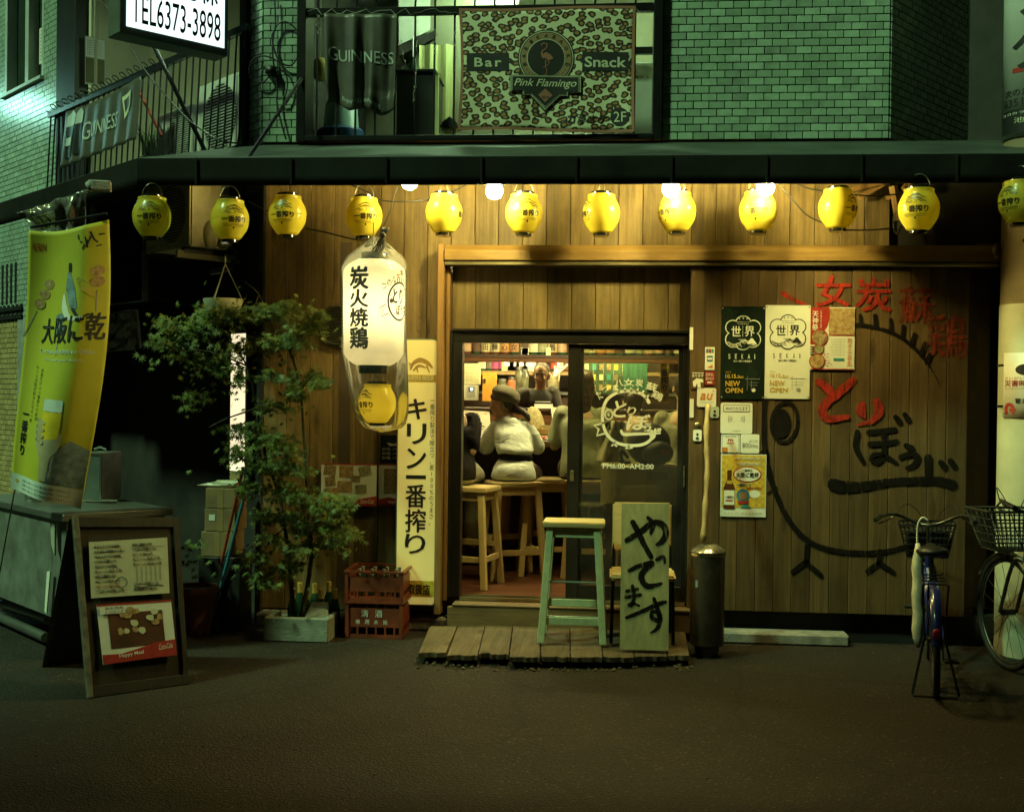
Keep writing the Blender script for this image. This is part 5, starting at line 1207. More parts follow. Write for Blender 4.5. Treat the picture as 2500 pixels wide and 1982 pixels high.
def sekai(name,label,x0,y0,x1,y1,base,fg_):
 s,T=sheet_on(name,label,'poster',x0,y0,x1,y1,base)
 W_=x1-x0;H__=y1-y0
 q=lambda x,y:(x/264,y/552)
 cen=(132,155);m=s.W/264
 for i_,(dx,dy,rr)in enumerate(((-62,-30,46),(62,-30,46),(-58,42,50),(58,42,50),(0,-52,50),(0,55,52),(0,0,72))):s.disc(*q(cen[0]+dx,cen[1]+dy),rr*m,fg_,off=.0012+.00022*i_,n=26,name='emblem')
 for i_,(dx,dy,rr)in enumerate(((-62,-30,40),(62,-30,40),(-58,42,44),(58,42,44),(0,-52,44),(0,55,46),(0,0,70))):s.disc(*q(cen[0]+dx,cen[1]+dy),rr*m,base,off=.0030+.00022*i_,n=26,name='emblem')
 s.text('世',*q(62,118),*q(118,178),fg_,off=.0050,bold=.02);s.text('界',*q(142,118),*q(200,178),fg_,off=.0050,bold=.02);s.rect(*q(129,116),*q(131,180),fg_,off=.0050)
 for i in range(5):a=R(-125+i*17.5);s.disc(*q(132+74*math.cos(a),145+74*math.sin(a)),4*m,fg_,off=.0050,n=6)
 for i in range(9):
  x_=44+i*20;y_=208+12*math.sin(i*.9);s.disc(*q(x_,y_+18),15*m,fg_,off=.0050,r2=12.5*m,a0=180,a1=360,n=10);s.disc(*q(x_,y_+18),9*m,fg_,off=.0050,r2=6.5*m,a0=180,a1=360,n=8)
  if i%2:s.disc(*q(x_+8,y_+30),13*m,fg_,off=.0050,r2=11*m,a0=180,a1=360,n=10)
 s.poly([q(155,222),q(178,190),q(190,190),q(215,222)],fg_,off=.00502);s.rect(*q(105,196),*q(150,199),fg_,off=.0050);s.rect(*q(118,203),*q(160,206),fg_,off=.0050)
 s.text('JAPANESE FOODS',*q(92,90),*q(172,97),fg_,off=.0050,res=1);s.text('TO THE WORLD',*q(98,101),*q(166,108),fg_,off=.0050,res=1)
 for i,ch in enumerate('SEKAI'):s.text(ch,*q(46+i*39,284),*q(46+i*39+(12 if ch!='I' else 4),312),fg_,off=.002)
 s.text('串かつ焼き＋鉄板焼き',*q(78,320),*q(186,332),fg_,off=.002,res=1,bold=.02)
 s.text('2016',*q(30,386),*q(62,397),M_gold,off=.002,res=1);s.text('10.15.',*q(30,404),*q(100,428),M_gold,off=.002,bold=.02);s.text('Sat',*q(103,410),*q(140,428),M_gold,off=.002,bold=.015)
 s.text('NEW',*q(30,444),*q(118,476),M_gold,off=.002,bold=.025);s.text('OPEN',*q(30,486),*q(135,516),M_gold,off=.002,bold=.025)
 for r_ in((148,430,235,433),(160,415,162,500),(185,440,187,505),(170,452,230,454),(170,468,225,470)):s.rect(*q(r_[0],r_[1]),*q(r_[2],r_[3]),M_grey,off=.002)
 s.disc(*q(200,498),12*m,fg_ if fg_==M_pwht else M_grey,off=.002,n=14)
 for u,v in((.03,.02),(.97,.02),(.03,.98),(.97,.98)):s.flush();s.disc(u,v,.005,M_grey,off=.003,n=8,name='pin')
 s.flush();return T
sekai('restaurant_poster','black SEKAI opening poster with a white plum crest',195,362,457,914,M_pblk,M_pwht)
sekai('restaurant_poster','white SEKAI opening poster with a black plum crest',459,355,727,912,M_pwht,M_ink)
s,T=sheet_on('festival_poster','red and white summer festival recruiting poster beside the white poster','poster',729,367,993,741,M_pwht)
q=lambda x,y:((x-729)/264,(y-367)/374);m=s.W/264
s.poly([q(729,367),q(840,367),q(845,420),q(830,480),q(800,520),q(750,590),q(729,590)],M_red,off=.0015);s.rect(*q(838,372),*q(990,530),M_tan2,off=.0015,name='photo');s.rect(*q(838,532),*q(992,537),M_red,off=.0017)
for(x_,y_,r_,m_)in((782,548,52,M_red),(782,548,45,M_photo),(780,618,33,M_red),(780,618,27,M_photo2),(770,690,48,M_red),(770,690,42,M_tan2)):s.disc(*q(x_,y_),r_*m,m_,off=.0025+.0003*r_/10 if m_==M_red else.006,n=26,name='photo')
s.text('天神祭',*q(738,392),*q(775,505),M_wht,off=.003,vert=True,bold=.02);s.text('大阪天満宮七月二十五日',*q(785,385),*q(796,490),M_wht,off=.003,vert=True,res=1)
s.text('担ぎ手募集',*q(948,550),*q(978,720),M_ora,off=.003,vert=True)
for k in range(7):s.text('祭りの担ぎ手を募集します',*q(850+4*(k%3),556+k*15),*q(936,563+k*15),M_grey,off=.003,res=1)
s.rect(*q(868,670),*q(930,684),M_teal,off=.003);s.rect(*q(735,733),*q(990,738),M_red,off=.003);s.text('わっしょい',*q(815,640),*q(850,720),M_red,off=.003,vert=True,rot=-.3)
for k in range(4):s.rect(*q(729,600+k*16),*q(752,608+k*16),M_ink,off=.0065)
s.flush()
s,T=sheet_on('wifi_sticker','large white Wi-Fi sticker with a speech bubble below the posters','sticker',193,936,383,1120,M_wht,rad=.012)
q=lambda x,y:((x-193)/190,(y-936)/184);m=s.W/190
s.rect(*q(208,948),*q(368,990),M_ink,off=.0015,rad=.01);s.rect(*q(211,951),*q(365,987),M_wht,off=.0027,rad=.009);s.text('Wi-Fiつかえます',*q(222,958),*q(355,981),M_ink,off=.004)
for sg in(-1,1):
 for r_ in(30,40,50):s.disc(*q(288,1032),r_*m,M_grey,off=.0018,r2=(r_-3)*m,a0=-25 if sg>0 else 155,a1=25 if sg>0 else 205,n=8)
s.text('SoftBank',*q(265,1096),*q(312,1107),M_grey,off=.002,res=1);s.flush()
s,T=sheet_on('au_sticker','white au Wi-Fi sticker at the left edge of the shutter','sticker',53,848,167,960,M_wht,rad=.012)
s.text('au',.16,.28,.84,.62,M_ora,off=.002,shear=.25,bold=.015);s.text('Wi-Fiつかえます',.12,.72,.88,.80,M_grey,off=.002,res=1)
for r_ in(.006,.010,.014):s.disc(.80,.2,r_,M_ora,off=.002,r2=r_-.002,a0=-90,a1=0,n=6)
s.flush()
s,T=sheet_on('card_sticker','narrow card payment sticker above the au sticker','sticker',100,604,158,740,M_wht)
for i,m_ in enumerate((M_blu,M_red,M_teal)):s.rect(.12+i*.27,.08,.36+i*.27,.26,m_,off=.0015,rad=.003)
s.rect(.22,.38,.80,.64,M_blu,off=.0015);s.rect(.28,.47,.74,.55,M_wht,off=.003);s.poly([(.2,.9),(.8,.76),(.8,.92)],M_ora,off=.0015);s.flush()
s,T=sheet_on('red_sticker','small red party notice sticker between the card and au stickers','sticker',100,750,158,829,M_red)
s.text('忘年会、',.08,.1,.92,.34,M_wht,off=.002,bold=.02);s.text('承ります',.08,.42,.92,.66,M_wht,off=.002,bold=.02);s.rect(.25,.76,.75,.88,M_wht,off=.002);s.flush()
s,T=sheet_on('white_decal','white cut-out decal with horse shape at the left edge of the shutter','sticker',20,756,95,852,pm('decal_backing',(.10,.065,.03),rough=.5),th=.001)
s.text('あります',.05,.1,.95,.28,M_decal,off=.002,bold=.03);s.rect(.05,.0,.95,.05,M_decal,off=.002);s.poly([(.1,.55),(.4,.35),(.9,.4),(.95,.6),(.7,.6),(.75,.95),(.5,.95),(.45,.65),(.3,.9),(.15,.85)],M_decal,off=.002);s.flush()
for nm,lb,b_,f1,f2 in(('wifi_spot_sticker','small white sticker with a red m mark below the big Wi-Fi sticker',(196,1126,309,1237),'m',M_red),('network_sticker','small white 800MHz sticker right of the m mark sticker',(313,1123,424,1236),'800',M_grey)):
 s,T=sheet_on(nm,lb,'sticker',*b_,M_wht,rad=.008)
 if f1=='m':
  s.rect(.05,.04,.95,.96,M_blu,off=.0013,rad=.006);s.rect(.07,.06,.93,.94,M_wht,off=.0025,rad=.006);s.text('Wi-Fi SPOT',.2,.06,.8,.14,M_ink,off=.004,res=1);s.text('m',.36,.22,.64,.36,f2,off=.004,bold=.02);s.rect(.3,.42,.7,.47,M_ora,off=.004);s.rect(.07,.68,.35,.93,M_ora,off=.004)
 else:s.text('4G LTE',.45,.3,.9,.42,M_grey,off=.002);s.text('800',.08,.46,.55,.7,M_grey,off=.002);s.text('MHz',.58,.52,.92,.7,M_grey,off=.002)
 s.flush()
s,T=sheet_on('beer_poster','yellow beer poster with a brown bottle low on the shutter','poster',193,1243,465,1615,M_pwht)
q=lambda x,y:((x-193)/272,(y-1243)/372);m=s.W/272
s.rect(*q(200,1248),*q(460,1560),M_yel,off=.0012)
random.seed(4)
for i in range(14):
 for j in range(16):
  if(i+j)%2:continue
  if random.random()<.7:s.rect(*q(202+i*18,1250+j*19),*q(202+i*18+18,1250+j*19+19),M_gold,off=.0018,name='print')
s.text('2017年6月6日(火)',*q(275,1258),*q(440,1278),M_wht,off=.003,bold=.02);s.text('大阪府 限定発売',*q(290,1290),*q(430,1308),M_wht,off=.003,bold=.02)
s.disc(*q(352,1362),48*m,M_red,off=.0026,ru=1.78,n=36);s.disc(*q(352,1362),42*m,M_wht,off=.0038,ru=1.85,n=36);s.text('一番搾り',*q(318,1330),*q(380,1344),M_ink,off=.005,bold=.02);s.text('大阪に乾杯',*q(284,1350),*q(420,1380),M_ink,off=.005,bold=.025)
s.text('一番搾りで',*q(285,1415),*q(375,1432),M_blu,off=.003,bold=.03);s.text('大阪を元気に!',*q(345,1434),*q(440,1450),M_red,off=.003,bold=.03)
s.poly([q(*t)for t in((232,1338),(258,1338),(258,1395),(278,1440),(278,1568),(212,1568),(212,1440),(232,1395))],M_bottle,off=.003,name='bottle_picture');s.rect(*q(214,1458),*q(276,1545),M_wht,off=.0045);s.rect(*q(230,1400),*q(262,1420),M_gold,off=.0045);s.text('一番搾り',*q(220,1490),*q(270,1504),M_ink,off=.006,bold=.02);s.rect(*q(224,1515),*q(266,1522),M_red,off=.006)
s.disc(*q(328,1488),40*m,M_blu,off=.003,n=26);s.disc(*q(328,1490),24*m,M_tan,off=.0042,n=20);s.poly([q(*t)for t in((290,1520),(366,1520),(352,1538),(304,1538))],M_red,off=.0045)
s.disc(*q(398,1478),24*m,M_wht,off=.003,ru=1.4);s.poly([q(*t)for t in((310,1560),(345,1525),(375,1560))],M_teal,off=.003);s.text('ストップ！未成年者飲酒',*q(215,1588),*q(440,1598),M_grey,off=.003,res=1);s.flush()
for lb,x_,y_,r_,m_ in(('small black cartoon-shaped sticker right of the leaning stick',158,992,.013,M_ink),('round white decal low on the left edge of the shutter',55,1130,.013,M_decal)):
 s,T=sheet_on('small_sticker',lb,'sticker',x_-26,y_-34,x_+26,y_+34,M_pale if m_==M_ink else m_,rad=.012,th=.001);s.disc(.5,.42,r_*.6,M_ink,off=.002,n=14);s.disc(.5,.75,r_*.55,m_ if m_==M_ink else M_ink,off=.003,n=14,ru=1.5);s.flush()
c=P(*cm(55,1070),YS);mb=MB();mb.lathe([(.018,0),(.02,.006),(.014,.012),(0,.014)],18,c,MX.Rotation(R(90),3,'X'));tag(mb.build('shutter_lock',M_rail,smooth=True),'round metal lock on the left edge of the shutter','lock')
for lb,b_ in(('upper strip of white tape at the left edge of the shutter',(9,486,30,620)),('lower strip of white tape at the left edge of the shutter',(9,912,33,1024))):s,T=sheet_on('tape_strip',lb,'tape',*b_,M_wht);s.flush()
# ================================================================== tall yellow beer sign
def ck(x,y):return(x*K,y*K)
YK=-.17
M_ksign=glow('sign_acrylic',(1.0,.79,.20),.21,.1,base=(.66,.56,.24))
s=rect_px(837*K,716*K,923*K,1272*K,YK);T=thing('beer_sign','tall cream yellow beer sign with bold black katakana beside the door post','sign',s.p(.5,1));s.parent=T
s.sheet('panel',M_ksign,th=.075,rad=.045)
s2=Surf(*(s.p(u,v,-.004)for u,v in((-.03,-.006),(1.03,-.006),(1.03,1.006),(-.03,1.006))),T);s2.sheet('case',pm('sign_body',(.16,.17,.13),rough=.5),th=.09,rad=.05)
q=lambda x,y:((x-837)/86,(y-716)/556)
M_kem=pm('gold_emblem',(.42,.25,.06),rough=.5,var=.2)
for pts,wd in(([(862,778),(868,765),(882,758),(898,764),(908,774)],[3,7,10,8,3]),([(868,780),(880,770),(894,774)],[3,6,2]),([(874,772),(878,784)],[4,2]),([(896,770),(902,784)],[4,2]),([(864,770),(859,764)],[4,2])):s.stroke([q(*t)for t in pts],[w_*s.W/86 for w_ in wd],M_kem,off=.002,name='emblem')
s.rect(*q(851,789),*q(916,804),M_gold,off=.002);s.text('KIRIN BEER',*q(855,791),*q(912,801),M_cre,off=.0035,bold=.01)
for i,ch in enumerate('キリン'):s.text(ch,*q(857,840+i*52),*q(896,882+i*52),M_ink,off=.002,bold=.035)
s.rect(*q(855,1000),*q(897,1008),M_ink,off=.002)
for ch,y0,y1 in(('番',1020,1068),('搾',1072,1120),('り',1124,1165)):s.text(ch,*q(855,y0),*q(897,y1),M_ink,off=.002,bold=.022)
s.text('一番搾り製法で際立つ、麦100%のうまさ。',*q(904,842),*q(914,1104),M_ink,off=.002,vert=True,res=2)
s.rect(*q(838,1222),*q(918,1256),M_yel,off=.0018);s.text('取扱店',*q(862,1229),*q(908,1250),M_ink,off=.003,bold=.02)
s.flush()
# menu pictures on the board wall left of the sign
def menu(name,label,x0,y0,x1,y1,seed,photos,Y=-.03,dark=False):
 s=rect_px(x0*K,y0*K,x1*K,y1*K,Y);T=thing(name,label,'poster',s.p(.5,.5));s.parent=T;s.sheet('sheet',M_pblk if dark else M_pwht);random.seed(seed)
 if not dark:
  s.rect(0,0,1,.03,M_red,off=.0013)
  for i,(u,v,w_,h_,a)in enumerate(photos):s.rect(u,v,u+w_,v+h_,(M_photo,M_tan2,M_photo2)[i%3],off=.0014+.0002*i,rot=R(a),name='photo')
  s.poly([(0,.86),(.3,.8),(.6,.86),(.85,.80),(1,.76),(1,1),(0,1)],M_red,off=.004);s.text('Happy Meal',.28,.88,.62,.96,M_wht,off=.0055,bold=.01);s.text('Coca-Cola',.72,.84,.95,.94,M_wht,off=.0055,shear=.4)
 s.flush();return s
menu('menu_poster','white menu poster with tilted food photos and a red wave on the board wall',676,976,793,1064,1,[(.05,.04,.22,.25,8),(.33,.05,.25,.28,0),(.68,.05,.22,.24,-12),(.08,.32,.18,.22,-8),(.30,.42,.26,.26,2),(.62,.50,.2,.2,-4),(.55,.28,.16,.14,6),(.1,.58,.2,.2,0)])
menu('menu_poster','second red and white menu poster half hidden behind the tall beer sign',797,977,872,1064,2,[(.15,.12,.7,.6,0)])
s=menu('notice_poster','small black notice with white text above the second menu poster',801,916,868,974,3,[],dark=True)
for k in range(3):s.text('幻の鶏、八女の焼鳥',.06,.45+k*.16,.8,.56+k*.16,M_wht,off=.002,res=1)
s.poly([(.2,.28),(.4,.32),(.75,.22),(.8,.36),(.3,.40)],M_wht,off=.002);s.flush()
# round vent
c=PD(712,686,-.02);T=thing('round_vent','round louvred exhaust vent in the board wall behind the white lantern','vent',c);rr=41*K/371
MX90=MX.Rotation(R(90),3,'X')
mb=MB();mb.lathe([(rr,-.01),(rr*1.08,0),(rr*1.08,.02),(rr*.98,.03),(rr*.94,.02),(rr*.94,-.01)],36,c,MX90);mb.build('rim',pm('vent_metal',(.13,.12,.08),rough=.4,metal=.6),T,smooth=True)
mb=MB();mb.lathe([(rr*.95,-.008),(0,-.008)],30,c,MX90);mb.build('dark_duct',M_black,T)
for k in range(-8,9):
 z=k*rr*.11;hw=math.sqrt(max(0,(rr*.95)**2-z*z))
 mb=MB();mb.box(c+V((0,-.012,z)),(2*hw,.012,.005),MX.Rotation(R(30),3,'X'));mb.build('slat',MATS['vent_metal'],T)
 # ================================================================== bar stools
M_stoolw=wood('pale_stool_wood',(.62,.50,.24),(.50,.38,.17),rough=.45,axis=2,knots=False,rnd=.08,worn=(.44,.32,.14))
M_stoolt=wood('stool_seat_wood',(.66,.53,.26),(.54,.41,.19),rough=.4,axis=0,knots=False,rnd=.08,worn=(.46,.34,.15))
M_mint=pm('mint_paint',(.56,.64,.38),rough=.5,var=.08,scale=20,dirt=.25)
M_rod=pm('painted_rod',(.30,.42,.34),rough=.35,metal=.3)
def stool(label,c,rz,h=.71,w_=.37,d_=.28,leg=M_stoolw,seat=M_stoolt,spread=.045,group='bar stools',front_rod=False):
 T=thing('bar_stool',label,'stool',c,rz,group=group)
 mb=MB();mb.box((0,0,h-.017),(w_,d_,.034));mb.build('seat',seat,T,bevel=.006,local=True,seg=2)
 tx_,ty_=w_/2-.045,d_/2-.035
 for sx in(-1,1):
  for sy in(-1,1):
   mb=MB();mb.bar((sx*(tx_+spread),sy*(ty_+spread*1.1),0),(sx*tx_,sy*ty_,h-.035),.042,.042,up=(0,1,0));mb.build('leg',leg,T,bevel=.003,local=True)
 for sy in(-1,1):
  mb=MB();mb.box((0,sy*ty_,h-.065),(tx_*2-.03,.02,.055));mb.build('apron',leg,T,bevel=.002,local=True)
 for sx in(-1,1):
  mb=MB();mb.box((sx*tx_,0,h-.065),(.02,ty_*2-.03,.055));mb.build('apron',leg,T,bevel=.002,local=True)
 f=lambda z:spread*(1-z/h)
 for sx in(-1,1):
  mb=MB();z=.20;mb.box((sx*(tx_+f(z)),0,z),(.02,2*(ty_+f(z))-.03,.04));mb.build('stretcher',leg,T,bevel=.002,local=True)
 if front_rod:
  for z,y_,wd in((.36,-1,0),(.155,-1,0)):
   mb=MB();mb.tube([(-(tx_+f(z))+.015,y_*(ty_+f(z)),z),((tx_+f(z))-.015,y_*(ty_+f(z)),z)],.006,8);mb.build('foot_rod',M_rod,T,local=True,smooth=True)
  for z,y_ in((.13,-1),(.19,1)):
   mb=MB();mb.box((0,y_*(ty_+f(z)),z),(2*(tx_+f(z))-.03,.018,.045));mb.build('stretcher',leg,T,bevel=.002,local=True)
 else:
  for z,y_ in((.20,-1),(.28,1)):
   mb=MB();mb.box((0,y_*(ty_+f(z)),z),(2*(tx_+f(z))-.03,.018,.04));mb.build('stretcher',leg,T,bevel=.002,local=True)
 return T
c=G(1398,1560,.082)
stool('mint green legged bar stool with a pale wooden seat standing outside on the duckboard',(c.x,-.62,.081),0,leg=M_mint,h=.715,front_rod=True)
# ================================================================== chair and painted board
M_blkmet=pm('black_chair_tube',(.012,.012,.012),rough=.35,metal=.5)
a,b_=P(1487,1500,-.6),P(1647,1500,-.6);cx=(a.x+b_.x)/2;hw=(b_.x-a.x)/2
T=thing('cafe_chair','low chair with pale seat, pale back and black metal legs behind the painted board','chair',(cx,-.55,.08))
zc=P(1560,1396,-.6).z
mb=MB();mb.bb(cx-hw,cx+hw,-.74,-.38,zc-.035,zc);mb.build('seat',M_stoolt,T,bevel=.014,seg=2)
for sx in(-1,1):
 mb=MB();mb.tube([(cx+sx*hw*.93,-.73,.081),(cx+sx*hw*.90,-.70,zc-.04)],.011,8);mb.build('leg',M_blkmet,T,smooth=True)
 mb=MB();mb.tube([(cx+sx*hw*.93,-.36,.081),(cx+sx*hw*.88,-.40,zc),(cx+sx*hw*.86,-.34,P(1560,1230,-.4).z)],.011,8);mb.build('leg',M_blkmet,T,smooth=True)
mb=MB();mb.bb(P(1496,1250,-.42).x,P(1640,1250,-.42).x,-.40,-.365,P(1560,1345,-.4).z,P(1560,1227,-.4).z);mb.build('backrest',M_stoolt,T,bevel=.012,seg=2)
M_board=wood('grey_green_board',(.46,.44,.22),(.34,.32,.15),rough=.65,axis=2,knots=True,rnd=.02,worn=(.12,.115,.06))
bl,br=G(1513,1585,.082),G(1632,1586,.082);bl.y=br.y=-.90;bl=P(1513,1585,-.90);br=P(1632,1586,-.90);bl.z=br.z=.083
tl=P(1518,1229,-.76);tr=P(1634,1229,-.76)
T=thing('painted_board','weathered plank with black brush lettering leaning on the chair','sign',(bl+br)/2)
s=Surf(tl,tr,br,bl,T);s.sheet('plank',M_board,1,1,.025)
def kq(x,y):return((x-1385)/325,(y-207)/965)
mq=s.W/325
for pts,wd in(([(1420,455),(1500,405),(1600,335),(1660,345),(1690,400),(1660,460),(1625,480)],[34,40,38,40,44,36,18]),([(1462,330),(1520,440),(1590,565)],[36,40,30]),([(1565,300),(1600,345),(1585,405)],[26,34,22]),([(1440,655),(1500,625),(1600,600),(1540,655),(1525,705),(1570,755),(1660,735)],[24,30,32,40,42,40,18]),([(1625,580),(1670,560),(1680,600)],[22,28,16]),([(1425,790),(1500,775)],[22,22]),([(1420,830),(1520,812)],[22,24]),([(1465,755),(1475,830),(1460,880),(1440,880),(1470,868),(1510,885)],[24,26,26,20,20,16]),([(1425,965),(1520,925),(1640,870),(1690,855)],[20,28,30,20]),([(1610,835),(1640,920),(1650,980),(1600,960),(1600,920),(1650,940),(1640,1020),(1590,1060)],[24,32,34,30,26,30,28,10])):
 s.stroke([kq(*q)for q in pts],[w_*mq for w_ in wd],M_blkpaint,off=.002,name='brush_stroke',jit=.12);s.flush()
 # ================================================================== ash stand with a leaning stick
c=P(1727,1450,-.62);rr=42*(P(1728,1450,-.62).x-P(1727,1450,-.62).x)
z1=P(1727,1345,-.62).z
T=thing('ash_stand','cylindrical dark ash stand with a chrome dish beside the door','ashtray',(c.x,-.62,0))
mb=MB();mb.lathe([(rr*.62,0),(rr*.70,.03),(rr*.72,.06),(rr*.95,.07),(rr,.075),(rr,z1-.03),(rr*.97,z1-.02)],32,(c.x,-.62,0));mb.build('body',pm('brown_steel',(.15,.12,.085),rough=.33,metal=.75,var=.25,dirt=.3),T,smooth=True)
mb=MB();mb.lathe([(rr*1.0,z1-.025),(rr*1.06,z1-.015),(rr*1.06,z1),(rr*.9,z1+.018),(rr*.5,z1+.04),(rr*.3,z1+.045),(rr*.28,z1+.02),(0,z1+.015)],32,(c.x,-.62,0));mb.build('dish',pm('chrome_dish',(.55,.52,.42),rough=.22,metal=.9,var=.2),T,smooth=True)
mb=MB();zz=P(1700,1420,-.62).z;mb.bb(c.x-rr*.75,c.x-rr*.62,-.62-rr*.80,-.62-rr*.72,zz-.02,zz+.02);mb.build('label',M_wht,T)
M_bamboo=pm('bare_stick',(.42,.30,.13),rough=.6,var=.25,stretch=(1,1,.25),scale=14,dirt=.2)
pts=[P(1716,1322,-.62),P(1722,1230,-.55),P(1727,1140,-.46),P(1724,1060,-.38),P(1729,990,-.3)]
mb=MB();mb.tube(smoothpts(pts,4),[.0165+.003*math.sin(i*2.1)for i in range(17)],9);tag(mb.build('leaning_stick',M_bamboo,smooth=2),'bare wooden stick leaning from the ash stand against the shutter','stick')
# ================================================================== crates, bottles, planter
M_crate=pm('red_plastic',(.24,.05,.022),rough=.45,var=.2,dirt=.35)
def crate(label,c,w_,d_,h_,text=None):
 T=thing('beer_crate',label,'crate',c,group='stacked red crates');x,y,z=c;t=.012
 mb=MB()
 for(x0,x1,y0,y1)in((-w_/2,w_/2,-d_/2,-d_/2+t),(-w_/2,w_/2,d_/2-t,d_/2),(-w_/2,-w_/2+t,-d_/2+t,d_/2-t),(w_/2-t,w_/2,-d_/2+t,d_/2-t)):
  mb.bb(x+x0,x+x1,y+y0,y+y1,z+h_*.30,z+h_*.80);mb.bb(x+x0,x+x1,y+y0,y+y1,z,z+h_*.10)
  n=6
  for k in range(n):
   u0=k/n+.02;u1=k/n+.05
   if abs(x1-x0)>abs(y1-y0):mb.bb(x+x0+(x1-x0)*u0,x+x0+(x1-x0)*u1,y+y0-.0,y+y1,z+h_*.1,z+h_*.3);mb.bb(x+x0+(x1-x0)*u0,x+x0+(x1-x0)*u1,y+y0,y+y1,z+h_*.8,z+h_*.93)
   else:mb.bb(x+x0,x+x1,y+y0+(y1-y0)*u0,y+y0+(y1-y0)*u1,z+h_*.1,z+h_*.3);mb.bb(x+x0,x+x1,y+y0+(y1-y0)*u0,y+y0+(y1-y0)*u1,z+h_*.8,z+h_*.93)
 mb.bb(x-w_/2+t,x+w_/2-t,y-d_/2+t,y+d_/2-t,z+.002,z+.012)
 body=mb.build('shell',M_crate,T,recalc=True)
 mb=MB();e=.014
 for(x0,x1,y0,y1)in((-w_/2-e,w_/2+e,-d_/2-e,-d_/2+.006),(-w_/2-e,w_/2+e,d_/2-.006,d_/2+e),(-w_/2-e,-w_/2+.006,-d_/2+.007,d_/2-.007),(w_/2-.006,w_/2+e,-d_/2+.007,d_/2-.007)):mb.bb(x+x0,x+x1,y+y0,y+y1,z+h_*.93,z+h_)
 mb.build('rim',M_crate,T)
 for sx in(-1,1):
  mb=MB();mb.bar((x+sx*(w_/2-.004),y-d_/2-.002,z),(x+sx*(w_/2-.004),y-d_/2-.002,z+h_*.93),.022,.014,up=(0,1,0));mb.build('corner_rib',M_crate,T)
 if text:
  s=Surf((x-w_/2,y-d_/2-.003,z+h_*.8),(x+w_/2,y-d_/2-.003,z+h_*.8),(x+w_/2,y-d_/2-.003,z+h_*.3),(x-w_/2,y-d_/2-.003,z+h_*.3),T)
  s.text('清',.27,.08,.40,.46,M_decal,off=.002);s.text('酒',.52,.08,.65,.46,M_decal,off=.002)
  for i,ch in enumerate('専用木箱'):s.text(ch,.17+i*.165,.6,.25+i*.165,.85,M_decal,off=.002,res=2)
  s.flush()
 return T
cl_,cr_=P(845,1571,-.43),P(980,1571,-.43);cw=cr_.x-cl_.x;cxm=(cl_.x+cr_.x)/2;zc1=P(912,1467,-.43).z
crate('lower red plastic crate with white kanji standing on the asphalt',(cxm,-.27,.002),cw,.32,zc1,True)
zc2=P(912,1395,-.43).z-zc1
crate('upper empty-looking red plastic crate with bottles, stacked on the lettered crate',(cxm,-.27,zc1+.004),cw*1.02,.33,zc2)
def bottle(label,c,h=.29,r_=.036,mat=M_green,cap=M_gold,group='bottles by the crates'):
 T=thing('bottle',label,'bottle',c,group=group);c=V(c)
 mb=MB();mb.lathe([(r_*.9,0),(r_,.008),(r_,h*.55),(r_*.8,h*.66),(r_*.42,h*.78),(r_*.36,h*.93),(r_*.42,h*.95),(r_*.42,h)],14,c);mb.build('glass',mat,T,smooth=True)
 mb=MB();mb.lathe([(r_*.45,h*.74),(r_*.48,h*.78),(r_*.42,h*.90),(r_*.5,h*.96),(r_*.5,h*1.01),(0,h*1.02)],12,c);mb.build('foil_cap',cap,T,smooth=True)
 return T
for i in range(4):
 for j in range(2):bottle('green bottle in the upper red crate, %s row, %s from the left'%(('front','back')[j],('first','second','third','fourth')[i]),(cxm-.12+i*.08,-.32+j*.1,zc1+.02),.165,.026,cap=M_grey,group='bottles in the upper crate')
M_foil=pm('gold_foil',(.66,.46,.12),rough=.4,metal=.3)
for i,(x_,y_)in enumerate(((715,1460),(748,1462),(783,1460),(818,1460),(732,1445),(768,1447),(803,1443))):
 c=P(x_,y_,-.24 if i<4 else-.12);bottle('dark green bottle with gold foil neck behind the trough, %s'%(('front row, first from the maple','front row, second from the maple','front row, third from the maple','front row, nearest the crates','back row, first from the maple','back row, middle','back row, nearest the crates')[i]),(c.x,-.24 if i<4 else-.12,c.z-.20),.26,.034,cap=M_foil,group='gold capped bottles behind the trough')
c=P(767,1500,-.2);T=thing('bottle_box','dark plastic box holding the gold capped bottles','box',(c.x,-.18,0));zb=P(767,1462,-.24).z-.20
mb=MB();mb.bb(c.x-.19,c.x+.19,-.30,-.04,0,zb-.002);mb.build('base',M_black,T)
mb=MB();mb.bb(c.x-.19,c.x+.19,-.31,-.295,zb,zb+.09);mb.build('side',M_black,T)
# concrete trough with a leaning slab
M_conc2=pm('greenish_concrete',(.33,.34,.27),rough=.9,var=.15,scale=14,bump=.4,bscale=80,dirt=.4)  # slightly green grey with random dark blotches
a,b_=P(642,1583,-.6),P(801,1583,-.6);zt2=P(720,1508,-.6).z
T=thing('concrete_trough','pale concrete trough on the asphalt in front of the maple','planter',((a.x+b_.x)/2,-.48,0))
mb=MB();mb.bb(a.x,b_.x,-.6,-.56,0,zt2);mb.build('front_slab',M_conc2,T,bevel=.008)
mb=MB();mb.bb(a.x+.002,a.x+.04,-.558,-.34,0,zt2-.004);mb.build('end_slab',M_conc2,T,bevel=.006)
mb=MB();mb.bb(b_.x-.04,b_.x-.002,-.558,-.34,0,zt2-.004);mb.build('end_slab',M_conc2,T,bevel=.006)
mb=MB();mb.bb(a.x+.042,b_.x-.042,-.555,-.34,0,zt2-.05);mb.build('soil',M_dark,T)
q=[P(742,1508,-.5),P(800,1508,-.5),P(801,1468,-.36),P(762,1468,-.36)];mb=MB();mb.prism(q,(0,.03,-.03));tag(mb.build('stone_slab',M_conc2,bevel=.004),'tilted stone slab resting across the back of the concrete trough','slab')
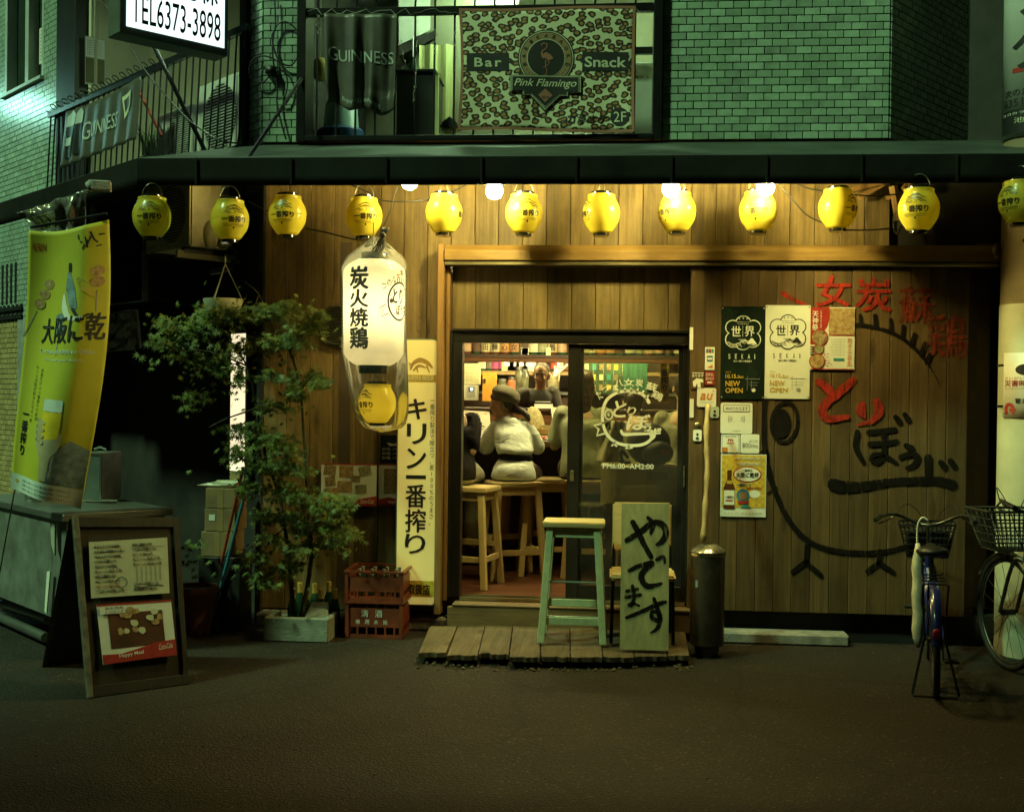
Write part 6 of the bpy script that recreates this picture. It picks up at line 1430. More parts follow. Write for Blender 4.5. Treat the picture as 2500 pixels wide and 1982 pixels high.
# ================================================================== stack of boxes with trays, brooms, pots
M_card=pm('cardboard',(.26,.17,.08),rough=.8,var=.15,scale=5,dirt=.3)
zz=[P(545,y_,-.25).z for y_ in(1357,1296,1240,1190)]
lbs=['bottom cardboard box of the stack behind the broom handles','middle cardboard box with a white label in the stack behind the brooms','top cardboard box of the stack under the white trays']
T=thing('side_table','dark crate seat carrying the stack of cardboard boxes','crate',(P(545,1400,-.25).x,-.2,0));c=P(545,1400,-.25)
mb=MB();mb.bb(c.x-.15,c.x+.13,-.3,-.05,0,zz[0]-.003);mb.build('box_body',M_black,T,bevel=.005)
for i in range(3):
 xo=(-.015,-.005,.0)[i];x0_,x1_=P((495,503,505)[i],1300,-.25).x,P((572,578,578)[i],1300,-.25).x
 T=thing('cardboard_box',lbs[i],'box',((x0_+x1_)/2,-.17,zz[i]),group='stacked cardboard boxes')
 mb=MB();mb.bb(x0_,x1_,-.28,-.04,zz[i],zz[i+1]-.003);mb.build('carton',M_card,T,bevel=.004)
 mb=MB();xm=(x0_+x1_)/2;mb.bb(xm-.02,xm+.02,-.2815,-.2802,zz[i]+.002,zz[i+1]-.006);mb.build('tape',pm('parcel_tape',(.33,.22,.1),rough=.3),T)
 if i==1:mb=MB();mb.bb(x0_+.03,x0_+.07,-.2825,-.2815,zz[1]+.07,zz[1]+.11);mb.build('label',M_wht,T)
zt3=zz[3]
c=P(540,1185,-.2)
for i,(dx,w_,d_,h_,lb)in enumerate(((-.02,.24,.2,.014,'lower white foam tray on the cardboard boxes'),(.03,.17,.16,.016,'upper white foam tray on the cardboard boxes'))):
 T=thing('foam_tray',lb,'tray',(c.x+dx,-.17,zt3+i*.016));z=zt3+i*.016
 mb=MB();mb.add([V((c.x+dx+sx*w_/2*k,-.17+sy*d_/2*k,z+zz_))for zz_,k in((0,.85),(h_,1.0),(h_-.004,.95),(.004,.82))for sx,sy in((-1,-1),(1,-1),(1,1),(-1,1))],[(3,2,1,0),(12,13,14,15)]+[(4*r_+k,4*r_+(k+1)%4,4*r_+4+(k+1)%4,4*r_+4+k)for r_ in range(3)for k in range(4)]);mb.build('tray_shell',M_wht,T)
mb=MB();mb.box((c.x+.03,-.18,zt3+.038),(.13,.11,.004),MX.Rotation(.25,3,'Z'));tag(mb.build('paper_pad',M_cre),'cream paper pad lying on top of the foam trays','paper')
M_redst=pm('red_handle',(.34,.07,.03),rough=.4,var=.15);M_blust=pm('blue_handle',(.04,.16,.24),rough=.4,var=.15)
def broom(label,a,b_,mat,head):
 T=thing('broom',label,'broom',(b_.x,b_.y,0),group='brooms');mb=MB();mb.tube([a,b_],.011,8);mb.build('handle',mat,T,smooth=True)
 mb=MB();mb.lathe([(.012,.10),(.03,.08),(.055,.0)],12,(b_.x,b_.y,0.004),sy=.4);mb.build('bristles',head,T,smooth=True)
a,b_=P(594,1140,-.35),G(512,1500,.09);broom('red handled broom leaning by the cardboard boxes',a,V((b_.x,b_.y,.1)),M_redst,M_oliv)
a,b_=P(612,1150,-.36),G(524,1502,.09);broom('blue handled broom leaning beside the red one',a,V((b_.x,b_.y-.02,.1)),M_blust,M_oliv)
c=G(530,1528,0);T=thing('work_gloves','pair of crumpled pale work gloves at the foot of the brooms','gloves',(c.x,c.y,0))
for sx in(-1,1):
 mb=MB();mb.ell((c.x+sx*.055,c.y,.022),(.05,.035,.022),10,6,MX.Rotation(sx*.5,3,'Z'));mb.ell((c.x+sx*.09,c.y+.02,.018),(.03,.018,.016),8,5)
 mb.build('glove',pm('cotton_glove',(.45,.42,.30),rough=.9,var=.2),T,smooth=2)
c=P(478,1450,-.45);T=thing('plant_pot','terracotta pot with a sparse plant beside the sandwich board','plant pot',(c.x,-.45,0))
M_terr=pm('terracotta',(.22,.07,.035),rough=.8,var=.2)
mb=MB();mb.lathe([(.09,0),(.13,.26),(.145,.265),(.145,.31),(.125,.31),(.12,.27)],24,(c.x,-.45,0));mb.build('pot',M_terr,T,smooth=True)
mb=MB();mb.lathe([(.122,.285),(0,.29)],20,(c.x,-.45,0));mb.build('soil',M_dark,T)
# ================================================================== sandwich board
M_aboard=wood('dark_board',(.045,.034,.02),(.028,.02,.012),rough=.6,axis=2,rnd=.05,worn=(.02,.016,.01))
M_edge=pm('lit_edge_utensil_grey',(.16,.15,.11),rough=.7,var=.3,scale=18)  # lit look of the left stiles put into a paler grey; utensil shares it
bl,br=GD(184,1470),GD(397,1440)
tl,tr=PP(152*K,1088*K,bl+V((.02,.20,0)),(0,1,0)),PP(375*K,1090*K,br+V((.02,.20,0)),(0,1,0))
AB=thing('sandwich_board','dark wooden sandwich board with a menu sheet and a food picture','sign',(bl+br)/2)
s=Surf(tl,tr,br,bl,AB);s.sheet('front_panel',M_aboard,th=.02)
for(u0,u1)in((0,.055),(.945,1)):q=[s.p(u0,0,.012),s.p(u1,0,.012),s.p(u1,1,.012),s.p(u0,1,.012)];mb=MB();mb.prism(q,s.n*-.034);mb.build('frame_stile',M_aboard if u0 else M_edge,AB,bevel=.002)
for(v0,v1)in((0,.06),(.94,.999)):q=[s.p(.056,v0,.010),s.p(.944,v0,.010),s.p(.944,v1,.010),s.p(.056,v1,.010)];mb=MB();mb.prism(q,s.n*-.03);mb.build('frame_rail',M_aboard,AB,bevel=.002)
b2,b1=GD(97,1402),GD(97,1402)+(br-bl)*.95;t2,t1=tl+V((-.005,.03,-.01)),tr+V((-.01,.03,-.01))
sr=Surf(t1,t2,b2,b1,AB);sr.sheet('rear_panel',M_aboard,th=.02)
q=[t2-(t1-t2)*.02,t2+(t1-t2)*.03,b2+(b1-b2)*.03,b2-(b1-b2)*.02];mb=MB();mb.prism(q,V((0,-.026,0)));mb.build('frame_stile',M_edge,AB)
def sub_surf(S_,pts,off,par):return Surf(*(PP(x_*K,y_*K,S_.c[0]+S_.n*off,S_.n)for x_,y_ in pts),par)
T=thing('menu_sheet','laminated handwritten menu sheet on the sandwich board','menu',tl.lerp(br,.4));sm_=sub_surf(s,((187,1141),(352,1131),(357,1248),(192,1259)),.014,T);sm_.sheet('sheet',pm('laminated_paper',(.56,.58,.42),rough=.25,var=.06),th=.002)
random.seed(31)
for i in range(2):
 for k in range(10):
  u0=.06+i*.48;v=.07+k*.088
  if i==1 and k>4 and k<8:
   for j in range(6):sm_.text('焼鳥三本盛',u0+.03+j*.06,v,u0+.06+j*.06,v+.075,M_ink,off=.002,vert=True,res=1)
   continue
  sm_.text(random.choice(['本日のおすすめ焼鳥','とりぼうず特製つくね','炭火焼鶏もも塩たれ','生ビール 四五〇円','刺身三種盛り合せ']),u0,v,u0+random.uniform(.25,.4),v+.055,M_ink if random.random()<.8 else M_ora,off=.002,res=1,bold=.012)
sm_.disc(.385,.76,.030,M_ink,off=.003,r2=.026,n=22);sm_.rect(.05,.19,.46,.197,M_ink,off=.002);sm_.rect(.52,.15,.95,.157,M_ink,off=.002);sm_.stroke([(.55,.84),(.65,.87),(.8,.84),(.92,.86)],.004,M_ink,off=.002);sm_.flush()
T=thing('food_poster','food picture with a red wave and white script on the sandwich board','poster',tl.lerp(br,.7));sp=sub_surf(s,((203,1273),(360,1262),(372,1378),(217,1399)),.014,T);sp.sheet('sheet',M_pwht,th=.002)
sp.rect(0,0,1,.03,M_red,off=.0013);sp.rect(.13,.17,.86,.76,pm('plate_photo',(.14,.06,.035),rough=.3,col2=(.07,.035,.02),scale=8),off=.0013,name='photo');random.seed(8)
for k in range(16):
 u,v=random.uniform(.22,.85),random.uniform(.1,.5);sp.poly([(u+.06*math.cos(a)*random.uniform(.5,1.1),v+.07*math.sin(a)*random.uniform(.5,1.1))for a in[j*.785 for j in range(8)]],M_tan2 if k%3 else M_cre,off=.0018+.0002*k,name='photo')
sp.poly([(0,.84),(.25,.86),(.5,.80),(.75,.73),(1,.72),(1,1),(0,1)],M_red,off=.0055);sp.text('Happy Meal',.22,.85,.55,.93,M_wht,off=.007,bold=.01,rot=-.06);sp.text('Coca-Cola',.76,.77,.95,.87,M_wht,off=.007,shear=.4,rot=-.06);sp.rect(.03,.04,.36,.17,M_wht,off=.0056);sp.text('炭火焼鳥',.1,.05,.34,.1,M_ink,off=.007);sp.text('とりぼうず',.1,.115,.34,.16,M_ink,off=.007);sp.flush()
# ================================================================== stainless cart
M_steel=pm('brushed_steel',(.34,.36,.33),rough=.38,metal=.85,var=.15,scale=3,stretch=(1,1,6),dirt=.25)
M_steel2=pm('dull_steel',(.26,.28,.25),rough=.42,metal=.45,var=.2,dirt=.3)
K0=G(156,1256,.84);EX,EY=dL,-nL
CT=thing('steel_cart','stainless steel food cart behind the sandwich board','cart',K0+V((0,0,-.84)))
def obx(name,mat,par,o0,a,b_,c,d,e,f,bev=.004):
 q=[o0+EX*a+EY*c,o0+EX*b_+EY*c,o0+EX*b_+EY*d,o0+EX*a+EY*d];q=[V((t.x,t.y,e))for t in q];mb=MB();mb.prism(q,(0,0,f-e));return mb.build(name,mat,par,bevel=bev)
obx('cabinet',M_steel2,CT,K0,0.02,1.5,.02,.62,.22,.80);obx('worktop',M_steel,CT,K0,-.01,1.53,-.01,.66,.80,.84)
for a in(.06,1.42):
 for b_ in(.07,.55):obx('leg',M_steel,CT,K0,a,a+.04,b_,b_+.04,.0,.22)
def onpx(x_,y_):g_=G(x_,y_,.842);return g_
c=onpx(72,1226);T=thing('steel_pot','round steel pot on the cart behind the yellow banner','pot',(c.x,c.y+.1,.842))
mb=MB();rr=.075;mb.lathe([(rr,.842),(rr,.842+.14),(rr*1.05,.985),(rr*1.05,.99),(rr*.96,.99),(rr*.96,.86)],24,(c.x,c.y+.1,0));mb.build('body',pm('polished_steel',(.6,.62,.58),rough=.2,metal=.9),T,smooth=True)
c=onpx(222,1226);T=thing('warming_box','small steel warming box with a framed door on the cart','warmer',(c.x,c.y+.15,.842))
w0,w1,zt4=P(190,1170,c.y).x,P(247,1170,c.y).x,P(220,1106,c.y).z
mb=MB();mb.bb(w0,w1,c.y+.01,c.y+.3,.843,zt4);mb.build('body',M_steel2,T,bevel=.006)
for b_ in((w0,w0+.012,.843,zt4),(w1-.012,w1,.843,zt4),(w0+.012,w1-.012,zt4-.014,zt4),(w0+.012,w1-.012,.843,.857)):mb=MB();mb.bb(b_[0],b_[1],c.y,c.y+.012,b_[2],b_[3]);mb.build('door_frame',MATS['polished_steel'],T)
mb=MB();mb.bb(w0+.012,w1-.012,c.y+.003,c.y+.008,.857,zt4-.014);mb.build('door_panel',pm('box_door',(.20,.24,.21),rough=.3,metal=.4),T)
mb=MB();mb.tube([(w0+.06,c.y+.1,zt4+.02),(w0+.1,c.y+.1,zt4+.035),(w0+.14,c.y+.1,zt4+.02)],.008,6);mb.build('handle',MATS['polished_steel'],T)
c=onpx(255,1228);mb=MB();mb.tube([V((c.x-.12,c.y+.0,.852)),V((c.x-.02,c.y,.852))],.006,6);mb.tube([V((c.x-.02,c.y,.854)),V((c.x+.08,c.y+.01,.854))],.011,8);tag(mb.build('kitchen_knife',M_edge,smooth=True),'pale handled utensil lying at the cart edge','utensil')
# clips and towel strip on the cart
q0=K0+EX*.10;q=[V((q0.x,q0.y,z))+nL*.012 for z in(.79,)]
mb=MB();a=V((K0.x,K0.y,0))+EX*.09+nL*.008;mb.prism([a+V((0,0,.78)),a+EX*.07+V((0,0,.80)),a+EX*.05+V((0,0,.66)),a+V((0,0,.60))],nL*.01);tag(mb.build('dish_cloth',pm('cloth_grey',(.36,.36,.28),rough=.9)),'grey dish cloth clipped to the cart edge','cloth')
mb=MB();a=V((K0.x,K0.y,0))+EX*.16+nL*.008;mb.prism([a+V((0,0,.50)),a+EX*.045+V((0,0,.495)),a+EX*.08+V((0,0,.26)),a+EX*.05+V((0,0,.25))],nL*.008);tag(mb.build('white_strip',M_wht),'white plastic strip stuck on the side of the cart','strip')
# scaffold tubes on the ground
for i,(x0,y0,x1,y1,z,lb)in enumerate(((-40,1432,80,1478,.17,'uppermost'),(-40,1458,118,1512,.12,'middle'),(-40,1488,112,1556,.06,'lowest'))):
 a,b_=G(x0,y0,z),G(x1,y1,z);mb=MB();mb.tube([a,b_],.03,12);tag(mb.build('steel_tube',M_steel,smooth=True),lb+' of the three steel tubes lying below the cart','pipe','steel tubes')
 # ================================================================== yellow nobori banner
YN=-1.35
tl,tr,br,bl=P(70,563,YN),P(250,531,YN),P(190,1245,YN),P(26,1192,YN)
NB_=thing('nobori_banner','tall yellow beer festival banner hanging in folds at the corner','banner',(bl+br)/2)
M_nob=translucent('banner_yellow',(.66,.64,.05),rough=.6,t=.25,var=.06)
def fnb(u,v,off):
 p=(tl*(1-u)+tr*u)*(1-v)+(bl*(1-u)+br*u)*v
 bulge=.03*math.sin(v*5+u*2)+.035*math.sin(u*7+1.2*v)*(.4+.6*v);curl=.22*max(0,u-.72)**1.3*(1.2+math.sin(v*4))
 p=p+V((0,1,0))*(bulge+curl-off);p.x+=.05*math.sin(v*math.pi*1.1)*u;p.z-=.03*math.sin(u*math.pi)*(1-v);return p
s=Surf(tl,tr,br,bl,NB_,fn=fnb,sub=.05);s.sheet('cloth',M_nob,30,60,.0015,smooth=2)
M_skin2=pm('print_skin',(.48,.40,.24),rough=.6);M_denim=pm('print_denim',(.20,.30,.36),rough=.6,var=.25,scale=25);M_foam=pm('print_foam',(.62,.70,.66),rough=.6)
s.text('KIRIN',.05,.045,.21,.075,M_red,off=.002,bold=.01)
for(u,v,n_,m_,sl_)in((.27,.20,3,M_tan2,-.5),(.88,.17,2,M_tan2,.1),(.47,.33,2,M_denim,.1)):
 for k in range(n_):s.disc(u-k*.055*(1 if sl_<0 else-.1),v+k*.038,.030,m_,off=.002+.001*k,n=16)
 s.stroke([(u-n_*.05*(1 if sl_<0 else 0),v+n_*.035),(u-n_*.05*(1.9 if sl_<0 else 0),v+n_*.07)],.005,M_grey,off=.002,smooth=False)
for pts,wd,m_ in(([(.55,.16),(.58,.22),(.64,.29)],[.012,.05,.04],M_denim),([(.5,.24),(.52,.29),(.6,.33),(.75,.33)],[.01,.035,.03,.015],M_wht),([(.56,.13),(.565,.155)],[.018,.02],M_ink),([(.64,.3),(.72,.33),(.82,.32)],[.02,.014,.008],M_ink),([(.68,.19),(.76,.22),(.86,.26)],[.02,.05,.01],pm('print_olive',(.50,.40,.05),rough=.6))):s.stroke(pts,wd,m_,off=.0025)
for k in range(9):s.stroke([(.66+.03*k,.03+.013*((k*7)%5)),(.67+.035*k,.045+.012*((k*5)%4))],.008,M_ink,off=.002,smooth=False)
for i,ch in enumerate('大阪に乾'):s.text(ch,.22+i*.195,.33-.004*i,.39+i*.195,.425-.004*i,M_ink,off=.003,bold=.02)
s.text('The freshest KIRIN for Osaka',.22,.445,.90,.462,M_foam,off=.003,res=1,bold=.015);s.text('for your good cheers',.32,.478,.80,.492,M_foam,off=.003,res=1,bold=.015)
s.text('大阪だけの一番搾りで乾杯',.27,.52,.31,.72,M_ink,off=.003,vert=True,res=1);s.text('もっと大阪が好きになる一杯',.19,.51,.23,.73,M_ink,off=.003,vert=True,res=1)
s.rect(.40,.63,.66,.675,M_foam,off=.003,rad=.01);s.poly([(.40,.676),(.66,.676),(.65,.80),(.42,.80)],pm('print_beer',(.72,.50,.02),rough=.5),off=.003)
s.poly([(.32,.73),(.36,.70),(.40,.72),(.43,.78),(.64,.77),(.68,.74),(.70,.78),(.62,.84),(.60,.93),(.46,.93),(.44,.85),(.35,.80)],M_skin2,off=.0045);s.poly([(.58,.84),(.78,.77),(.99,.80),(.99,.935),(.55,.935)],M_denim,off=.0055)
for k in range(4):s.stroke([(.34+.005*k,.71+k*.024),(.44,.72+k*.024)],.022,M_skin2,off=.006+.0005*k)
s.text('一番搾り',.08,.70,.17,.86,M_ink,off=.003,vert=True,bold=.03)
s.rect(0.0,.936,1,.999,M_foam,off=.006)
for k in range(3):s.text('お酒は二十歳になってから 飲酒運転は絶対にやめましょう',.18,.948+k*.016,.85,.957+k*.016,M_ink,off=.0075,res=1)
s.disc(.09,.962,.012,M_gold,off=.0075,n=10);s.flush(smooth=2)
mb=MB();mb.tube([tl+V((0,.02,.02)),tr+V((0,.06,.03))],.008,6);mb.build('hanging_rod',M_iron,NB_)
mb=MB();mb.tube([bl+V((0,0.05,0)),P(-5,1420,YN+.05)],.004,5);mb.build('tie_cord',M_iron,NB_)
# ================================================================== left corner under the awning: walls, hood, condenser, light box
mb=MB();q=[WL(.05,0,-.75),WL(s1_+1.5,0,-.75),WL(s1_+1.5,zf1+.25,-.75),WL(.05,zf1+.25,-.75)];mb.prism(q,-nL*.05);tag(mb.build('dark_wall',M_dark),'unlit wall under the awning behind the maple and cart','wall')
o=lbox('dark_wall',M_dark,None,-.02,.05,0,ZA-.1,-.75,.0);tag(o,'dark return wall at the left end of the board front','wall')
# yellowish brick strip
zy=PL(30,785).z;sy0,sy1=SL(PL(46,1000,.02)),SL(PL(-60,1000,.02))
T=thing('yellow_brick_wall','yellowish tiled wall at the far left below a black lattice','wall',WL(sy0,0));
q=[WL(sy0,0,.01),WL(sy1,0,.01),WL(sy1,zy,.01),WL(sy0,zy,.01)];mb=MB();mb.prism(q,-nL*.2);mb.build('backing',M_mort,T)
brick_field(T,WL(sy1,0),-dL,nL,sy1-sy0,.25,zy,M_brick3,view=inview)
for o_ in list(T.children):
 if o_.name.startswith('brick'):o_.location+=nL*.014
o=lbox('grey_pilaster',M_conc,None,SL(PL(60,1000,.04)),sy0-.003,0,zy,-.2,.04);tag(o,'grey pilaster edging the yellow tiled wall','pilaster')
T=thing('lattice_panel','black and white lattice panel above the yellow tiled wall','lattice',WL(sy0,zy))
zl_=PL(30,745).z;o=lbox('ground_panel',M_wht,T,SL(PL(60,760,.0)),sy1,zy,zl_,-.02,.0,0)
for k in range(7):lbox('upright',M_black,T,SL(PL(60,760))+.02+k*.115,SL(PL(60,760))+.07+k*.115,zy,zl_,.002,.02,0)
for k in range(2):z=zy+(zl_-zy)*(.25+.5*k);lbox('crossbar',M_black,T,SL(PL(60,760)),sy1,z-.02,z+.02,.022,.035,0)
T=thing('roller_shutter','dark ribbed shutter hanging at the far left under the awning','shutter',WL(sy0,zl_))
for k in range(14):lbox('rib',M_black if k%2 else M_aboard,T,SL(PL(50,620))+k*.06,SL(PL(50,620))+k*.06+.055,zl_+.01,zf0-.02,-.02,.0+.015*(k%2),.002)
# exhaust hood
def k5(x_,y_):return(x_*.3277,440+y_*.3277)
HD=thing('exhaust_hood','boxy dark exhaust hood with a pale drip tray beside the banner','hood',PL(*k5(910,900),-.1))
M_hood=pm('hood_metal',(.055,.055,.045),rough=.35,metal=.6,var=.3)
sh0,sh1=SL(PL(*k5(1075,600),-.1)),SL(PL(*k5(740,600),-.1));zh0,zh1=PL(*k5(910,920),-.1).z,PL(*k5(910,400),-.1).z
lbox('back_plate',M_hood,HD,sh0,sh1,zh0,zh1,-.6,-.55);lbox('side_plate',M_hood,HD,sh0,sh0+.02,zh0,zh1,-.549,-.1);lbox('side_plate',M_hood,HD,sh1-.02,sh1,zh0,zh1,-.549,-.1)
lbox('edge_trim',M_steel,HD,sh0-.012,sh0,zh0,zh1,-.13,-.08)
q=[WL(sh0+.03,zh0+.01,-.12),WL(sh1-.03,zh0+.01,-.12),WL(sh1-.08,zh0+.10,-.5),WL(sh0+.08,zh0+.10,-.5)];mb=MB();mb.prism(q,(0,0,-.01));mb.build('drip_tray',pm('tray_enamel',(.42,.44,.33),rough=.35,var=.1,dirt=.3),HD)
# window with brown plastic sheet
a,b_,c,d=(PL(*k5(*t),-.12)for t in((735,985),(1015,960),(1020,1265),(720,1285)))
T=thing('plastic_sheet','crumpled brown plastic sheet stretched in a pale frame below the hood','plastic sheet',(a+c)/2)
def fps(u,v,off):p=(a*(1-u)+b_*u)*(1-v)+(d*(1-u)+c*u)*v;return p+nL*(off+.03*NZ.noise(V((u*5+v*3,v*4-u*2,2)))+.015*NZ.noise(V((u*12+v*8,v*5,5))))
s=Surf(a,b_,c,d,T,fn=fps);s.sheet('film',pm('brown_film',(.24,.13,.05),rough=.18,spec=.7,coat=.4,var=.3),30,30,.001,smooth=2)
q0,q1=PL(*k5(1018,965),-.08),PL(*k5(1045,1250),-.08);mb=MB();mb.tube([q0,q1],.014,8);mb.build('edge_batten',M_pale,T,smooth=True)
# plastic sheet hanging off the awning corner
a,b_,c,d=P(40,520,-1.05),P(216,462,-1.05),P(205,575,-1.05),P(100,575,-1.05)
T=thing('awning_sheet','dirty clear plastic sheet bunched under the awning above the yellow banner','plastic sheet',(a+c)/2)
def fas(u,v,off):p=(a*(1-u)+b_*u)*(1-v)+(d*(1-u)+c*u)*v;return p+V((0,-1,.0))*(off+.05*NZ.noise(V((u*6,v*2,2)))+.02*NZ.noise(V((u*16,v*4,5))))+V((0,0,-.03*NZ.noise(V((u*9,1,1)))*v))
s=Surf(a,b_,c,d,T,fn=fas);s.sheet('film',glass('dirty_film',(.55,.5,.36),.16,.16,film=1),40,16,.001,smooth=2)
# lamp bracket on the valance corner
c=P(248,455,-1.12);T=thing('flood_lamp','small unlit floodlight bolted under the awning corner','lamp',c)
mb=MB();mb.box(c,(.11,.08,.06),MX.Rotation(R(20),3,'Z'));mb.build('housing',M_conc,T,bevel=.008);mb=MB();mb.lathe([(.03,0),(.035,.03),(.02,.05)],14,c+V((-.07,-.02,-.01)),MX.Rotation(R(60),3,'Y'));mb.build('lens',M_grey,T,smooth=True)
# condenser hanging over the maple
o0=PL(464,600,.30);M_accr=pm('ac_cream',(.58,.50,.28),rough=.5,var=.1,dirt=.3)
hac=P(464,455,0).z-P(464,600,0).z+.1
AC=ac_unit('condenser_unit','cream condenser with ribbed grille hung behind the two leftmost lanterns',V((o0.x,o0.y,o0.z)),dL,-nL,.70,.30,hac,M_accr)
e0=o0-dL*.004;
mb=MB();U=V((0,0,1));cpos=e0-nL*.15+U*.09;mb.ell(cpos,(.055,.055,.10),14,8);mb.build('pipe_cover',M_accr,AC,smooth=2)
mb=MB();mb.box(e0-nL*.25+U*.07,(.09,.09,.10),MX.Rotation(-AL,3,'Z'));mb.build('valve_box',M_accr,AC,bevel=.006)
mb=MB();a=o0-U*.05;mb.bar(a+dL*.1-nL*-.05,a-nL*.42+dL*.1,.03,.05);mb.build('bracket',M_accr,AC)
mb=MB();mb.tube(smoothpts([e0-nL*.28+U*.05,e0-nL*.33-dL*.05-U*.02,e0-nL*.3-U*.12,e0-nL*.2+dL*.1-U*.16]),.02,8);mb.build('hose',M_cord,AC,smooth=2)
# lit vertical light box behind the tree
LBX=thing('light_box','narrow tall glowing light box behind the maple leaves','light',PL(580,1160,-.55))
a,b_=PL(563,1000,-.5),PL(597,1000,-.5)
lbox('case',M_black,LBX,SL(b_)-.015,SL(a)+.015,PL(580,1175,-.5).z,PL(580,805,-.5).z,-.60,-.505,.004);lbox('face',glow('box_face',(1.0,.86,.52),.95,.12),LBX,SL(b_),SL(a),PL(580,1150,-.5).z,PL(580,815,-.5).z,-.504,-.498,0)
lbox('lower_print',M_tan2,LBX,SL(b_),SL(a),PL(580,1172,-.5).z,PL(580,1152,-.5).z,-.504,-.498,0)
# hanging basket
c=P(545,735,-.3);T=thing('hanging_basket','pale round hanging basket on cords above the maple','basket',c);rr=47*(P(546,735,-.3).x-P(545,735,-.3).x)
mb=MB();mb.lathe([(rr*.5,-.11),(rr*.8,-.08),(rr*.97,-.01),(rr,0),(rr,.012),(rr*.93,.012),(rr*.9,-.01),(rr*.7,-.07),(0,-.09)],28,c);mb.build('bowl',pm('basket_white',(.50,.49,.36),rough=.6),T,smooth=True)
hk=P(550,645,-.3)
for k in range(3):a_=k*2.09+.4;mb=MB();mb.tube([c+V((rr*.95*math.cos(a_),rr*.95*math.sin(a_),.01)),hk+V((0,0,.02*0)),hk+V((.002*k,0,.05))],.004,5);mb.build('cord',M_rope,T)
# ================================================================== utility pole
YU=-.28
c=P(2545,900,YU);rr=c.x-P(2440,900,YU).x;rr=.19;c.x=P(2440,900,YU).x+rr
UP=thing('utility_pole','concrete utility pole at the picture edge with a pale anti-poster wrap','pole',(c.x,YU,0))
M_pole=pm('pole_concrete',(.30,.22,.12),rough=.8,var=.15,scale=4,dirt=.4,bump=.15);M_wrap=pm('pole_wrap',(.52,.52,.36),rough=.55,var=.06,scale=5)
zw=P(2445,745,YU).z
mb=MB();mb.lathe([(rr,0),(rr*.995,zw)],40,(c.x,YU,0));mb.build('wrap',M_wrap,UP,smooth=True)
mb=MB();mb.lathe([(rr*.975,zw),(rr*.93,7.0)],40,(c.x,YU,0));mb.build('shaft',M_pole,UP,smooth=True)
mb=MB();mb.tube([c+V((-rr*.6,-rr*.8,P(2470,595,YU).z-c.z)),c+V((rr*.4,-rr-.05,P(2500,600,YU).z-c.z))],.012,8);mb.build('step_bolt',M_iron,UP,smooth=True)
q=P(2432,612,YU);mb=MB();mb.ell(q,(.03,.03,.045),12,8);mb.build('insulator',pm('brown_glaze',(.10,.07,.04),rough=.15,coat=.6),UP,smooth=2)
# evacuation sign strapped on
def fpole(r_,x0,y0,x1,y1,arc0=None):
 a0=-90-math.degrees(math.asin(max(-1,min(1,(c.x-P(x0,y0,YU-r_*.7).x)/r_))));z1,z0=P(x0,y0,YU-r_*.7).z,P(x0,y1,YU-r_*.7).z
 return a0,z1,z0
zt5,zb5=P(2460,860,YU-.2).z,P(2460,1020,YU-.2).z
T=thing('evacuation_sign','white curved shelter sign with red characters strapped to the pole','sign',(c.x,YU-rr,zb5));A0,A1=R(200),R(290);r5=rr+.008
def fev(u,v,off):a=A0+(A1-A0)*u;r_=r5+off;return V((c.x+r_*math.cos(a),YU+r_*math.sin(a),zt5+(zb5-zt5)*v))
s=Surf((0,0,zt5),(r5*(A1-A0),0,zt5),(r5*(A1-A0),0,zb5),(0,0,zb5),T,fn=fev,sub=.03);s.W,s.H=r5*(A1-A0),zt5-zb5;s.sheet('plate',M_wht,16,2,.003,smooth=2)
s.disc(.5,.26,.035,M_ink,off=.002,ru=2.0);s.text('さいがいじ',.05,.37,.55,.41,M_red,off=.002);s.text('災害時避難所',.05,.42,.95,.52,M_red,off=.002,bold=.02);s.text('Designated Evacuation Site',.06,.54,.9,.56,M_ink,off=.002,res=1);s.text('菅北小学校',.28,.70,.9,.78,M_ink,off=.002,bold=.02)
s.stroke([(.09,.93),(.09,.84),(.14,.80),(.22,.82),(.23,.88)],.022,M_red,off=.002);s.poly([(.15,.86),(.31,.86),(.23,.96)],M_red,off=.003);s.flush(smooth=2)
for z in(P(2460,890,YU-.2).z,P(2460,992,YU-.2).z):mb=MB();mb.lathe([(rr+.002,z-.006),(rr+.006,z-.006),(rr+.006,z+.006),(rr+.002,z+.006)],40,(c.x,YU,0));mb.build('strap',M_iron,T)
# advert panel higher up the pole
zt6,zb6=5.6,P(2450,318,YU-.3).z;r6=rr*.95+.012
T=thing('pole_advert','tall white curved clinic advert panel high on the pole','sign',(c.x,YU-rr,zb6));B0,B1=R(168),R(330)
def fad(u,v,off):a=B0+(B1-B0)*u;r_=r6+off;return V((c.x+r_*math.cos(a),YU+r_*math.sin(a),zt6+(zb6-zt6)*v))
s=Surf((0,0,zt6),(r6*(B1-B0),0,zt6),(r6*(B1-B0),0,zb6),(0,0,zb6),T,fn=fad,sub=.04);s.W,s.H=r6*(B1-B0),zt6-zb6;s.sheet('plate',M_wht,24,2,.003,smooth=2)
def vz(y_):return(zt6-P(2450,y_,YU-.3).z)/(zt6-zb6)
for i,ch in enumerate('クリニック'):h_=.30/(zt6-zb6);v1=vz(150)-(4-i)*h_*1.05;s.text(ch,.25,v1-h_*.9,.75,v1,M_ink,off=.002,bold=.02)
s.rect(.25,vz(146),.9,vz(158),M_red,off=.002);s.poly([(.45,vz(163)),(.55,vz(163)),(.5,vz(180))],M_red,off=.002);s.text('次の角右入る',.14,vz(198),.8,vz(216),M_ink,off=.002,bold=.01);s.text('6351-2236',.12,vz(222),.75,vz(242),M_ink,off=.002,bold=.01)
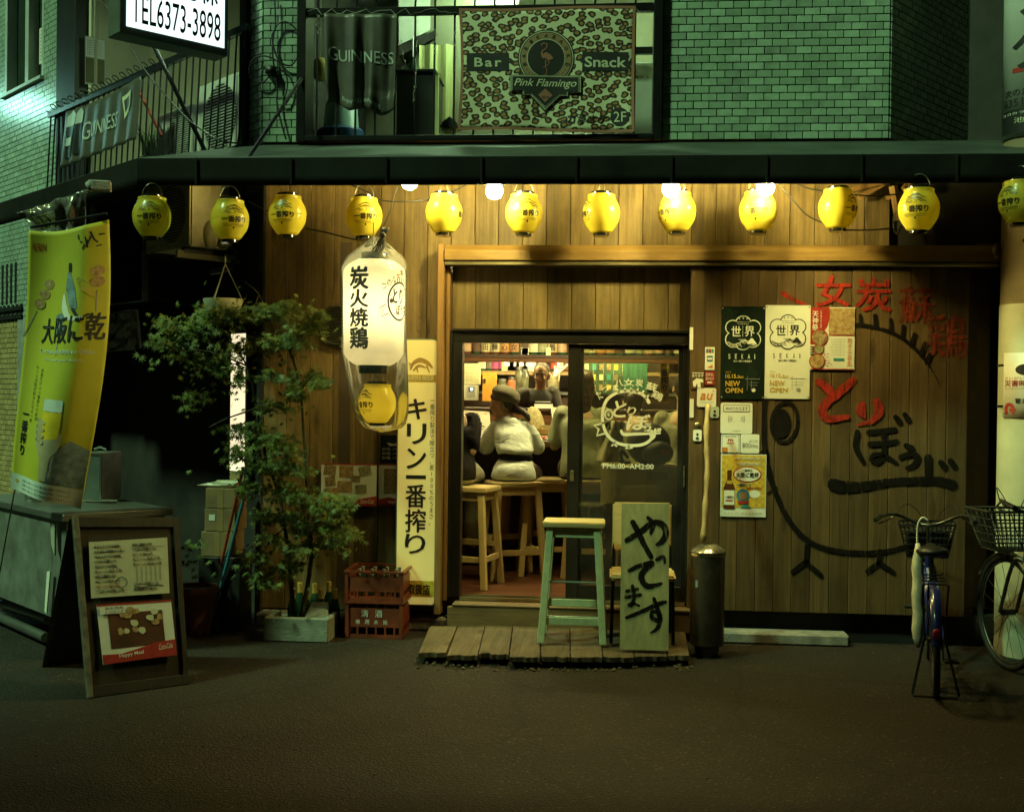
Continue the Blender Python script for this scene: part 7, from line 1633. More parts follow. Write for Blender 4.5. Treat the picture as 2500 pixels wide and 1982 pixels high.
s.rect(.06,vz(250),.95,vz(308),M_ink,off=.002);s.text('ココカラ',.1,vz(256),.4,vz(262),M_wht,off=.0035);s.text('池田ビル',.28,vz(270),.8,vz(284),M_cre,off=.0035);s.flush(smooth=2)
# clutter of offcuts and bag on the beam end
T=thing('timber_offcuts','jumble of wooden offcuts and a plastic bag above the beam behind the dim lantern','offcuts',P(2200,590,-.1));random.seed(14)
for(x0,y0,x1,y1,w_)in((1130,160,1400,90,.06),(1190,200,1330,120,.05),(1400,150,1450,240,.03),(1345,205,1440,175,.035),(1390,130,1425,330,.045),(1450,150,1510,90,.03)):
 a,b_=P(1600+x0*.4174,400+y0*.4174,-.1+random.uniform(-.05,.02)),P(1600+x1*.4174,400+y1*.4174,-.1);mb=MB();mb.bar(a,b_,w_,.03);mb.build('offcut',M_post,T)
cb_=P(2190,545,-.12);mb=MB();mb.ell(cb_,(.03,.03,.075),12,8);mb.build('bag',glass('bag_film',(1,1,1)),T,smooth=2)
# ================================================================== maple
M_leaf=bpy.data.materials.new('maple_leaf');M_leaf.use_nodes=True
def leafmat(m,a,b_):
 nt=m.node_tree;N=nt.nodes;bs=N['Principled BSDF'];bs.inputs['Roughness'].default_value=.5
 tc=N.new('ShaderNodeTexCoord');nz=N.new('ShaderNodeTexNoise');nz.inputs['Scale'].default_value=9;nz.inputs['Detail'].default_value=3;lk(nt,tc.outputs['Object'],nz.inputs['Vector'])
 mx=N.new('ShaderNodeMixRGB');mx.inputs[1].default_value=(*a,1);mx.inputs[2].default_value=(*b_,1);r_=N.new('ShaderNodeMapRange');r_.inputs[1].default_value=.35;r_.inputs[2].default_value=.68
 lk(nt,nz.outputs[0],r_.inputs[0]);lk(nt,r_.outputs[0],mx.inputs[0]);lk(nt,mx.outputs[0],bs.inputs['Base Color'])
 tr=N.new('ShaderNodeBsdfTranslucent');lk(nt,mx.outputs[0],tr.inputs[0]);ms=N.new('ShaderNodeMixShader');ms.inputs[0].default_value=.35
 lk(nt,bs.outputs[0],ms.inputs[1]);lk(nt,tr.outputs[0],ms.inputs[2]);lk(nt,ms.outputs[0],N['Material Output'].inputs[0])
leafmat(M_leaf,(.20,.235,.04),(.065,.11,.025))
M_bark=pm('maple_bark',(.07,.065,.035),rough=.85,var=.3,scale=20,bump=.4)
# palmate leaf: 7 narrow lobes
LEAF=[]
for k in range(7):
 a=R(-118+k*39.3);ln=(.55,.85,1.0,1.08,1.0,.85,.55)[k]
 LEAF.append((a,ln))
def add_leaf(mb,p,n,d,s_):
 n=n.normalized();d=(d-n*d.dot(n)).normalized();x=d.cross(n);pts=[p]
 droop=random.uniform(.05,.3)
 for k,(a,ln)in enumerate(LEAF):
  def q(ang,r_):return p+(d*math.cos(ang)+x*math.sin(ang))*(r_*s_)-n*(droop*r_*r_*s_)
  pts+=[q(a-R(13),.42*ln),q(a,ln),q(a+R(13),.42*ln)]
 fs=[]
 for k in range(7):b0=1+3*k;fs.append((0,b0,b0+1,b0+2))
 for k in range(6):b0=1+3*k;fs.append((0,b0+2,b0+3))
 mb.add(pts,fs)
random.seed(77)
base=P(735,1500,-.42);base.z=zt2-.05
MT=thing('maple_tree','slender green maple with fine palmate leaves growing in the concrete trough','tree',base)
def DP(x_,y_,Y):return P(x_*K,y_*K,Y)
trunks=[[base,DP(655,1180,-.36),DP(650,1080,-.34),DP(645,990,-.36),DP(640,920,-.38),DP(632,820,-.4),DP(610,740,-.42),DP(570,690,-.46)],[base+V((-.05,.02,0)),DP(605,1150,-.3),DP(590,1050,-.3),DP(560,960,-.34),DP(540,860,-.38),DP(520,770,-.42),DP(470,700,-.46)],[DP(650,1080,-.34),DP(690,1060,-.45),DP(725,1080,-.5)],[DP(655,1180,-.36),DP(690,1140,-.5),DP(720,1140,-.55)],[DP(600,1110,-.3),DP(560,1150,-.42),DP(540,1200,-.48)],[DP(632,820,-.4),DP(660,790,-.48),DP(675,785,-.5)],[DP(610,740,-.42),DP(650,690,-.48),DP(680,690,-.5)],[DP(520,770,-.42),DP(440,740,-.5),DP(380,740,-.55)],[DP(540,860,-.38),DP(480,880,-.5),DP(440,900,-.55)]]
mb=MB();
for i,t in enumerate(trunks):q=smoothpts(t,4);r0=.016 if i<2 else.007;mb.tube(q,[r0*(1-.75*j/len(q))for j in range(len(q))],7)
mb.build('trunk',M_bark,MT,smooth=2)
for t in([DP(510,590,-.3),DP(545,620,-.32),DP(575,690,-.36),DP(590,720,-.4)],[DP(545,620,-.32),DP(530,660,-.34)]):
 mb=MB();mb.tube(smoothpts(t,3),.004,5);mb.build('bare_twig',M_bark,MT)
 # sprays: flat layered fans of leaves along drooping twigs, the way the tree carries them
SPR=[(400,700,75,55,60),(470,665,80,40,80),(560,660,80,38,85),(600,650,50,24,40),(640,690,48,26,50),(665,672,28,14,22),(360,730,40,40,30),(430,770,80,50,75),(520,730,70,40,70),(590,720,55,30,48),(620,730,36,26,30),(410,840,50,50,30),(350,690,30,30,18),(600,800,46,34,34),(622,828,34,30,34),(655,800,34,22,22),(680,812,24,12,14),(570,860,50,30,22),(510,800,34,60,22),(510,905,50,32,40),(560,930,70,34,60),(610,945,60,28,44),(500,960,46,34,36),(560,985,60,34,50),(620,990,44,34,38),(530,1030,40,30,22),(600,1040,50,34,40),(640,1045,34,24,20),(655,1060,46,26,36),(700,1055,40,22,30),(730,1075,28,18,18),(610,1090,50,30,34),(560,1090,40,34,26),(690,1110,54,28,46),(640,1110,48,28,34),(735,1125,28,20,18),(700,1150,46,26,34),(640,1160,46,28,26),(580,1145,50,34,28),(545,1180,40,34,22),(600,1200,46,30,22),(560,1225,40,22,16)]
def spray_crown(seed):
 random.seed(seed);mb=MB();tw=MB()
 for(x_,y_,rx,ry,n_)in SPR:
  Yc=-.42+random.uniform(-.12,.10);c=DP(x_,y_,Yc);sc=(DP(x_+1,y_,Yc).x-DP(x_,y_,Yc).x)
  m=max(3,n_//9);ry*=1.1
  for t in range(int(n_*.22)):
   p=c+V((random.gauss(0,rx*sc*.62),random.gauss(0,.10),random.gauss(-.01,ry*sc*.62)))
   add_leaf(mb,p,V((random.gauss(0,.6),-random.uniform(.1,.9),random.uniform(.15,1.0))),V((random.gauss(0,.8),random.gauss(-.3,.4),-.8)),random.uniform(.022,.045))
  for t in range(m):
   a=random.uniform(0,6.28);st=c+V((rx*sc*.25*math.cos(a),.05*math.sin(a),ry*sc*.5*random.uniform(-.2,.6)))
   ex_=V((rx*sc*random.uniform(-1,1),random.uniform(-.2,.16),-ry*sc*random.uniform(.1,1.0)+ry*sc*.45));L_=10
   end=c+ex_;tw.tube([st,(st+end)/2+V((0,0,.02)),end],.0018,4)
   for k in range(L_):
    u=(k+.6)/L_;p=st.lerp(end,u)+V((random.gauss(0,.028),random.gauss(0,.035),random.gauss(0,.018)+.02*math.sin(u*3.1)))
    nrm=V((random.gauss(0,.5),-random.uniform(.15,.95),random.uniform(.25,1.0)));d=V((ex_.x*2+random.gauss(0,.5),random.gauss(-.3,.4),-.75+random.gauss(0,.35)))
    add_leaf(mb,p,nrm,d,random.uniform(.026,.048))
 return mb,tw
mb,tw=spray_crown(5);o=mb.build('crown',M_leaf,MT,recalc=False);o['kind']='stuff'
for sd_ in(11,):mb2,_=spray_crown(sd_);o=mb2.build('crown',M_leaf,MT,recalc=False);o['kind']='stuff'
o=tw.build('twigs',M_bark,MT);o['kind']='stuff'
# small plant in the terracotta pot
random.seed(6);mb=MB();pc=P(478,1450,-.45)
for k in range(26):a=random.uniform(0,6.28);add_leaf(mb,V((pc.x+.12*math.cos(a)*random.random(),-.45+.1*math.sin(a),.36+random.uniform(0,.25))),V((random.gauss(0,.4),-.5,.8)),V((math.cos(a),-.2,-.3)),.04)
o=mb.build('sprig',M_leaf,bpy.data.objects['plant_pot'],recalc=False)
# ================================================================== bicycles
M_tyre=pm('tyre_rubber',(.012,.012,.012),rough=.7);M_chr=pm('bike_chrome',(.13,.13,.11),rough=.36,metal=.9,var=.15)
M_bfr=pm('blue_frame',(.012,.025,.16),rough=.25,coat=.6);M_gfr=pm('silver_frame',(.16,.16,.12),rough=.4,metal=.6);M_bwire=pm('basket_wire',(.08,.08,.065),rough=.45,metal=.7)
M_refl=pm('red_reflector',(.35,.02,.02),rough=.15,coat=.6);M_sadd=pm('black_saddle',(.015,.015,.015),rough=.45)
def ring(c,r_,t,n=36,m=8,ax='X'):
 mb=MB();vs=[];fs=[]
 for i in range(n):
  a=2*math.pi*i/n
  for j in range(m):
   b_=2*math.pi*j/m;rr_=r_+t*math.cos(b_);vs.append((c[0]+t*math.sin(b_),c[1]+rr_*math.cos(a),c[2]+rr_*math.sin(a)))
 for i in range(n):
  for j in range(m):fs.append((i*m+j,((i+1)%n)*m+j,((i+1)%n)*m+(j+1)%m,i*m+(j+1)%m))
 return mb.add(vs,fs)
def arc_fender(c,r_,w_,a0,a1,n=18):
 mb=MB();vs=[]
 for i in range(n+1):
  a=R(a0+(a1-a0)*i/n)
  for k in range(5):t=(k-2)/2;rr_=r_-.012*t*t;vs.append((c[0]+t*w_/2,c[1]+rr_*math.cos(a),c[2]+rr_*math.sin(a)))
 return mb.add(vs,[(i*5+k,i*5+k+1,i*5+5+k+1,i*5+5+k)for i in range(n)for k in range(4)])
def bike(label,loc,rz,fr,basket_mat,steer=0.0,tilt=0.0):
 T=thing('bicycle',label,'bicycle',loc,rz);T.rotation_euler=(0,tilt,rz)
 L=dict(local=True);WR=.315;ry,fy=-.52,.55;zc=.335
 for y_,nm in((ry,'wheel'),(fy,'wheel')):
  o=ring((0,y_,zc),WR,.019).build('wheel',M_tyre,T,smooth=2,**L)
  ring((0,y_,zc),WR-.022,.009,36,6).build('rim',M_chr,o,smooth=2,local=True)
  mb=MB();mb.tube([(-.04,y_,zc),(.04,y_,zc)],.018,10)
  for k in range(18):a=2*math.pi*k/18;sx=.025 if k%2 else-.025;mb.tube([(sx,y_,zc),(0,y_+(WR-.02)*math.cos(a+.25),zc+(WR-.02)*math.sin(a+.25))],.0014,4,cap=False)
  mb.build('spokes',M_chr,o,local=True)
 arc_fender((0,ry,zc),WR+.035,.06,-5,175).build('rear_fender',fr,T,smooth=2,**L)
 arc_fender((0,fy,zc),WR+.035,.055,30,165).build('front_fender',fr,T,smooth=2,**L)
 bb=V((0,-.08,.29));st=V((0,-.22,.62));hd0,hd1=V((0,.38,.62)),V((0,.345,.76))
 mb=MB();mb.tube([bb,st],.016,8);mb.tube(smoothpts([hd0+V((0,0,.03)),V((0,.2,.44)),V((0,.05,.34)),bb]),.019,8);mb.tube([hd0,hd1],.02,8)
 for sx in(-1,1):mb.tube([st*1+V((sx*.012,0,-.06)),V((sx*.055,ry,zc))],.008,6);mb.tube([bb+V((sx*.02,0,0)),V((sx*.055,ry,zc))],.009,6)
 mb.build('frame',fr,T,smooth=True,**L)
 mb=MB()
 for sx in(-1,1):mb.tube(smoothpts([V((sx*.05,fy,zc)),V((sx*.05,.46,.56)),V((sx*.03,.42,.66)),V((0,.375,.64))],3),.011,7)
 mb.tube([hd1,V((0,.32,.93))],.013,8);mb.build('fork',M_chr,T,smooth=True,**L)
 mb=MB();c_=math.cos(steer);s_=math.sin(steer)
 def hb(x_,y_,z_):return V((x_*c_-y_*s_,.32+x_*s_+y_*c_,z_))
 mb.tube(smoothpts([hb(-.30,-.28,.985),hb(-.28,-.16,1.0),hb(-.20,-.02,1.0),hb(-.08,.03,.945),hb(0,.02,.93),hb(.08,.03,.945),hb(.20,-.02,1.0),hb(.28,-.16,1.0),hb(.30,-.28,.985)],4),.011,8);mb.build('handlebar',M_chr,T,smooth=2,**L)
 for sx in(-1,1):
  mb=MB();mb.tube([hb(sx*.285,-.17,1.0),hb(sx*.302,-.29,.984)],.016,8);mb.build('grip',M_sadd,T,smooth=True,**L)
  mb=MB();mb.tube(smoothpts([hb(sx*.21,-.02,.99),hb(sx*.25,-.05,.965),hb(sx*.29,-.20,.955)],3),.006,6);mb.build('brake_lever',M_chr,T,smooth=True,**L)
  mb=MB();mb.tube(smoothpts([hb(sx*.21,-.02,.99),hb(sx*.14,.12,1.06),hb(sx*.04,.16,.95),V((0,.42,.72))],4),.003,5);mb.build('brake_cable',M_cord,T,smooth=2,**L)
 mb=MB();mb.ell((0,-.30,.835),(.10,.10,.035),16,8);mb.ell((0,-.16,.84),(.035,.15,.028),14,8);mb.build('saddle',M_sadd,T,smooth=2,**L)
 mb=MB();mb.tube([st,V((0,-.25,.81))],.012,8);mb.build('seat_post',M_chr,T,smooth=True,**L)
 mb=MB();z0,z1=.70,.92;
 def rr2(z):k=(z-z0)/(z1-z0);return(.13+.05*k,.42+.03,.62+.10*k)
 for i in range(6):
  z=z0+(z1-z0)*i/5;w_,y0,y1=rr2(z);mb.tube([(-w_,y0,z),(w_,y0,z),(w_,y1,z),(-w_,y1,z),(-w_,y0,z)],.005 if i<5 else.009,5)
 for i in range(13):
  t=-1+2*i/12;a0,a1=rr2(z0),rr2(z1)
  mb.tube([(a1[0]*t,a1[1],z1),(a0[0]*t,a0[1],z0),(a0[0]*t,a0[2],z0),(a1[0]*t,a1[2],z1)],.0045,4)
 for i in range(1,8):
  t=i/8;a0,a1=rr2(z0),rr2(z1)
  mb.tube([(-a1[0],a1[1]+(a1[2]-a1[1])*t,z1),(-a0[0],a0[1]+(a0[2]-a0[1])*t,z0),(a0[0],a0[1]+(a0[2]-a0[1])*t,z0),(a1[0],a1[1]+(a1[2]-a1[1])*t,z1)],.0045,4)
 mb.build('basket',basket_mat,T,**L)
 if basket_mat is M_iron:mb=MB();mb.box((0,.545,.80),(.27,.16,.17));mb.build('basket_liner',M_sadd,T,bevel=.02,**L)
 mb=MB();
 for sx in(-1,1):mb.tube([V((sx*.06,-.30,.70)),V((sx*.07,-.78,.70)),V((sx*.055,ry,zc))],.006,6)
 for k in range(4):mb.tube([V((-.065,-.36-k*.13,.70)),V((.065,-.36-k*.13,.70))],.005,5)
 mb.build('rear_rack',M_iron,T,smooth=True,**L)
 mb=MB();mb.tube([V((-.06,ry,zc)),V((-.13,ry-.04,.02)),V((-.12,ry-.05,.008)),V((.12,ry-.05,.008)),V((.13,ry-.04,.02)),V((.06,ry,zc))],.008,6);mb.build('kickstand',M_iron,T,smooth=True,**L)
 mb=MB();mb.ell((0,ry-WR-.045,zc+.10),(.026,.012,.032),12,8);mb.build('reflector',M_refl,T,smooth=2,**L)
 mb=MB();mb.lathe([(0,0),(.03,.0),(.035,.03),(.02,.05)],16,(0.0,.53,.66),MX.Rotation(R(-90),3,'X'));mb.build('headlamp',M_chr,T,smooth=True,**L)
 mb=MB();mb.bb(.035,.05,-.40,.02,.25,.39);mb.build('chain_case',M_sadd,T,bevel=.007,**L)
 for sx,dz in((-1,.16),(1,-.16)):
  mb=MB();mb.tube([bb+V((sx*.06,0,0)),bb+V((sx*.065,dz*.3,dz))],.007,6);mb.build('crank',M_chr,T,**L)
  mb=MB();mb.box(bb+V((sx*.115,dz*.3,dz)),(.09,.07,.02));mb.build('pedal',M_sadd,T,bevel=.004,**L)
 return T
c=G(2282,1700,0)
BK=bike('dark blue bicycle seen from behind with a black basket in front of the shutter',(c.x+.103,c.y+.455,0),R(-12.4),M_bfr,M_iron,steer=R(-6),tilt=R(-1.5))
BK.scale=(.88,.88,.88)
# folded umbrella in its clear cover, strapped to the rack
q0,q1=P(2240,1325,c.y+.22),P(2240,1580,c.y+.15)
UM=thing('umbrella','folded pale umbrella in a clear sleeve hung upright on the rear of the bicycle','umbrella',q1)
mb=MB();n=12;mb.tube([q0.lerp(q1,i/n)+V((.004*math.sin(i*1.7),0,0))for i in range(n+1)],[.010,.022,.028,.030,.029,.032,.030,.028,.029,.030,.028,.024,.010],10);mb.build('canopy',pm('umbrella_vinyl',(.74,.70,.50),rough=.3,var=.15,scale=16,coat=.3),UM,smooth=2)
mb=MB();mb.tube(smoothpts([q0+V((0,0,-.02)),q0+V((0,0,.09)),q0+V((.02,-.02,.14)),q0+V((.05,-.03,.12))],3),.006,6);mb.build('handle',M_wht,UM,smooth=2)
fc=P(2462,1430,-.75);fd=V((-math.sin(R(12)),math.cos(R(12)),0));o2=V((fc.x,-.75,0))-fd*.55
bike('silver bicycle with a wire basket cut off by the right picture edge',(o2.x,o2.y,0),R(12),M_gfr,M_bwire,steer=R(4))
# ================================================================== inside the bar
def ci(x,y):return(1080+x*.2926,780+y*.2926)
M_wd=wood('bar_counter_wood',(.17,.075,.03),(.10,.042,.018),rough=.35,axis=0,rnd=.05)
M_wdd=pm('bar_dark_wood',(.045,.022,.012),rough=.5,var=.25)
xa2,xb2=xa+.01,xb-.01
# lamps: two real fittings, kitchen and guest side
M_tube2=glow('warm_tube',(1.0,.84,.36),250)
for lb,y_,x0,x1,z in(('warm fluorescent batten over the kitchen',3.35,P(1100,900,3.3).x,P(1620,900,3.3).x,2.32),('warm fluorescent batten over the counter seats',1.0,P(1120,900,1.).x,P(1600,900,1.).x,2.46)):
 T=thing('ceiling_lamp',lb,'lamp',((x0+x1)/2,y_,z));mb=MB();mb.bb(x0-.04,x1+.04,y_-.05,y_+.05,z+.02,z+.07);mb.build('housing',M_white,T,bevel=.006)
 mb=MB();mb.tube([(x0,y_,z),(x1,y_,z)],.016,10);mb.build('tube',M_tube2,T,smooth=True)
 # counter
YC0=1.18;zct=P(*ci(900,1012),YC0).z
T=thing('bar_counter','dark red-brown timber bar counter with a raised back ledge','counter',(P(1390,1080,YC0).x,YC0+.25,ZF))
mb=MB();mb.bb(xa2,xb2,YC0,YC0+.48,zct-.05,zct);mb.build('top',M_wd,T,bevel=.006)
mb=MB();mb.bb(xa2,xb2,YC0+.25,YC0+.30,ZF,zct-.051);mb.build('front_panel',M_wdd,T)
zle=P(*ci(860,742),YC0+.5).z
mb=MB();mb.bb(xa2,xb2,YC0+.482,YC0+.54,ZF,zle-.025);mb.build('ledge_face',M_wd,T,bevel=.004)
mb=MB();mb.bb(xa2,xb2,YC0+.46,YC0+.72,zle-.024,zle);mb.build('ledge_top',M_wdd,T,bevel=.004)
# hanging bottle shelf
YH=2.05;zsh=P(*ci(500,290),YH).z
T=thing('hanging_shelf','long hanging shelf of sake bottles above the counter','shelf',(P(1390,865,YH).x,YH+.1,zsh))
zh2=P(*ci(500,355),YH).z
mb=MB();mb.bb(xa2,xb2,YH,YH+.24,zsh-.03,zsh);mb.build('board',M_wdd,T,bevel=.003)
mb=MB();mb.bb(xa2,xb2,YH,YH+.02,zh2,zsh-.031);mb.build('fascia',M_wd,T,bevel=.003)
for k in range(5):x_=xa2+.3+k*.62;mb=MB();mb.bb(x_,x_+.02,YH+.2,YH+.22,zsh+.001,ZC);mb.build('hanger',M_wdd,T)
random.seed(41)
LBLS=[(.50,.33,.20),(.10,.05,.03),(.55,.50,.28),(.58,.53,.30),(.50,.27,.10),(.45,.24,.10),(.12,.06,.04),(.62,.58,.40),(.30,.32,.18),(.5,.4,.2)]
def sake(label,x,y,z,col,h=.34,r_=.041,txt=None,grp='bottles on the hanging shelf',gl=None):
 T=thing('sake_bottle',label,'bottle',(x,y,z),group=grp);c=V((x,y,z))
 mb=MB();mb.lathe([(r_*.95,.001),(r_,.01),(r_,h*.60),(r_*.75,h*.72),(r_*.36,h*.84),(r_*.34,h*.96)],16,c);mb.build('glass',gl or random.choice([M_green,M_bottle]),T,smooth=True)
 mb=MB();a0=R(-90);n=8;vs=[]
 for z_ in(h*.06,h*.5):
  for k in range(n+1):a=a0+R(-70+140*k/n);vs.append((x+(r_+.001)*math.cos(a),y+(r_+.001)*math.sin(a),z+z_))
 mb.add(vs,[(k,k+1,n+2+k,n+1+k)for k in range(n)])
 mb.build('label',pm('label_%d'%int(sum(v*37*(i+1)for i,v in enumerate(col))*100),col,rough=.6,var=.15,scale=30),T,smooth=2)
 mb=MB();mb.lathe([(r_*.4,h*.93),(r_*.42,h*1.0),(0,h*1.005)],12,c);mb.build('cap',M_gold if random.random()<.4 else M_ink,T,smooth=True)
 if txt:
  def ft(u,v,off):a=a0+R(-40+80*u);return V((x+(r_+.0022+off)*math.cos(a),y+(r_+.0022+off)*math.sin(a),z+h*.46-h*.38*v))
  s=Surf((0,0,1),(r_*1.4,0,1),(r_*1.4,0,0),(0,0,0),T,fn=ft,sub=.015);s.W,s.H=r_*1.4,h*.38;s.text(txt,.1,.05,.9,.95,M_ink,off=0.0,vert=True,bold=.02,res=2);s.flush()
names=['ん酒','海鶴','美田','吟醸','夢心','八女','芋焼','黒霧']
x_=P(*ci(205,250),YH+.09).x;k=0
xe=P(*ci(2010,250),YH+.09).x;tot=[]
while x_<xe:tot.append(x_);x_+=.0805
ordn=['first','second','third','fourth','fifth','sixth','seventh','eighth','ninth','tenth','eleventh','twelfth','thirteenth','fourteenth','fifteenth','sixteenth','seventeenth','eighteenth','nineteenth','twentieth','twenty-first','twenty-second','twenty-third','twenty-fourth','twenty-fifth','twenty-sixth']
for k,x_ in enumerate(tot):
 if k in(6,):continue
 col=LBLS[k%len(LBLS)]if k>5 else LBLS[k];sake('sake bottle on the hanging shelf, %s from the left door jamb'%ordn[min(k,25)],x_,YH+.09,zsh+.001,col,txt=names[k%8]if k in(2,3,4,5,9,13,16)else None)
a=P(*ci(885,200),YH-.01);b_=P(*ci(885,300),YH-.01);mb=MB();mb.bb(a.x-.02,a.x+.02,YH-.006,YH-.003,b_.z,zsh+.06);tag(mb.build('paper_tag',M_cre),'cream paper tag hanging over the front of the bottle shelf','tag')
# back shelf
YB2=4.25;zbs=P(*ci(600,430),YB2).z
T=thing('wall_shelf','long wall shelf of bottles and boxes at the back of the kitchen','shelf',(P(1390,905,YB2).x,YB2+.15,zbs))
mb=MB();mb.bb(xa2,xb2,YB2,YB2+.3,zbs-.04,zbs);mb.build('board',wood('shelf_wood',(.34,.24,.11),(.24,.16,.07),axis=0,rnd=.02),T,bevel=.003)
for x_ in(xa2+.5,xa2+1.5,xa2+2.5):mb=MB();mb.bb(x_,x_+.03,YB2+.05,YB2+.64,zbs-.12,zbs-.041);mb.build('bracket',M_iron,T)
M_pur=(.30,.05,.16);items=[(340,.5,.48,.3,0),(390,.12,.1,.06,0),(440,*M_pur,0),(498,*M_pur,0),(560,.55,.52,.22,1),(605,.6,.55,.25,1),(660,.66,.64,.46,1),(722,.66,.66,.5,1),(945,.3,.05,.03,0),(990,.62,.6,.42,0),(1030,.12,.05,.03,0),(1080,.4,.3,.15,0),(1210,.5,.45,.25,1),(1300,.3,.34,.2,0),(1380,.1,.3,.2,0),(1450,.5,.5,.3,1)]
for i,(x0,r_,g_,b1,box)in enumerate(items):
 x_=P(*ci(x0,400),YB2+.1).x
 if box:mb=MB();T=thing('carton','pale carton on the kitchen wall shelf, %s item from the left'%ordn[i],'box',(x_,YB2+.1,zbs),group='cartons on the wall shelf');mb.bb(x_-.075,x_+.075,YB2+.04,YB2+.2,zbs+.001,zbs+.24);mb.build('body',pm('carton_%d'%i,(r_,g_,b1),rough=.6,var=.15,scale=20),T,bevel=.004);mb=MB();mb.bb(x_-.05,x_+.05,YB2+.036,YB2+.0395,zbs+.05,zbs+.15);mb.build('label',M_wht,T)
 else:sake('bottle on the kitchen wall shelf, %s item from the left'%ordn[i],x_,YB2+.1,zbs+.001,(r_,g_,b1),h=.36,r_=.055,grp='bottles on the wall shelf')
 # left fittings: notice, heater controller, orange menu strips
def panel(name,label,cat,x0,y0,x1,y1,Y,mat,th=.03,f=ci):
 a,b_=f(x0,y0),f(x1,y1);s=rect_px(a[0],a[1],b_[0],b_[1],Y);T=thing(name,label,cat,s.p(.5,1));s.parent=T;s.sheet('sheet',mat,th=th);return s,T
s,T=panel('wall_notice','large pale notice sheet hanging at the left of the kitchen','notice',130,367,320,540,3.75,pm('aged_paper',(.50,.48,.28),rough=.7,var=.06),.004)
for k in range(12):s.text('お品書き 季節の焼鳥と酒の肴',.1,.08+k*.07,.9,.115+k*.07,M_ink,off=.002,res=1)
s.flush()
s,T=panel('heater_controller','white water heater controller with a small lit display below the notice','controller',130,545,300,672,3.75,pm('white_plastic',(.52,.52,.40),rough=.4),.05)
s.rect(.42,.10,.85,.85,pm('controller_face',(.36,.36,.27),rough=.4),off=.003);s.rect(.52,.16,.78,.45,M_ink,off=.005)
s.rect(.60,.2,.74,.38,glow('blue_display',(.35,.7,1.0),1.6),off=.007,name='display')
for k in range(3):s.rect(.52+k*.1,.55,.58+k*.1,.62,M_grey,off=.005);s.rect(.52+k*.1,.68,.58+k*.1,.75,M_grey,off=.005)
s.flush()
M_oran=pm('orange_paper',(.62,.30,.03),rough=.7,var=.1)
s,T=panel('orange_menu','orange paper menu slip pinned below the kitchen shelf beside the controller','menu',335,470,455,680,3.7,M_oran,.002);s.text('食',.02,.1,.24,.32,M_ink,off=.002,bold=.03)
for k in range(8):s.rect(.3,.1+k*.1,.9,.105+k*.1,M_ora,off=.002)
s.rect(.0,-.14,.98,.0,M_oran,off=.001);s.flush()
# back counter with clutter
T=thing('back_counter','dark kitchen back counter crowded with jars and utensils','counter',(P(1390,1000,3.9).x,4.3,ZF));zbc=P(*ci(600,600),3.9).z
mb=MB();mb.bb(xa2,xb2,3.9,4.88,ZF,zbc-.03);mb.build('body',M_wdd,T);mb=MB();mb.bb(xa2,xb2,3.88,4.89,zbc-.029,zbc);mb.build('worktop',M_steel,T)
M_jar=pm('jar_glass',(.12,.12,.07),rough=.12,coat=.5,var=.3)
for i,(x0,w_,h_,m_,lb)in enumerate(((500,.05,.10,M_jar,'squat glass jar behind the beret on the kitchen back counter'),(580,.045,.12,pm('jar_red',(.35,.12,.06),rough=.3),'red labelled jar behind the beret on the kitchen back counter'),(640,.04,.22,M_jar,'tall glass canister left of the cook'),(690,.04,.20,M_jar,'shorter glass canister beside the cook'),(925,.06,.13,pm('utensil_pot',(.25,.22,.12),rough=.5),'pale crock of utensils right of the cook'))):
 x_=P(*ci(x0,560),4.05).x;T=thing('storage_jar',lb,'jar',(x_,4.05,zbc));mb=MB();mb.lathe([(w_*.95,.001),(w_,.02),(w_,h_*.85),(w_*.8,h_*.92),(w_*.82,h_)],16,(x_,4.05,zbc));mb.build('body',m_,T,smooth=True);mb=MB();mb.lathe([(w_*.86,h_),(w_*.86,h_+.025),(0,h_+.028)],16,(x_,4.05,zbc));mb.build('lid',M_steel if i!=4 else m_,T,smooth=True)
 if i==4:
  for k in range(7):mb=MB();mb.tube([(x_+random.uniform(-.05,.05),4.05,zbc+h_*.8),(x_+random.uniform(-.16,.16),4.05+random.uniform(-.05,.05),zbc+h_+random.uniform(.1,.22))],.012,6);mb.build('utensil',M_cre if k%2 else M_steel,T)
  # on the counter: menus, drinks, food
def tent(label,x0,y0,x1,y1,skew,Y):
 a,b_=ci(x0,y0),ci(x1,y1);s=Surf(P(a[0],a[1],Y+.08),P(b_[0],a[1]+4,Y+.08),P(b_[0]+skew,b_[1],Y),P(a[0]+skew,b_[1],Y));T=thing('menu_sheet',label,'menu',s.p(.5,1));s.parent=T;s.sheet('sheet',pm('menu_white',(.70,.68,.52),rough=.5,var=.05),th=.003);random.seed(x0)
 for k in range(9):s.text(random.choice(['とりぼうず','炭火焼鶏','おすすめ三種','生ビール']),.08,.05+k*.1,random.uniform(.5,.95),.11+k*.1,M_ink if k%4 else M_red,off=.002,res=1)
 s.stroke([(.1,.5),(.3,.62),(.5,.5),(.8,.6)],.004,M_ink,off=.002);s.flush()
tent('open white handwritten menu standing on the counter left of the seated woman',170,757,392,985,6,YC0+.3);tent('white handwritten menu standing on the counter right of the seated woman',905,727,990,968,8,YC0+.3)
c=P(*ci(285,1010),YC0+.12);c.z=zct+.001;T=thing('drink_glass','glass of orange drink on the counter between the diners','glass',c)
mb=MB();mb.lathe([(.035,.004),(.042,.13),(.039,.13),(.033,.008)],18,c);mb.build('tumbler',glass('drink_glass_mat',(.95,.95,.9)),T,smooth=True);mb=MB();mb.lathe([(.032,.009),(.038,.11),(0,.11)],18,c);mb.build('drink',pm('orange_drink',(.62,.33,.05),rough=.2),T,smooth=True)
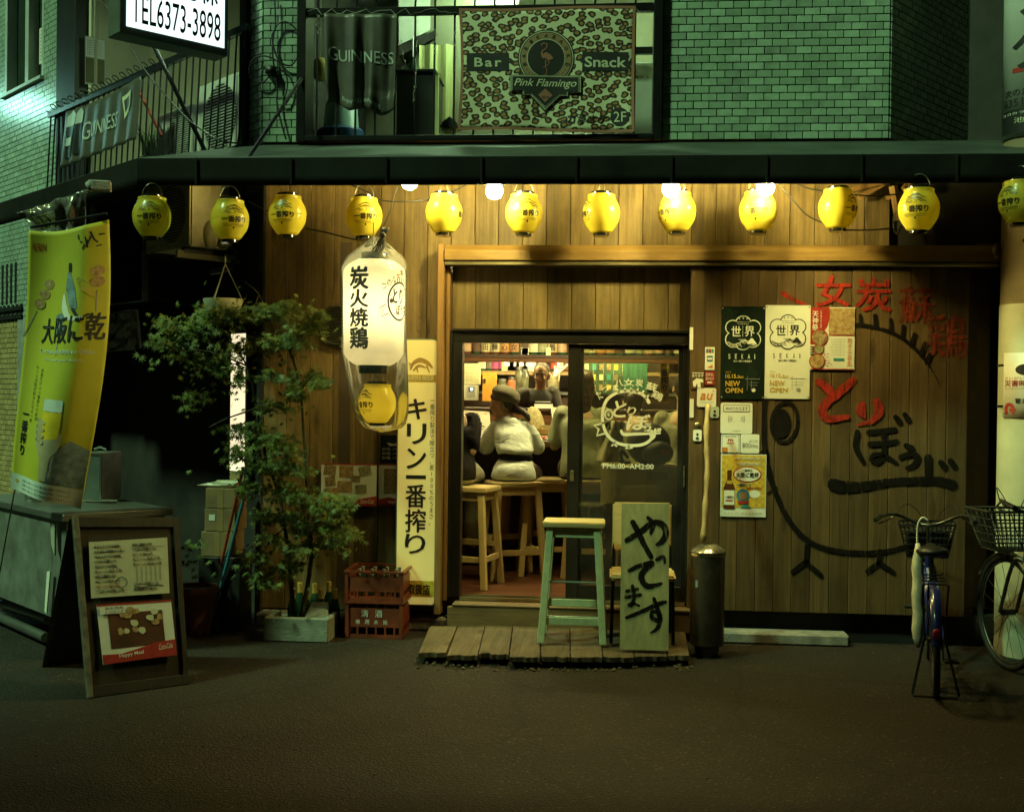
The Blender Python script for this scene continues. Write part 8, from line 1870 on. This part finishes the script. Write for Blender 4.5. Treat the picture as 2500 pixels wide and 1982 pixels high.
c=P(*ci(285,1040),YC0+.07);c.z=zct+.001;T=thing('small_dish','small white dish on the counter edge by the left diner','dish',c);mb=MB();mb.lathe([(.02,0),(.045,.02),(.043,.022),(.018,.006),(0,.006)],18,c);mb.build('dish_body',M_wht,T,smooth=True)
c=P(*ci(840,985),YC0+.22);c.z=zct+.001;T=thing('food_bowl','yellow bowl on a wooden tray on the counter right of the seated woman','bowl',c)
mb=MB();mb.lathe([(.04,.03),(.075,.05),(.09,.085),(.086,.086),(.07,.055),(0,.045)],22,c);mb.build('bowl_body',pm('yellow_bowl',(.66,.48,.20),rough=.4),T,smooth=True);mb=MB();mb.box(c+V((.01,0,.014)),(.2,.16,.028));mb.build('tray',pm('tray_wood',(.45,.28,.1),rough=.5),T,bevel=.004);mb=MB();mb.lathe([(.03,.05),(.05,.11),(.047,.11),(.028,.055)],16,c+V((.03,.02,0)));mb.build('cup',M_cre,T,smooth=True)
c=P(*ci(840,1015),YC0+.08);c.z=zct+.001;T=thing('food_plate','small plate of red and white food at the counter edge','plate',c);mb=MB();mb.lathe([(.03,0),(.065,.012),(.063,.014),(.028,.005),(0,.005)],20,c);mb.build('plate_body',M_wht,T,smooth=True)
for k in range(7):mb=MB();mb.ell(c+V((random.uniform(-.03,.03),random.uniform(-.03,.03),.02)),(.014,.012,.012),8,6);mb.build('morsel',pm('pickle_red',(.5,.08,.06),rough=.4)if k%2 else M_cre,T,smooth=2)
c=P(*ci(775,900),YC0+.28);T=thing('folded_cap','patterned cream cloth cap standing on the counter behind the ponytail','cap',V((c.x,c.y,zct)));mb=MB();mb.ell(V((c.x,c.y,zct+.13)),(.07,.03,.13),16,10,MX.Rotation(R(-14),3,'Y'));mb.build('cloth',pm('speckled_cloth',(.62,.52,.26),rough=.8,col2=(.25,.24,.12),scale=45),T,smooth=2)
c=P(*ci(845,718),YC0+.6);T=thing('price_card','small white card clipped to the counter ledge before the cook','card',V((c.x,YC0+.6,zle)));mb=MB();mb.bb(c.x-.075,c.x+.075,YC0+.6,YC0+.604,zle+.001,zle+.035);mb.build('card',M_wht,T);mb=MB();mb.bb(c.x-.07,c.x+.055,YC0+.601,YC0+.605,zle+.05,zle+.055);mb.build('card_wire',M_wht,T)
# seen through the glass
s,T=panel('yellow_sign_strip','narrow yellow beer sign strip on the room wall seen through the glass','sign',1820,362,1890,690,2.9,M_yel,.02);s.text('一番搾り',.12,.05,.88,.72,M_ink,off=.003,vert=True,bold=.03);s.text('生',.3,.85,.7,.93,M_ink,off=.003);s.flush()
s,T=panel('round_poster','pale poster at the top corner of the glass door view','poster',1892,340,2002,452,2.85,M_pwht,.003);s.disc(.72,.6,.045,M_red,off=.002);s.flush()
s,T=panel('green_curtain','green cloth hanging in the kitchen seen through the glass','curtain',1505,330,1710,610,3.6,pm('green_cloth',(.04,.16,.10),rough=.8,var=.2,stretch=(8,8,1)),.02)
s,T=panel('glass_cabinet','upright glass fronted cabinet with bottles seen through the door','cabinet',1160,350,1500,620,3.7,pm('cabinet_green',(.10,.17,.11),rough=.2,coat=.4,var=.3),.2)
for k in range(4):s.rect(.03+k*.25,.02,.05+k*.25,.98,M_steel,off=.004,name='mullion')
for k in range(3):
 for j in range(5):s.rect(.08+j*.18,.08+k*.32,.18+j*.18,.26+k*.32,[M_cre,M_tan2,M_teal,M_yel,M_photo][(j*2+k)%5],off=.003,name='contents')
s.flush()
a,b_=P(*ci(1322,1216),.42),P(*ci(2030,1550),.42)
T=thing('cardboard_carton','big cardboard box stacked inside behind the glass door','box',((a.x+b_.x)/2,.6,ZF+.12));M_card2=pm('carton_brown',(.38,.31,.12),rough=.75,var=.1,scale=3)
mb=MB();mb.bb(a.x,b_.x,.42,.80,b_.z,a.z);mb.build('carton',M_card2,T,bevel=.005)
xm0,xm1=P(*ci(1425,1300),.42).x,P(*ci(1700,1300),.42).x;mb=MB();mb.bb(xm0,xm1,.4165,.4185,b_.z+.005,a.z-.005);mb.build('flap',pm('carton_pale',(.43,.36,.15),rough=.75),T)
s=rect_px(*ci(1715,1280),*ci(1875,1330),.4162,T);s.rect(0,0,1,1,M_ink,off=.001,name='print');s.rect(.02,.06,.98,.94,M_card2,off=.002,name='print')
for k in range(4):s.text('↑☂♻⚠'[k],.05+k*.24,.15,.22+k*.24,.85,M_ink,off=.003,keep=True)
s.flush()
T=thing('box_stand','low dark bench carrying the big cardboard box','bench',((a.x+b_.x)/2,.6,ZF));mb=MB();mb.bb(a.x+.02,b_.x-.02,.44,.78,b_.z-.05,b_.z-.003);mb.build('top',M_wdd,T)
for x_ in(a.x+.06,b_.x-.06):
 for y_ in(.48,.74):mb=MB();mb.bb(x_-.02,x_+.02,y_-.02,y_+.02,ZF,b_.z-.051);mb.build('leg',M_wdd,T)
 # rucksack on the box
c=P(*ci(1720,1060),.6);zb_b=a.z+.002;T=thing('rucksack','black rucksack with a red tag lying on the cardboard box','bag',(c.x,.6,zb_b))
hB=P(*ci(1700,868),.55).z-zb_b;wB=P(*ci(1920,1000),.5).x-P(*ci(1545,1000),.5).x;M_bag=pm('black_nylon',(.014,.014,.013),rough=.6,bump=.2,bscale=30)
mb=MB();mb.ell((c.x,.6,zb_b+hB*.5),(wB*.5,.13,hB*.52),20,14);mb.ell((c.x+.06,.5,zb_b+hB*.3),(wB*.36,.08,hB*.3),16,10);mb.build('body',M_bag,T,smooth=2)
mb=MB();mb.tube(smoothpts([V((c.x-wB*.45,.52,zb_b+.05)),V((c.x-wB*.62,.5,zb_b+.10)),V((c.x-wB*.58,.5,zb_b+.02)),V((c.x-wB*.4,.5,zb_b+.02))],4),.014,6);mb.build('strap',M_bag,T,smooth=2)
q=P(*ci(1868,1090),.41);mb=MB();mb.box(V((c.x+.11,.425,zb_b+hB*.33)),(.055,.006,.035));mb.build('red_tag',M_red,T)
# striped cloth
a,b_=P(*ci(1345,845),.7),P(*ci(1535,1185),.7);c=(a+b_)/2
M_cl=pm('pale_linen',(.50,.46,.30),rough=.85,var=.12,scale=9)
T=thing('striped_jacket','pale jacket with dark stripes hung over a stool seen through the glass','jacket',V((c.x,.8,ZF+.7)))
def fj(u,v,off):return V((a.x+(b_.x-a.x)*u-.05*v,.7+.05*math.sin(u*9+v*2)-off,a.z+(b_.z-a.z)*v))
s=Surf(V((a.x,.7,a.z)),V((b_.x,.7,a.z)),V((b_.x,.7,b_.z)),V((a.x,.7,b_.z)),T,fn=fj,sub=.03);s.sheet('cloth',M_cl,16,20,.02,smooth=2)
for k in range(4):s.poly([(.02+k*.25,.22),(.14+k*.25,.22),(.30+k*.25-.25,.0),(.0+k*.25,.0)]if k else[(.02,.2),(.16,.2),(.3,.02),(.18,.02)],M_green,off=.003,name='stripe')
s.flush(smooth=2)
# stools
for lb,x_,y_,Y,rz,h_ in(('pale wooden bar stool under the left diner at the door jamb',1140,1440,.40,R(-14),.69),('pale wooden bar stool under the woman in white',1250,1420,.78,R(22),.70),('pale wooden bar stool beside the sliding door stile',1330,1420,1.02,R(8),.71),('bar stool seen through the glass under the dark skirted diner',1440,1420,.95,R(0),.71)):
 c=P(x_,y_,Y);stool(lb,(c.x,Y,ZF-.003),rz,h=h_,w_=.38,d_=.32)
 # ================================================================== people
TMP=bpy.data.scenes.new('fuse_tmp')
def fuse(name,mb,mat,parent,vox=.011,it=5,disp=None):
 me=bpy.data.meshes.new('tmp');me.from_pydata([tuple(v)for v in mb.v],[],mb.f);ob=bpy.data.objects.new('tmp',me);TMP.collection.objects.link(ob)
 r_=ob.modifiers.new('r','REMESH');r_.mode='VOXEL';r_.voxel_size=vox;s_=ob.modifiers.new('s','SMOOTH');s_.factor=.5;s_.iterations=it
 with bpy.context.temp_override(scene=TMP,view_layer=TMP.view_layers[0]):
  dg=bpy.context.evaluated_depsgraph_get();m2=bpy.data.meshes.new_from_object(ob.evaluated_get(dg))
 bpy.data.objects.remove(ob);bpy.data.meshes.remove(me)
 off=WLOC[parent.name]
 for v in m2.vertices:
  if disp:v.co+=V(v.normal)*disp(v.co)
  v.co-=off
 m2.name=name;m2.materials.clear();m2.materials.append(mat);m2.polygons.foreach_set('use_smooth',[True]*len(m2.polygons))
 return link(name,m2,parent)
def cap(mb,a,b_,ra,rb,n=12):
 a,b_=V(a),V(b_);mb.tube([a,a.lerp(b_,.33),a.lerp(b_,.66),b_],[ra,ra+(rb-ra)*.33,ra+(rb-ra)*.66,rb],n);mb.ell(a,(ra,ra,ra),n,8);mb.ell(b_,(rb,rb,rb),n,8);return mb
def chain(mb,pts,rs):
 for i in range(len(pts)-1):cap(mb,pts[i],pts[i+1],rs[i],rs[i+1])
def hand(mb,wrist,d,side,curl=.5):
 """palm and five bent fingers pointing along d; side = thumb direction"""
 d=V(d).normalized();sd=V(side);sd=(sd-d*sd.dot(d)).normalized();dn=d.cross(sd).normalized()
 if dn.z>0:dn=-dn
 pc=V(wrist)+d*.045
 cap(mb,V(wrist),pc+d*.03,.022,.026);mb.ell(pc+d*.01,(.034,.034,.018),12,8,MX((sd,d,dn)).transposed())
 for k in range(4):
  b0=pc+d*.045+sd*(.026-k*.0175);L_=(.068,.076,.07,.055)[k];m1=b0+(d+dn*curl*.5).normalized()*L_*.5;e=m1+(d*.5+dn*curl*1.2).normalized()*L_*.5;chain(mb,[b0,m1,e],[.0092,.0085,.0075])
 b0=pc-d*.015+sd*.03;m1=b0+(d*.6+sd*.8).normalized()*.035;e=m1+(d*.9+sd*.2+dn*.3).normalized()*.03;chain(mb,[b0,m1,e],[.011,.010,.0085])
def headmesh(mb,c,f,u=V((0,0,1)),k=1.0):
 """skull, jaw, nose, ears; f = facing"""
 f=V(f).normalized();u=(V(u)-f*V(u).dot(f)).normalized();r_=f.cross(u);B=MX((r_,f,u)).transposed();c=V(c);q=lambda a,b_,d:c+(r_*a+f*b_+u*d)*k
 mb.ell(q(0,-.008,.03),(.074*k,.094*k,.085*k),18,14,B);mb.ell(q(0,.022,-.035),(.058*k,.066*k,.075*k),16,12,B);mb.ell(q(0,.05,-.082),(.032*k,.03*k,.026*k),12,8,B)
 cap(mb,q(0,.082,.012),q(0,.102,-.022),.009*k,.014*k,8)
 for s_ in(-1,1):mb.ell(q(s_*.076,-.01,-.005),(.012*k,.022*k,.034*k),10,8,B);mb.ell(q(s_*.034,.064,-.022),(.024*k,.02*k,.02*k),10,8,B)
 mb.ell(q(0,.078,.028),(.05*k,.014*k,.011*k),10,6,B);mb.ell(q(0,.074,-.052),(.026*k,.016*k,.012*k),10,6,B)
 return q,B,k
M_eyew=pm('eye_white',(.6,.58,.5),rough=.2);M_brow=pm('brow_hair',(.02,.014,.01),rough=.7);M_lip=pm('lip',(.33,.12,.09),rough=.5)
def face(par,H):
 q,B,k=H
 for s_ in(-1,1):
  mb=MB();mb.ell(q(s_*.031,.073,.008),(.0135*k,.009*k,.007*k),10,7,B);e=mb.build('eye',M_eyew,par,smooth=2)
  mb=MB();mb.ell(q(s_*.031,.081,.008),(.006*k,.003*k,.006*k),8,6,B);mb.build('iris',M_ink,par,smooth=2)
  mb=MB();mb.tube([q(s_*.013,.088,.027),q(s_*.032,.089,.033),q(s_*.052,.077,.026)],[.004*k,.0048*k,.003*k],6);mb.build('eyebrow',M_brow,par,smooth=2)
 mb=MB();mb.tube([q(-.024,.084,-.053),q(0,.093,-.051),q(.024,.084,-.053)],[.003*k,.006*k,.003*k],6);mb.build('mouth',M_lip,par,smooth=2)
M_skin=pm('skin_light',(.50,.33,.19),rough=.5,var=.06,scale=10);M_skin_c=pm('skin_tan',(.44,.27,.14),rough=.45,var=.07,scale=12)
M_hair=pm('dark_hair',(.022,.013,.008),rough=.45,var=.3,stretch=(14,14,1.2));M_hairb=pm('brown_hair',(.07,.03,.015),rough=.4,var=.35,stretch=(14,14,1.2))
M_blouse=pm('white_blouse',(.72,.80,.68),rough=.75,var=.10,scale=7,bump=1.0,bscale=11);M_dskirt=pm('dark_skirt',(.035,.022,.014),rough=.8,var=.2)  # white blouse colour carries the mint tint of the street light
M_tee=pm('charcoal_tee',(.055,.05,.038),rough=.85,var=.15,bump=.8,bscale=9);M_btee=pm('black_tee',(.010,.008,.0075),rough=.9,bump=.6,bscale=9,spec=.2);M_gtr=pm('grey_trousers',(.30,.30,.22),rough=.85,var=.1)
def wrinkle(a=.008,f=14,seed=0):
 def d(co):return a*(NZ.noise(V((co.x*f+seed,co.y*f,co.z*f*.55)))+.5*NZ.noise(V((co.x*f*2.3,co.y*f*2.3+seed,co.z*f))))
 return d
up=V((0,0,1))
def person_root(label,c):return thing('person',label,'person',c)
ZS=ZF+.70
# ---- woman in white blouse, back to us, head turned to her left neighbour
pel=P(1256,1150,.84);pel.z=ZS+.085
T=person_root('woman in a white puff sleeve blouse, black sash and grey beret seated at the counter',(pel.x,pel.y,ZS))
wai=P(1258,1110,.86);che=P(1250,1062,.93);nek=P(1240,1020,.99);hed=P(1226,988,1.0);shl,shr=P(1210,1038,.97),P(1287,1036,.95)
ell_,elr=P(1186,1092,1.02),P(1312,1092,.99);hal,har=V((P(1190,1080,1.28).x,1.28,zct+.03)),V((P(1275,1080,1.30).x,1.30,zct+.03))
sk=MB();H=headmesh(sk,hed,(-.96,.22,-.12),k=.93);cap(sk,nek,hed-V((-.01,.01,.05)),.044,.042);cap(sk,nek,che+V((0,.03,.03)),.046,.055)
sk.ell(che+V((0,.02,0)),(.10,.06,.11),16,12);sk.ell(wai+V((0,.01,0)),(.092,.07,.11),16,10);sk.ell(pel,(.14,.11,.10),16,10)
for s_,sh_,el,ha in((-1,shl,ell_,hal),(1,shr,elr,har)):
 chain(sk,[sh_,el,ha],[.042,.034,.024]);hand(sk,ha,V((.12*-s_,.9,.0)),V((-s_,0,0)),.6)
 kn=V((pel.x+s_*.10,1.22,ZS+.02));an=V((pel.x+s_*.09,1.12,ZF+.30));chain(sk,[pel+V((s_*.08,.03,0)),kn,an],[.075,.052,.036]);chain(sk,[an,an+V((0,.13,-.06))],[.034,.024])
fuse('body',sk,M_skin,T,.010,3);face(T,H)
bl_=MB();shc=(shl+shr)/2
bl_.loft([(wai+V((0,-.01,-.01)),.112,.095),(wai+V((0,-.012,.03)),.138,.108),(wai.lerp(che,.6)+V((0,-.012,0)),.142,.110),(che+V((0,-.008,.02)),.132,.10),(shc+V((0,-.005,.0)),.110,.078),(shc+V((0,0,.035)),.085,.068),(nek+V((0,0,.012)),.052,.052)])
for sh_,el,ha,s_ in((shl,ell_,hal,-1),(shr,elr,har,1)):
 el2=el+V((0,.01,-.0));cap(bl_,sh_+V((-s_*.012,0,0)),sh_.lerp(el2,.5),.048,.058);cap(bl_,sh_.lerp(el2,.5),el2,.058,.058);cap(bl_,el2,el2.lerp(ha,.45),.056,.046);cap(bl_,el2.lerp(ha,.45),el2.lerp(ha,.72),.05,.034)
fuse('blouse',bl_,M_blouse,T,.010,4,wrinkle(.009,11,3))
pb=MB();pb.loft([(pel+V((.0,-.03,-.078)),.158,.148),(pel+V((-.004,-.03,-.05)),.164,.150),(pel+V((0,-.025,.01)),.148,.132),(wai+V((0,-.015,-.045)),.128,.108),(wai+V((0,-.01,-.02)),.112,.095)]);fuse('peplum',pb,M_blouse,T,.010,3,wrinkle(.008,13,9))
sm_b=MB();sm_b.lathe([(.112,-.03),(.126,-.024),(.130,0),(.126,.022),(.112,.028)],30,wai+V((0,-.01,-.014)),MX.Rotation(R(4),3,'Y'),sy=.86);sm_b.build('sash',M_btee,T,smooth=2)
sb_=MB();sb_.ell(pel+V((0,.02,-.055)),(.175,.15,.06),18,10)
for s_ in(-1,1):cap(sb_,pel+V((s_*.07,.02,-.03)),V((pel.x+s_*.10,1.24,ZS+.02)),.10,.085)
fuse('skirt',sb_,M_dskirt,T,.012,4)
q,B,k_=H
hb_=MB();hb_.ell(q(0,-.035,.035),(.078*k_,.085*k_,.082*k_),16,12,B);hb_.ell(q(.03,-.06,-.03),(.05*k_,.045*k_,.06*k_),12,10,B);hb_.ell(q(-.02,.05,.07),(.06,.03,.03),12,8,B);hb_.ell(q(.062,.01,0.0),(.02,.045,.05),10,8,B)
pt=P(1262,1000,.98);chain(hb_,[pt,P(1276,1004,.95),P(1288,1016,.93),P(1294,1026,.92)],[.030,.028,.022,.008]);fuse('hair',hb_,M_hair,T,.009,3)
be=MB();bc=P(1233,966,.99);be.ell(bc+V((.008,0,.01)),(.112,.108,.066),22,14,MX.Rotation(R(20),3,'Y'));be.ell(bc+V((.035,-.01,-.008)),(.085,.09,.045),18,12,MX.Rotation(R(26),3,'Y'));be.ell(bc+V((-.02,0,-.022)),(.086,.088,.035),18,10,MX.Rotation(R(14),3,'Y'))
fuse('beret',be,pm('grey_felt',(.115,.105,.062),rough=.9,var=.12,bump=.2),T,.009,4)
# ---- the cook behind the counter
YCk=3.25;hc=P(1322,915,YCk);T=person_root('cook with cropped hair and charcoal t-shirt looking out from behind the counter',(hc.x,YCk,ZF))
hc.y=YCk-.02;nk=P(1318,950,YCk);ch=V((P(1305,1000,YCk).x,YCk+.02,nk.z-.20));pv=V((ch.x,YCk+.04,ZF+.82))
sk=MB();H=headmesh(sk,hc,(-.14,-.97,-.22),V((.06,0,1)),k=.98);cap(sk,nk+V((0,.02,-.05)),hc+V((0,.01,-.05)),.055,.05)
S1,S2=V((P(1280,972,YCk).x,YCk,nk.z-.055)),V((P(1348,965,YCk).x,YCk+.05,nk.z-.04))
sk.ell(ch,(.15,.10,.17),16,12);cap(sk,S1,S2,.055,.055);sk.ell(ch.lerp(pv,.6),(.135,.10,.16),16,12);sk.ell(pv,(.15,.11,.11),16,10)
for s_,sh_ in((-1,S1),(1,S2)):
 el=sh_+V((s_*.07,-.06,-.26));ha=el+V((-s_*.06,-.22,.01));chain(sk,[sh_,el,ha],[.047,.038,.028]);hand(sk,ha,V((-s_*.2,-1,-.1)),V((-s_,0,0)),.8)
 hp=pv+V((s_*.08,0,-.03));kn=V((hp.x,hp.y-.02,ZF+.46));an=V((hp.x+s_*.02,hp.y,ZF+.07));chain(sk,[hp,kn,an],[.085,.058,.04]);chain(sk,[an+V((0,0,-.02)),an+V((0,-.16,-.035))],[.035,.028])
fuse('body',sk,M_skin_c,T,.0085,2);face(T,H)
ts=MB();sc_=(S1+S2)/2;ts.loft([(pv+V((0,0,-.02)),.16,.13),(ch.lerp(pv,.55),.158,.122),(ch,.168,.12),(sc_+V((0,0,-.03)),.165,.10),(sc_+V((0,.01,.05)),.10,.075),(nk+V((0,.02,.0)),.06,.06)])
for s_,sh_ in((-1,S1),(1,S2)):el=sh_+V((s_*.07,-.06,-.26));cap(ts,sh_,sh_.lerp(el,.72),.075,.066)
fuse('t_shirt',ts,M_tee,T,.011,3,wrinkle(.006,12,5))
tr_=MB();tr_.ell(pv,(.165,.125,.12),16,10)
for s_ in(-1,1):hp=pv+V((s_*.08,0,-.03));chain(tr_,[hp,V((hp.x,hp.y-.02,ZF+.46)),V((hp.x+s_*.02,hp.y,ZF+.08))],[.10,.075,.06])
fuse('trousers',tr_,M_btee,T,.012,3)
q,B,k_=H
hr=MB();hr.ell(q(0,-.016,.042),(.0765*k_,.090*k_,.079*k_),20,14,B);fuse('cropped_hair',hr,pm('cropped_grey',(.085,.065,.042),rough=.7,var=.3,scale=60,bump=.5,bscale=120),T,.007,1)
# ---- diner at the left jamb
def diner(label,x0,Y,shirt,trous,hairm,headpx,lean=0.0,lx=None,long_hair=False,face_dir=(-.1,1,0),arm_r=None,trou_w=1.0,shl_w=.15,two=None):
 px_=P(x0,1150,Y).x;pel=V((px_,Y,ZS+.085));T=person_root(label,(px_,Y,ZS));hd=P(*headpx,Y+lean);nk=V((px_+(hd.x-px_)*.7,Y+lean*.75,hd.z-.16));ch=V((px_+(hd.x-px_)*.45,Y+lean*.5,(pel.z+nk.z)/2+.06));S1,S2=V((nk.x-shl_w,nk.y,nk.z-.07)),V((nk.x+shl_w,nk.y,nk.z-.07))
 sk=MB();H=headmesh(sk,hd,face_dir,k=.95);cap(sk,nk,hd+V((0,0,-.05)),.05,.046);sk.ell(ch,(.14,.10,.17),16,12);cap(sk,S1,S2,.05,.05);sk.ell(pel,(.15,.12,.11),16,10);sk.ell((ch+pel)/2,(.125,.1,.15),16,10);cl=MB();tr_=MB()
 for s_,sh_ in((-1,S1),(1,S2)):
  if s_>0 and arm_r:el,ha=arm_r
  else:el=V((sh_.x+s_*.06,Y+.12,zct+.02-.05));ha=V((sh_.x-s_*.02,YC0+.10,zct+.04))
  chain(sk,[sh_,el,ha],[.046,.040,.027]);hand(sk,ha,V((0,1,0)),V((-s_,0,0)),.6);cap(cl,sh_,sh_.lerp(el,.8),.07,.068)
  kn=V((px_+s_*.11,Y+.40,ZS+.02));an=V((px_+s_*.1,Y+.30,ZF+.27));chain(sk,[pel+V((s_*.08,.03,0)),kn,an],[.08,.055,.038]);chain(sk,[an,an+V((0,.13,-.06))],[.036,.026]);chain(tr_,[pel+V((s_*.08,.03,0)),kn,an+V((0,0,.03))],[.10*trou_w,.078,.058])
 fuse('body',sk,M_skin,T,.010,3);face(T,H)
 cl.loft([(pel+V((0,-.01,-.06)),.165,.14),(pel+V((0,-.01,.03)),.165,.138),(ch.lerp(pel,.45)+V((0,-.01,0)),.155,.122),(ch+V((0,-.008,.02)),.172,.122),((S1+S2)/2+V((0,-.005,-.02)),.170,.098),((S1+S2)/2+V((0,0,.045)),.105,.075),(nk+V((0,0,.0)),.06,.06)]);fuse('shirt',cl,shirt,T,.012,4,wrinkle(.008,12,x0))
 tr_.ell(pel+V((0,0,-.02)),(.172,.14,.105),18,10);fuse('trousers',tr_,trous,T,.012,4)
 q,B,k_=H;hr=MB();hr.ell(q(0,-.03,.035),(.082*k_,.088*k_,.085*k_),16,12,B)
 if long_hair:
  for t in range(4):hr.ell(q(.0,-.06-.006*t,-.04-.055*t),(.075-.006*t,.05,.06),14,10,B)
  for s_ in(-1,1):hr.ell(q(s_*.06,-.01,-.05),(.03,.05,.09),12,10,B)
 else:hr.ell(q(0,-.05,-.02),(.066,.05,.06),14,10,B)
 fuse('hair',hr,hairm,T,.010,3);return T
diner('diner in a black t-shirt and pale trousers half hidden by the left door jamb',1106,.46,M_btee,M_gtr,M_hair,(1098,950),.18,arm_r=(P(1150,1100,.47),V((P(1120,1080,.9).x,1.16,zct+.04))))
diner('diner with long brown hair and pale green top behind the door stile',1422,.98,pm('pale_green_top',(.26,.28,.16),rough=.8,var=.12,bump=.9,bscale=9),M_dskirt,M_hairb,(1424,938),.10,long_hair=True,trou_w=1.1)
diner('diner in an olive shirt hunched at the counter seen through the glass',1572,1.05,pm('olive_shirt',(.16,.165,.07),rough=.85,var=.12,bump=.9,bscale=9),M_btee,M_hair,(1545,985),.26)
diner('diner in a white shirt at the right edge of the glass door',1668,1.0,pm('white_shirt',(.24,.24,.16),rough=.8,var=.12,bump=.9,bscale=9),M_dskirt,M_hair,(1668,950),.12)
for x_,Y,lb in((1572,1.05,'bar stool under the diner in the olive shirt'),(1668,1.0,'bar stool under the diner in the white shirt')):stool(lb,(P(x_,1150,Y).x,Y,ZF-.003),0,h=.70,w_=.38,d_=.32)
bpy.data.scenes.remove(TMP)
# ================================================================== the street's other side: an unseen plain block, added and sized to shade the road
OB=thing('road_shade_block','unseen plain block added across the street to shade the road','building',(0,-14,0))
HO=22.0
mb=MB();mb.bb(-15.3,22,-18,-12.2,0,HO);mb.build('wall',pm('render_grey',(.20,.20,.18),rough=.9,var=.15,scale=2,dirt=.3),OB)
mb=MB();mb.bb(-15.5,22.2,-18.2,-12.0,HO+.002,HO+.35);mb.build('parapet',M_conc,OB)
for fl in range(6):
 for k in range(12):mb=MB();x_=-14+k*3;z=1.4+fl*2.9;mb.bb(x_,x_+1.5,-12.198,-12.15,z,z+1.3);mb.build('window',M_dglass,OB)
 # neighbouring blocks closing the street at both ends
NBW=pm('neighbour_render',(.07,.065,.055),rough=.9,var=.2,scale=2,dirt=.4)
T=thing('neighbour_building','dark neighbouring building beyond the pole','building',(7,1.4,0))
mb=MB();mb.bb(xg1+.02,12,.6,5,0,8);mb.bb(2.35,xg1+.018,1.6,5,0,8);mb.build('wall',NBW,T)
for z in(1.0,3.9):mb=MB();mb.bb(xg1+.8,xg1+2.2,.57,.598,z,z+1.4);mb.build('window',M_dglass,T)
T=thing('neighbour_building','dark building farther down the side lane past the tiled wall','building',WL(s1_+4,0))
q=[WL(s1_+.03,0,.0),WL(s1_+9,0,.0),WL(s1_+9,0,-4),WL(s1_+.03,0,-4)];mb=MB();mb.prism(q,(0,0,7.5));mb.build('wall',NBW,T)
for k in range(3):lbox('window',M_dglass,T,s1_+1+k*2.6,s1_+2.4+k*2.6,3.9,5.2,.003,.03)
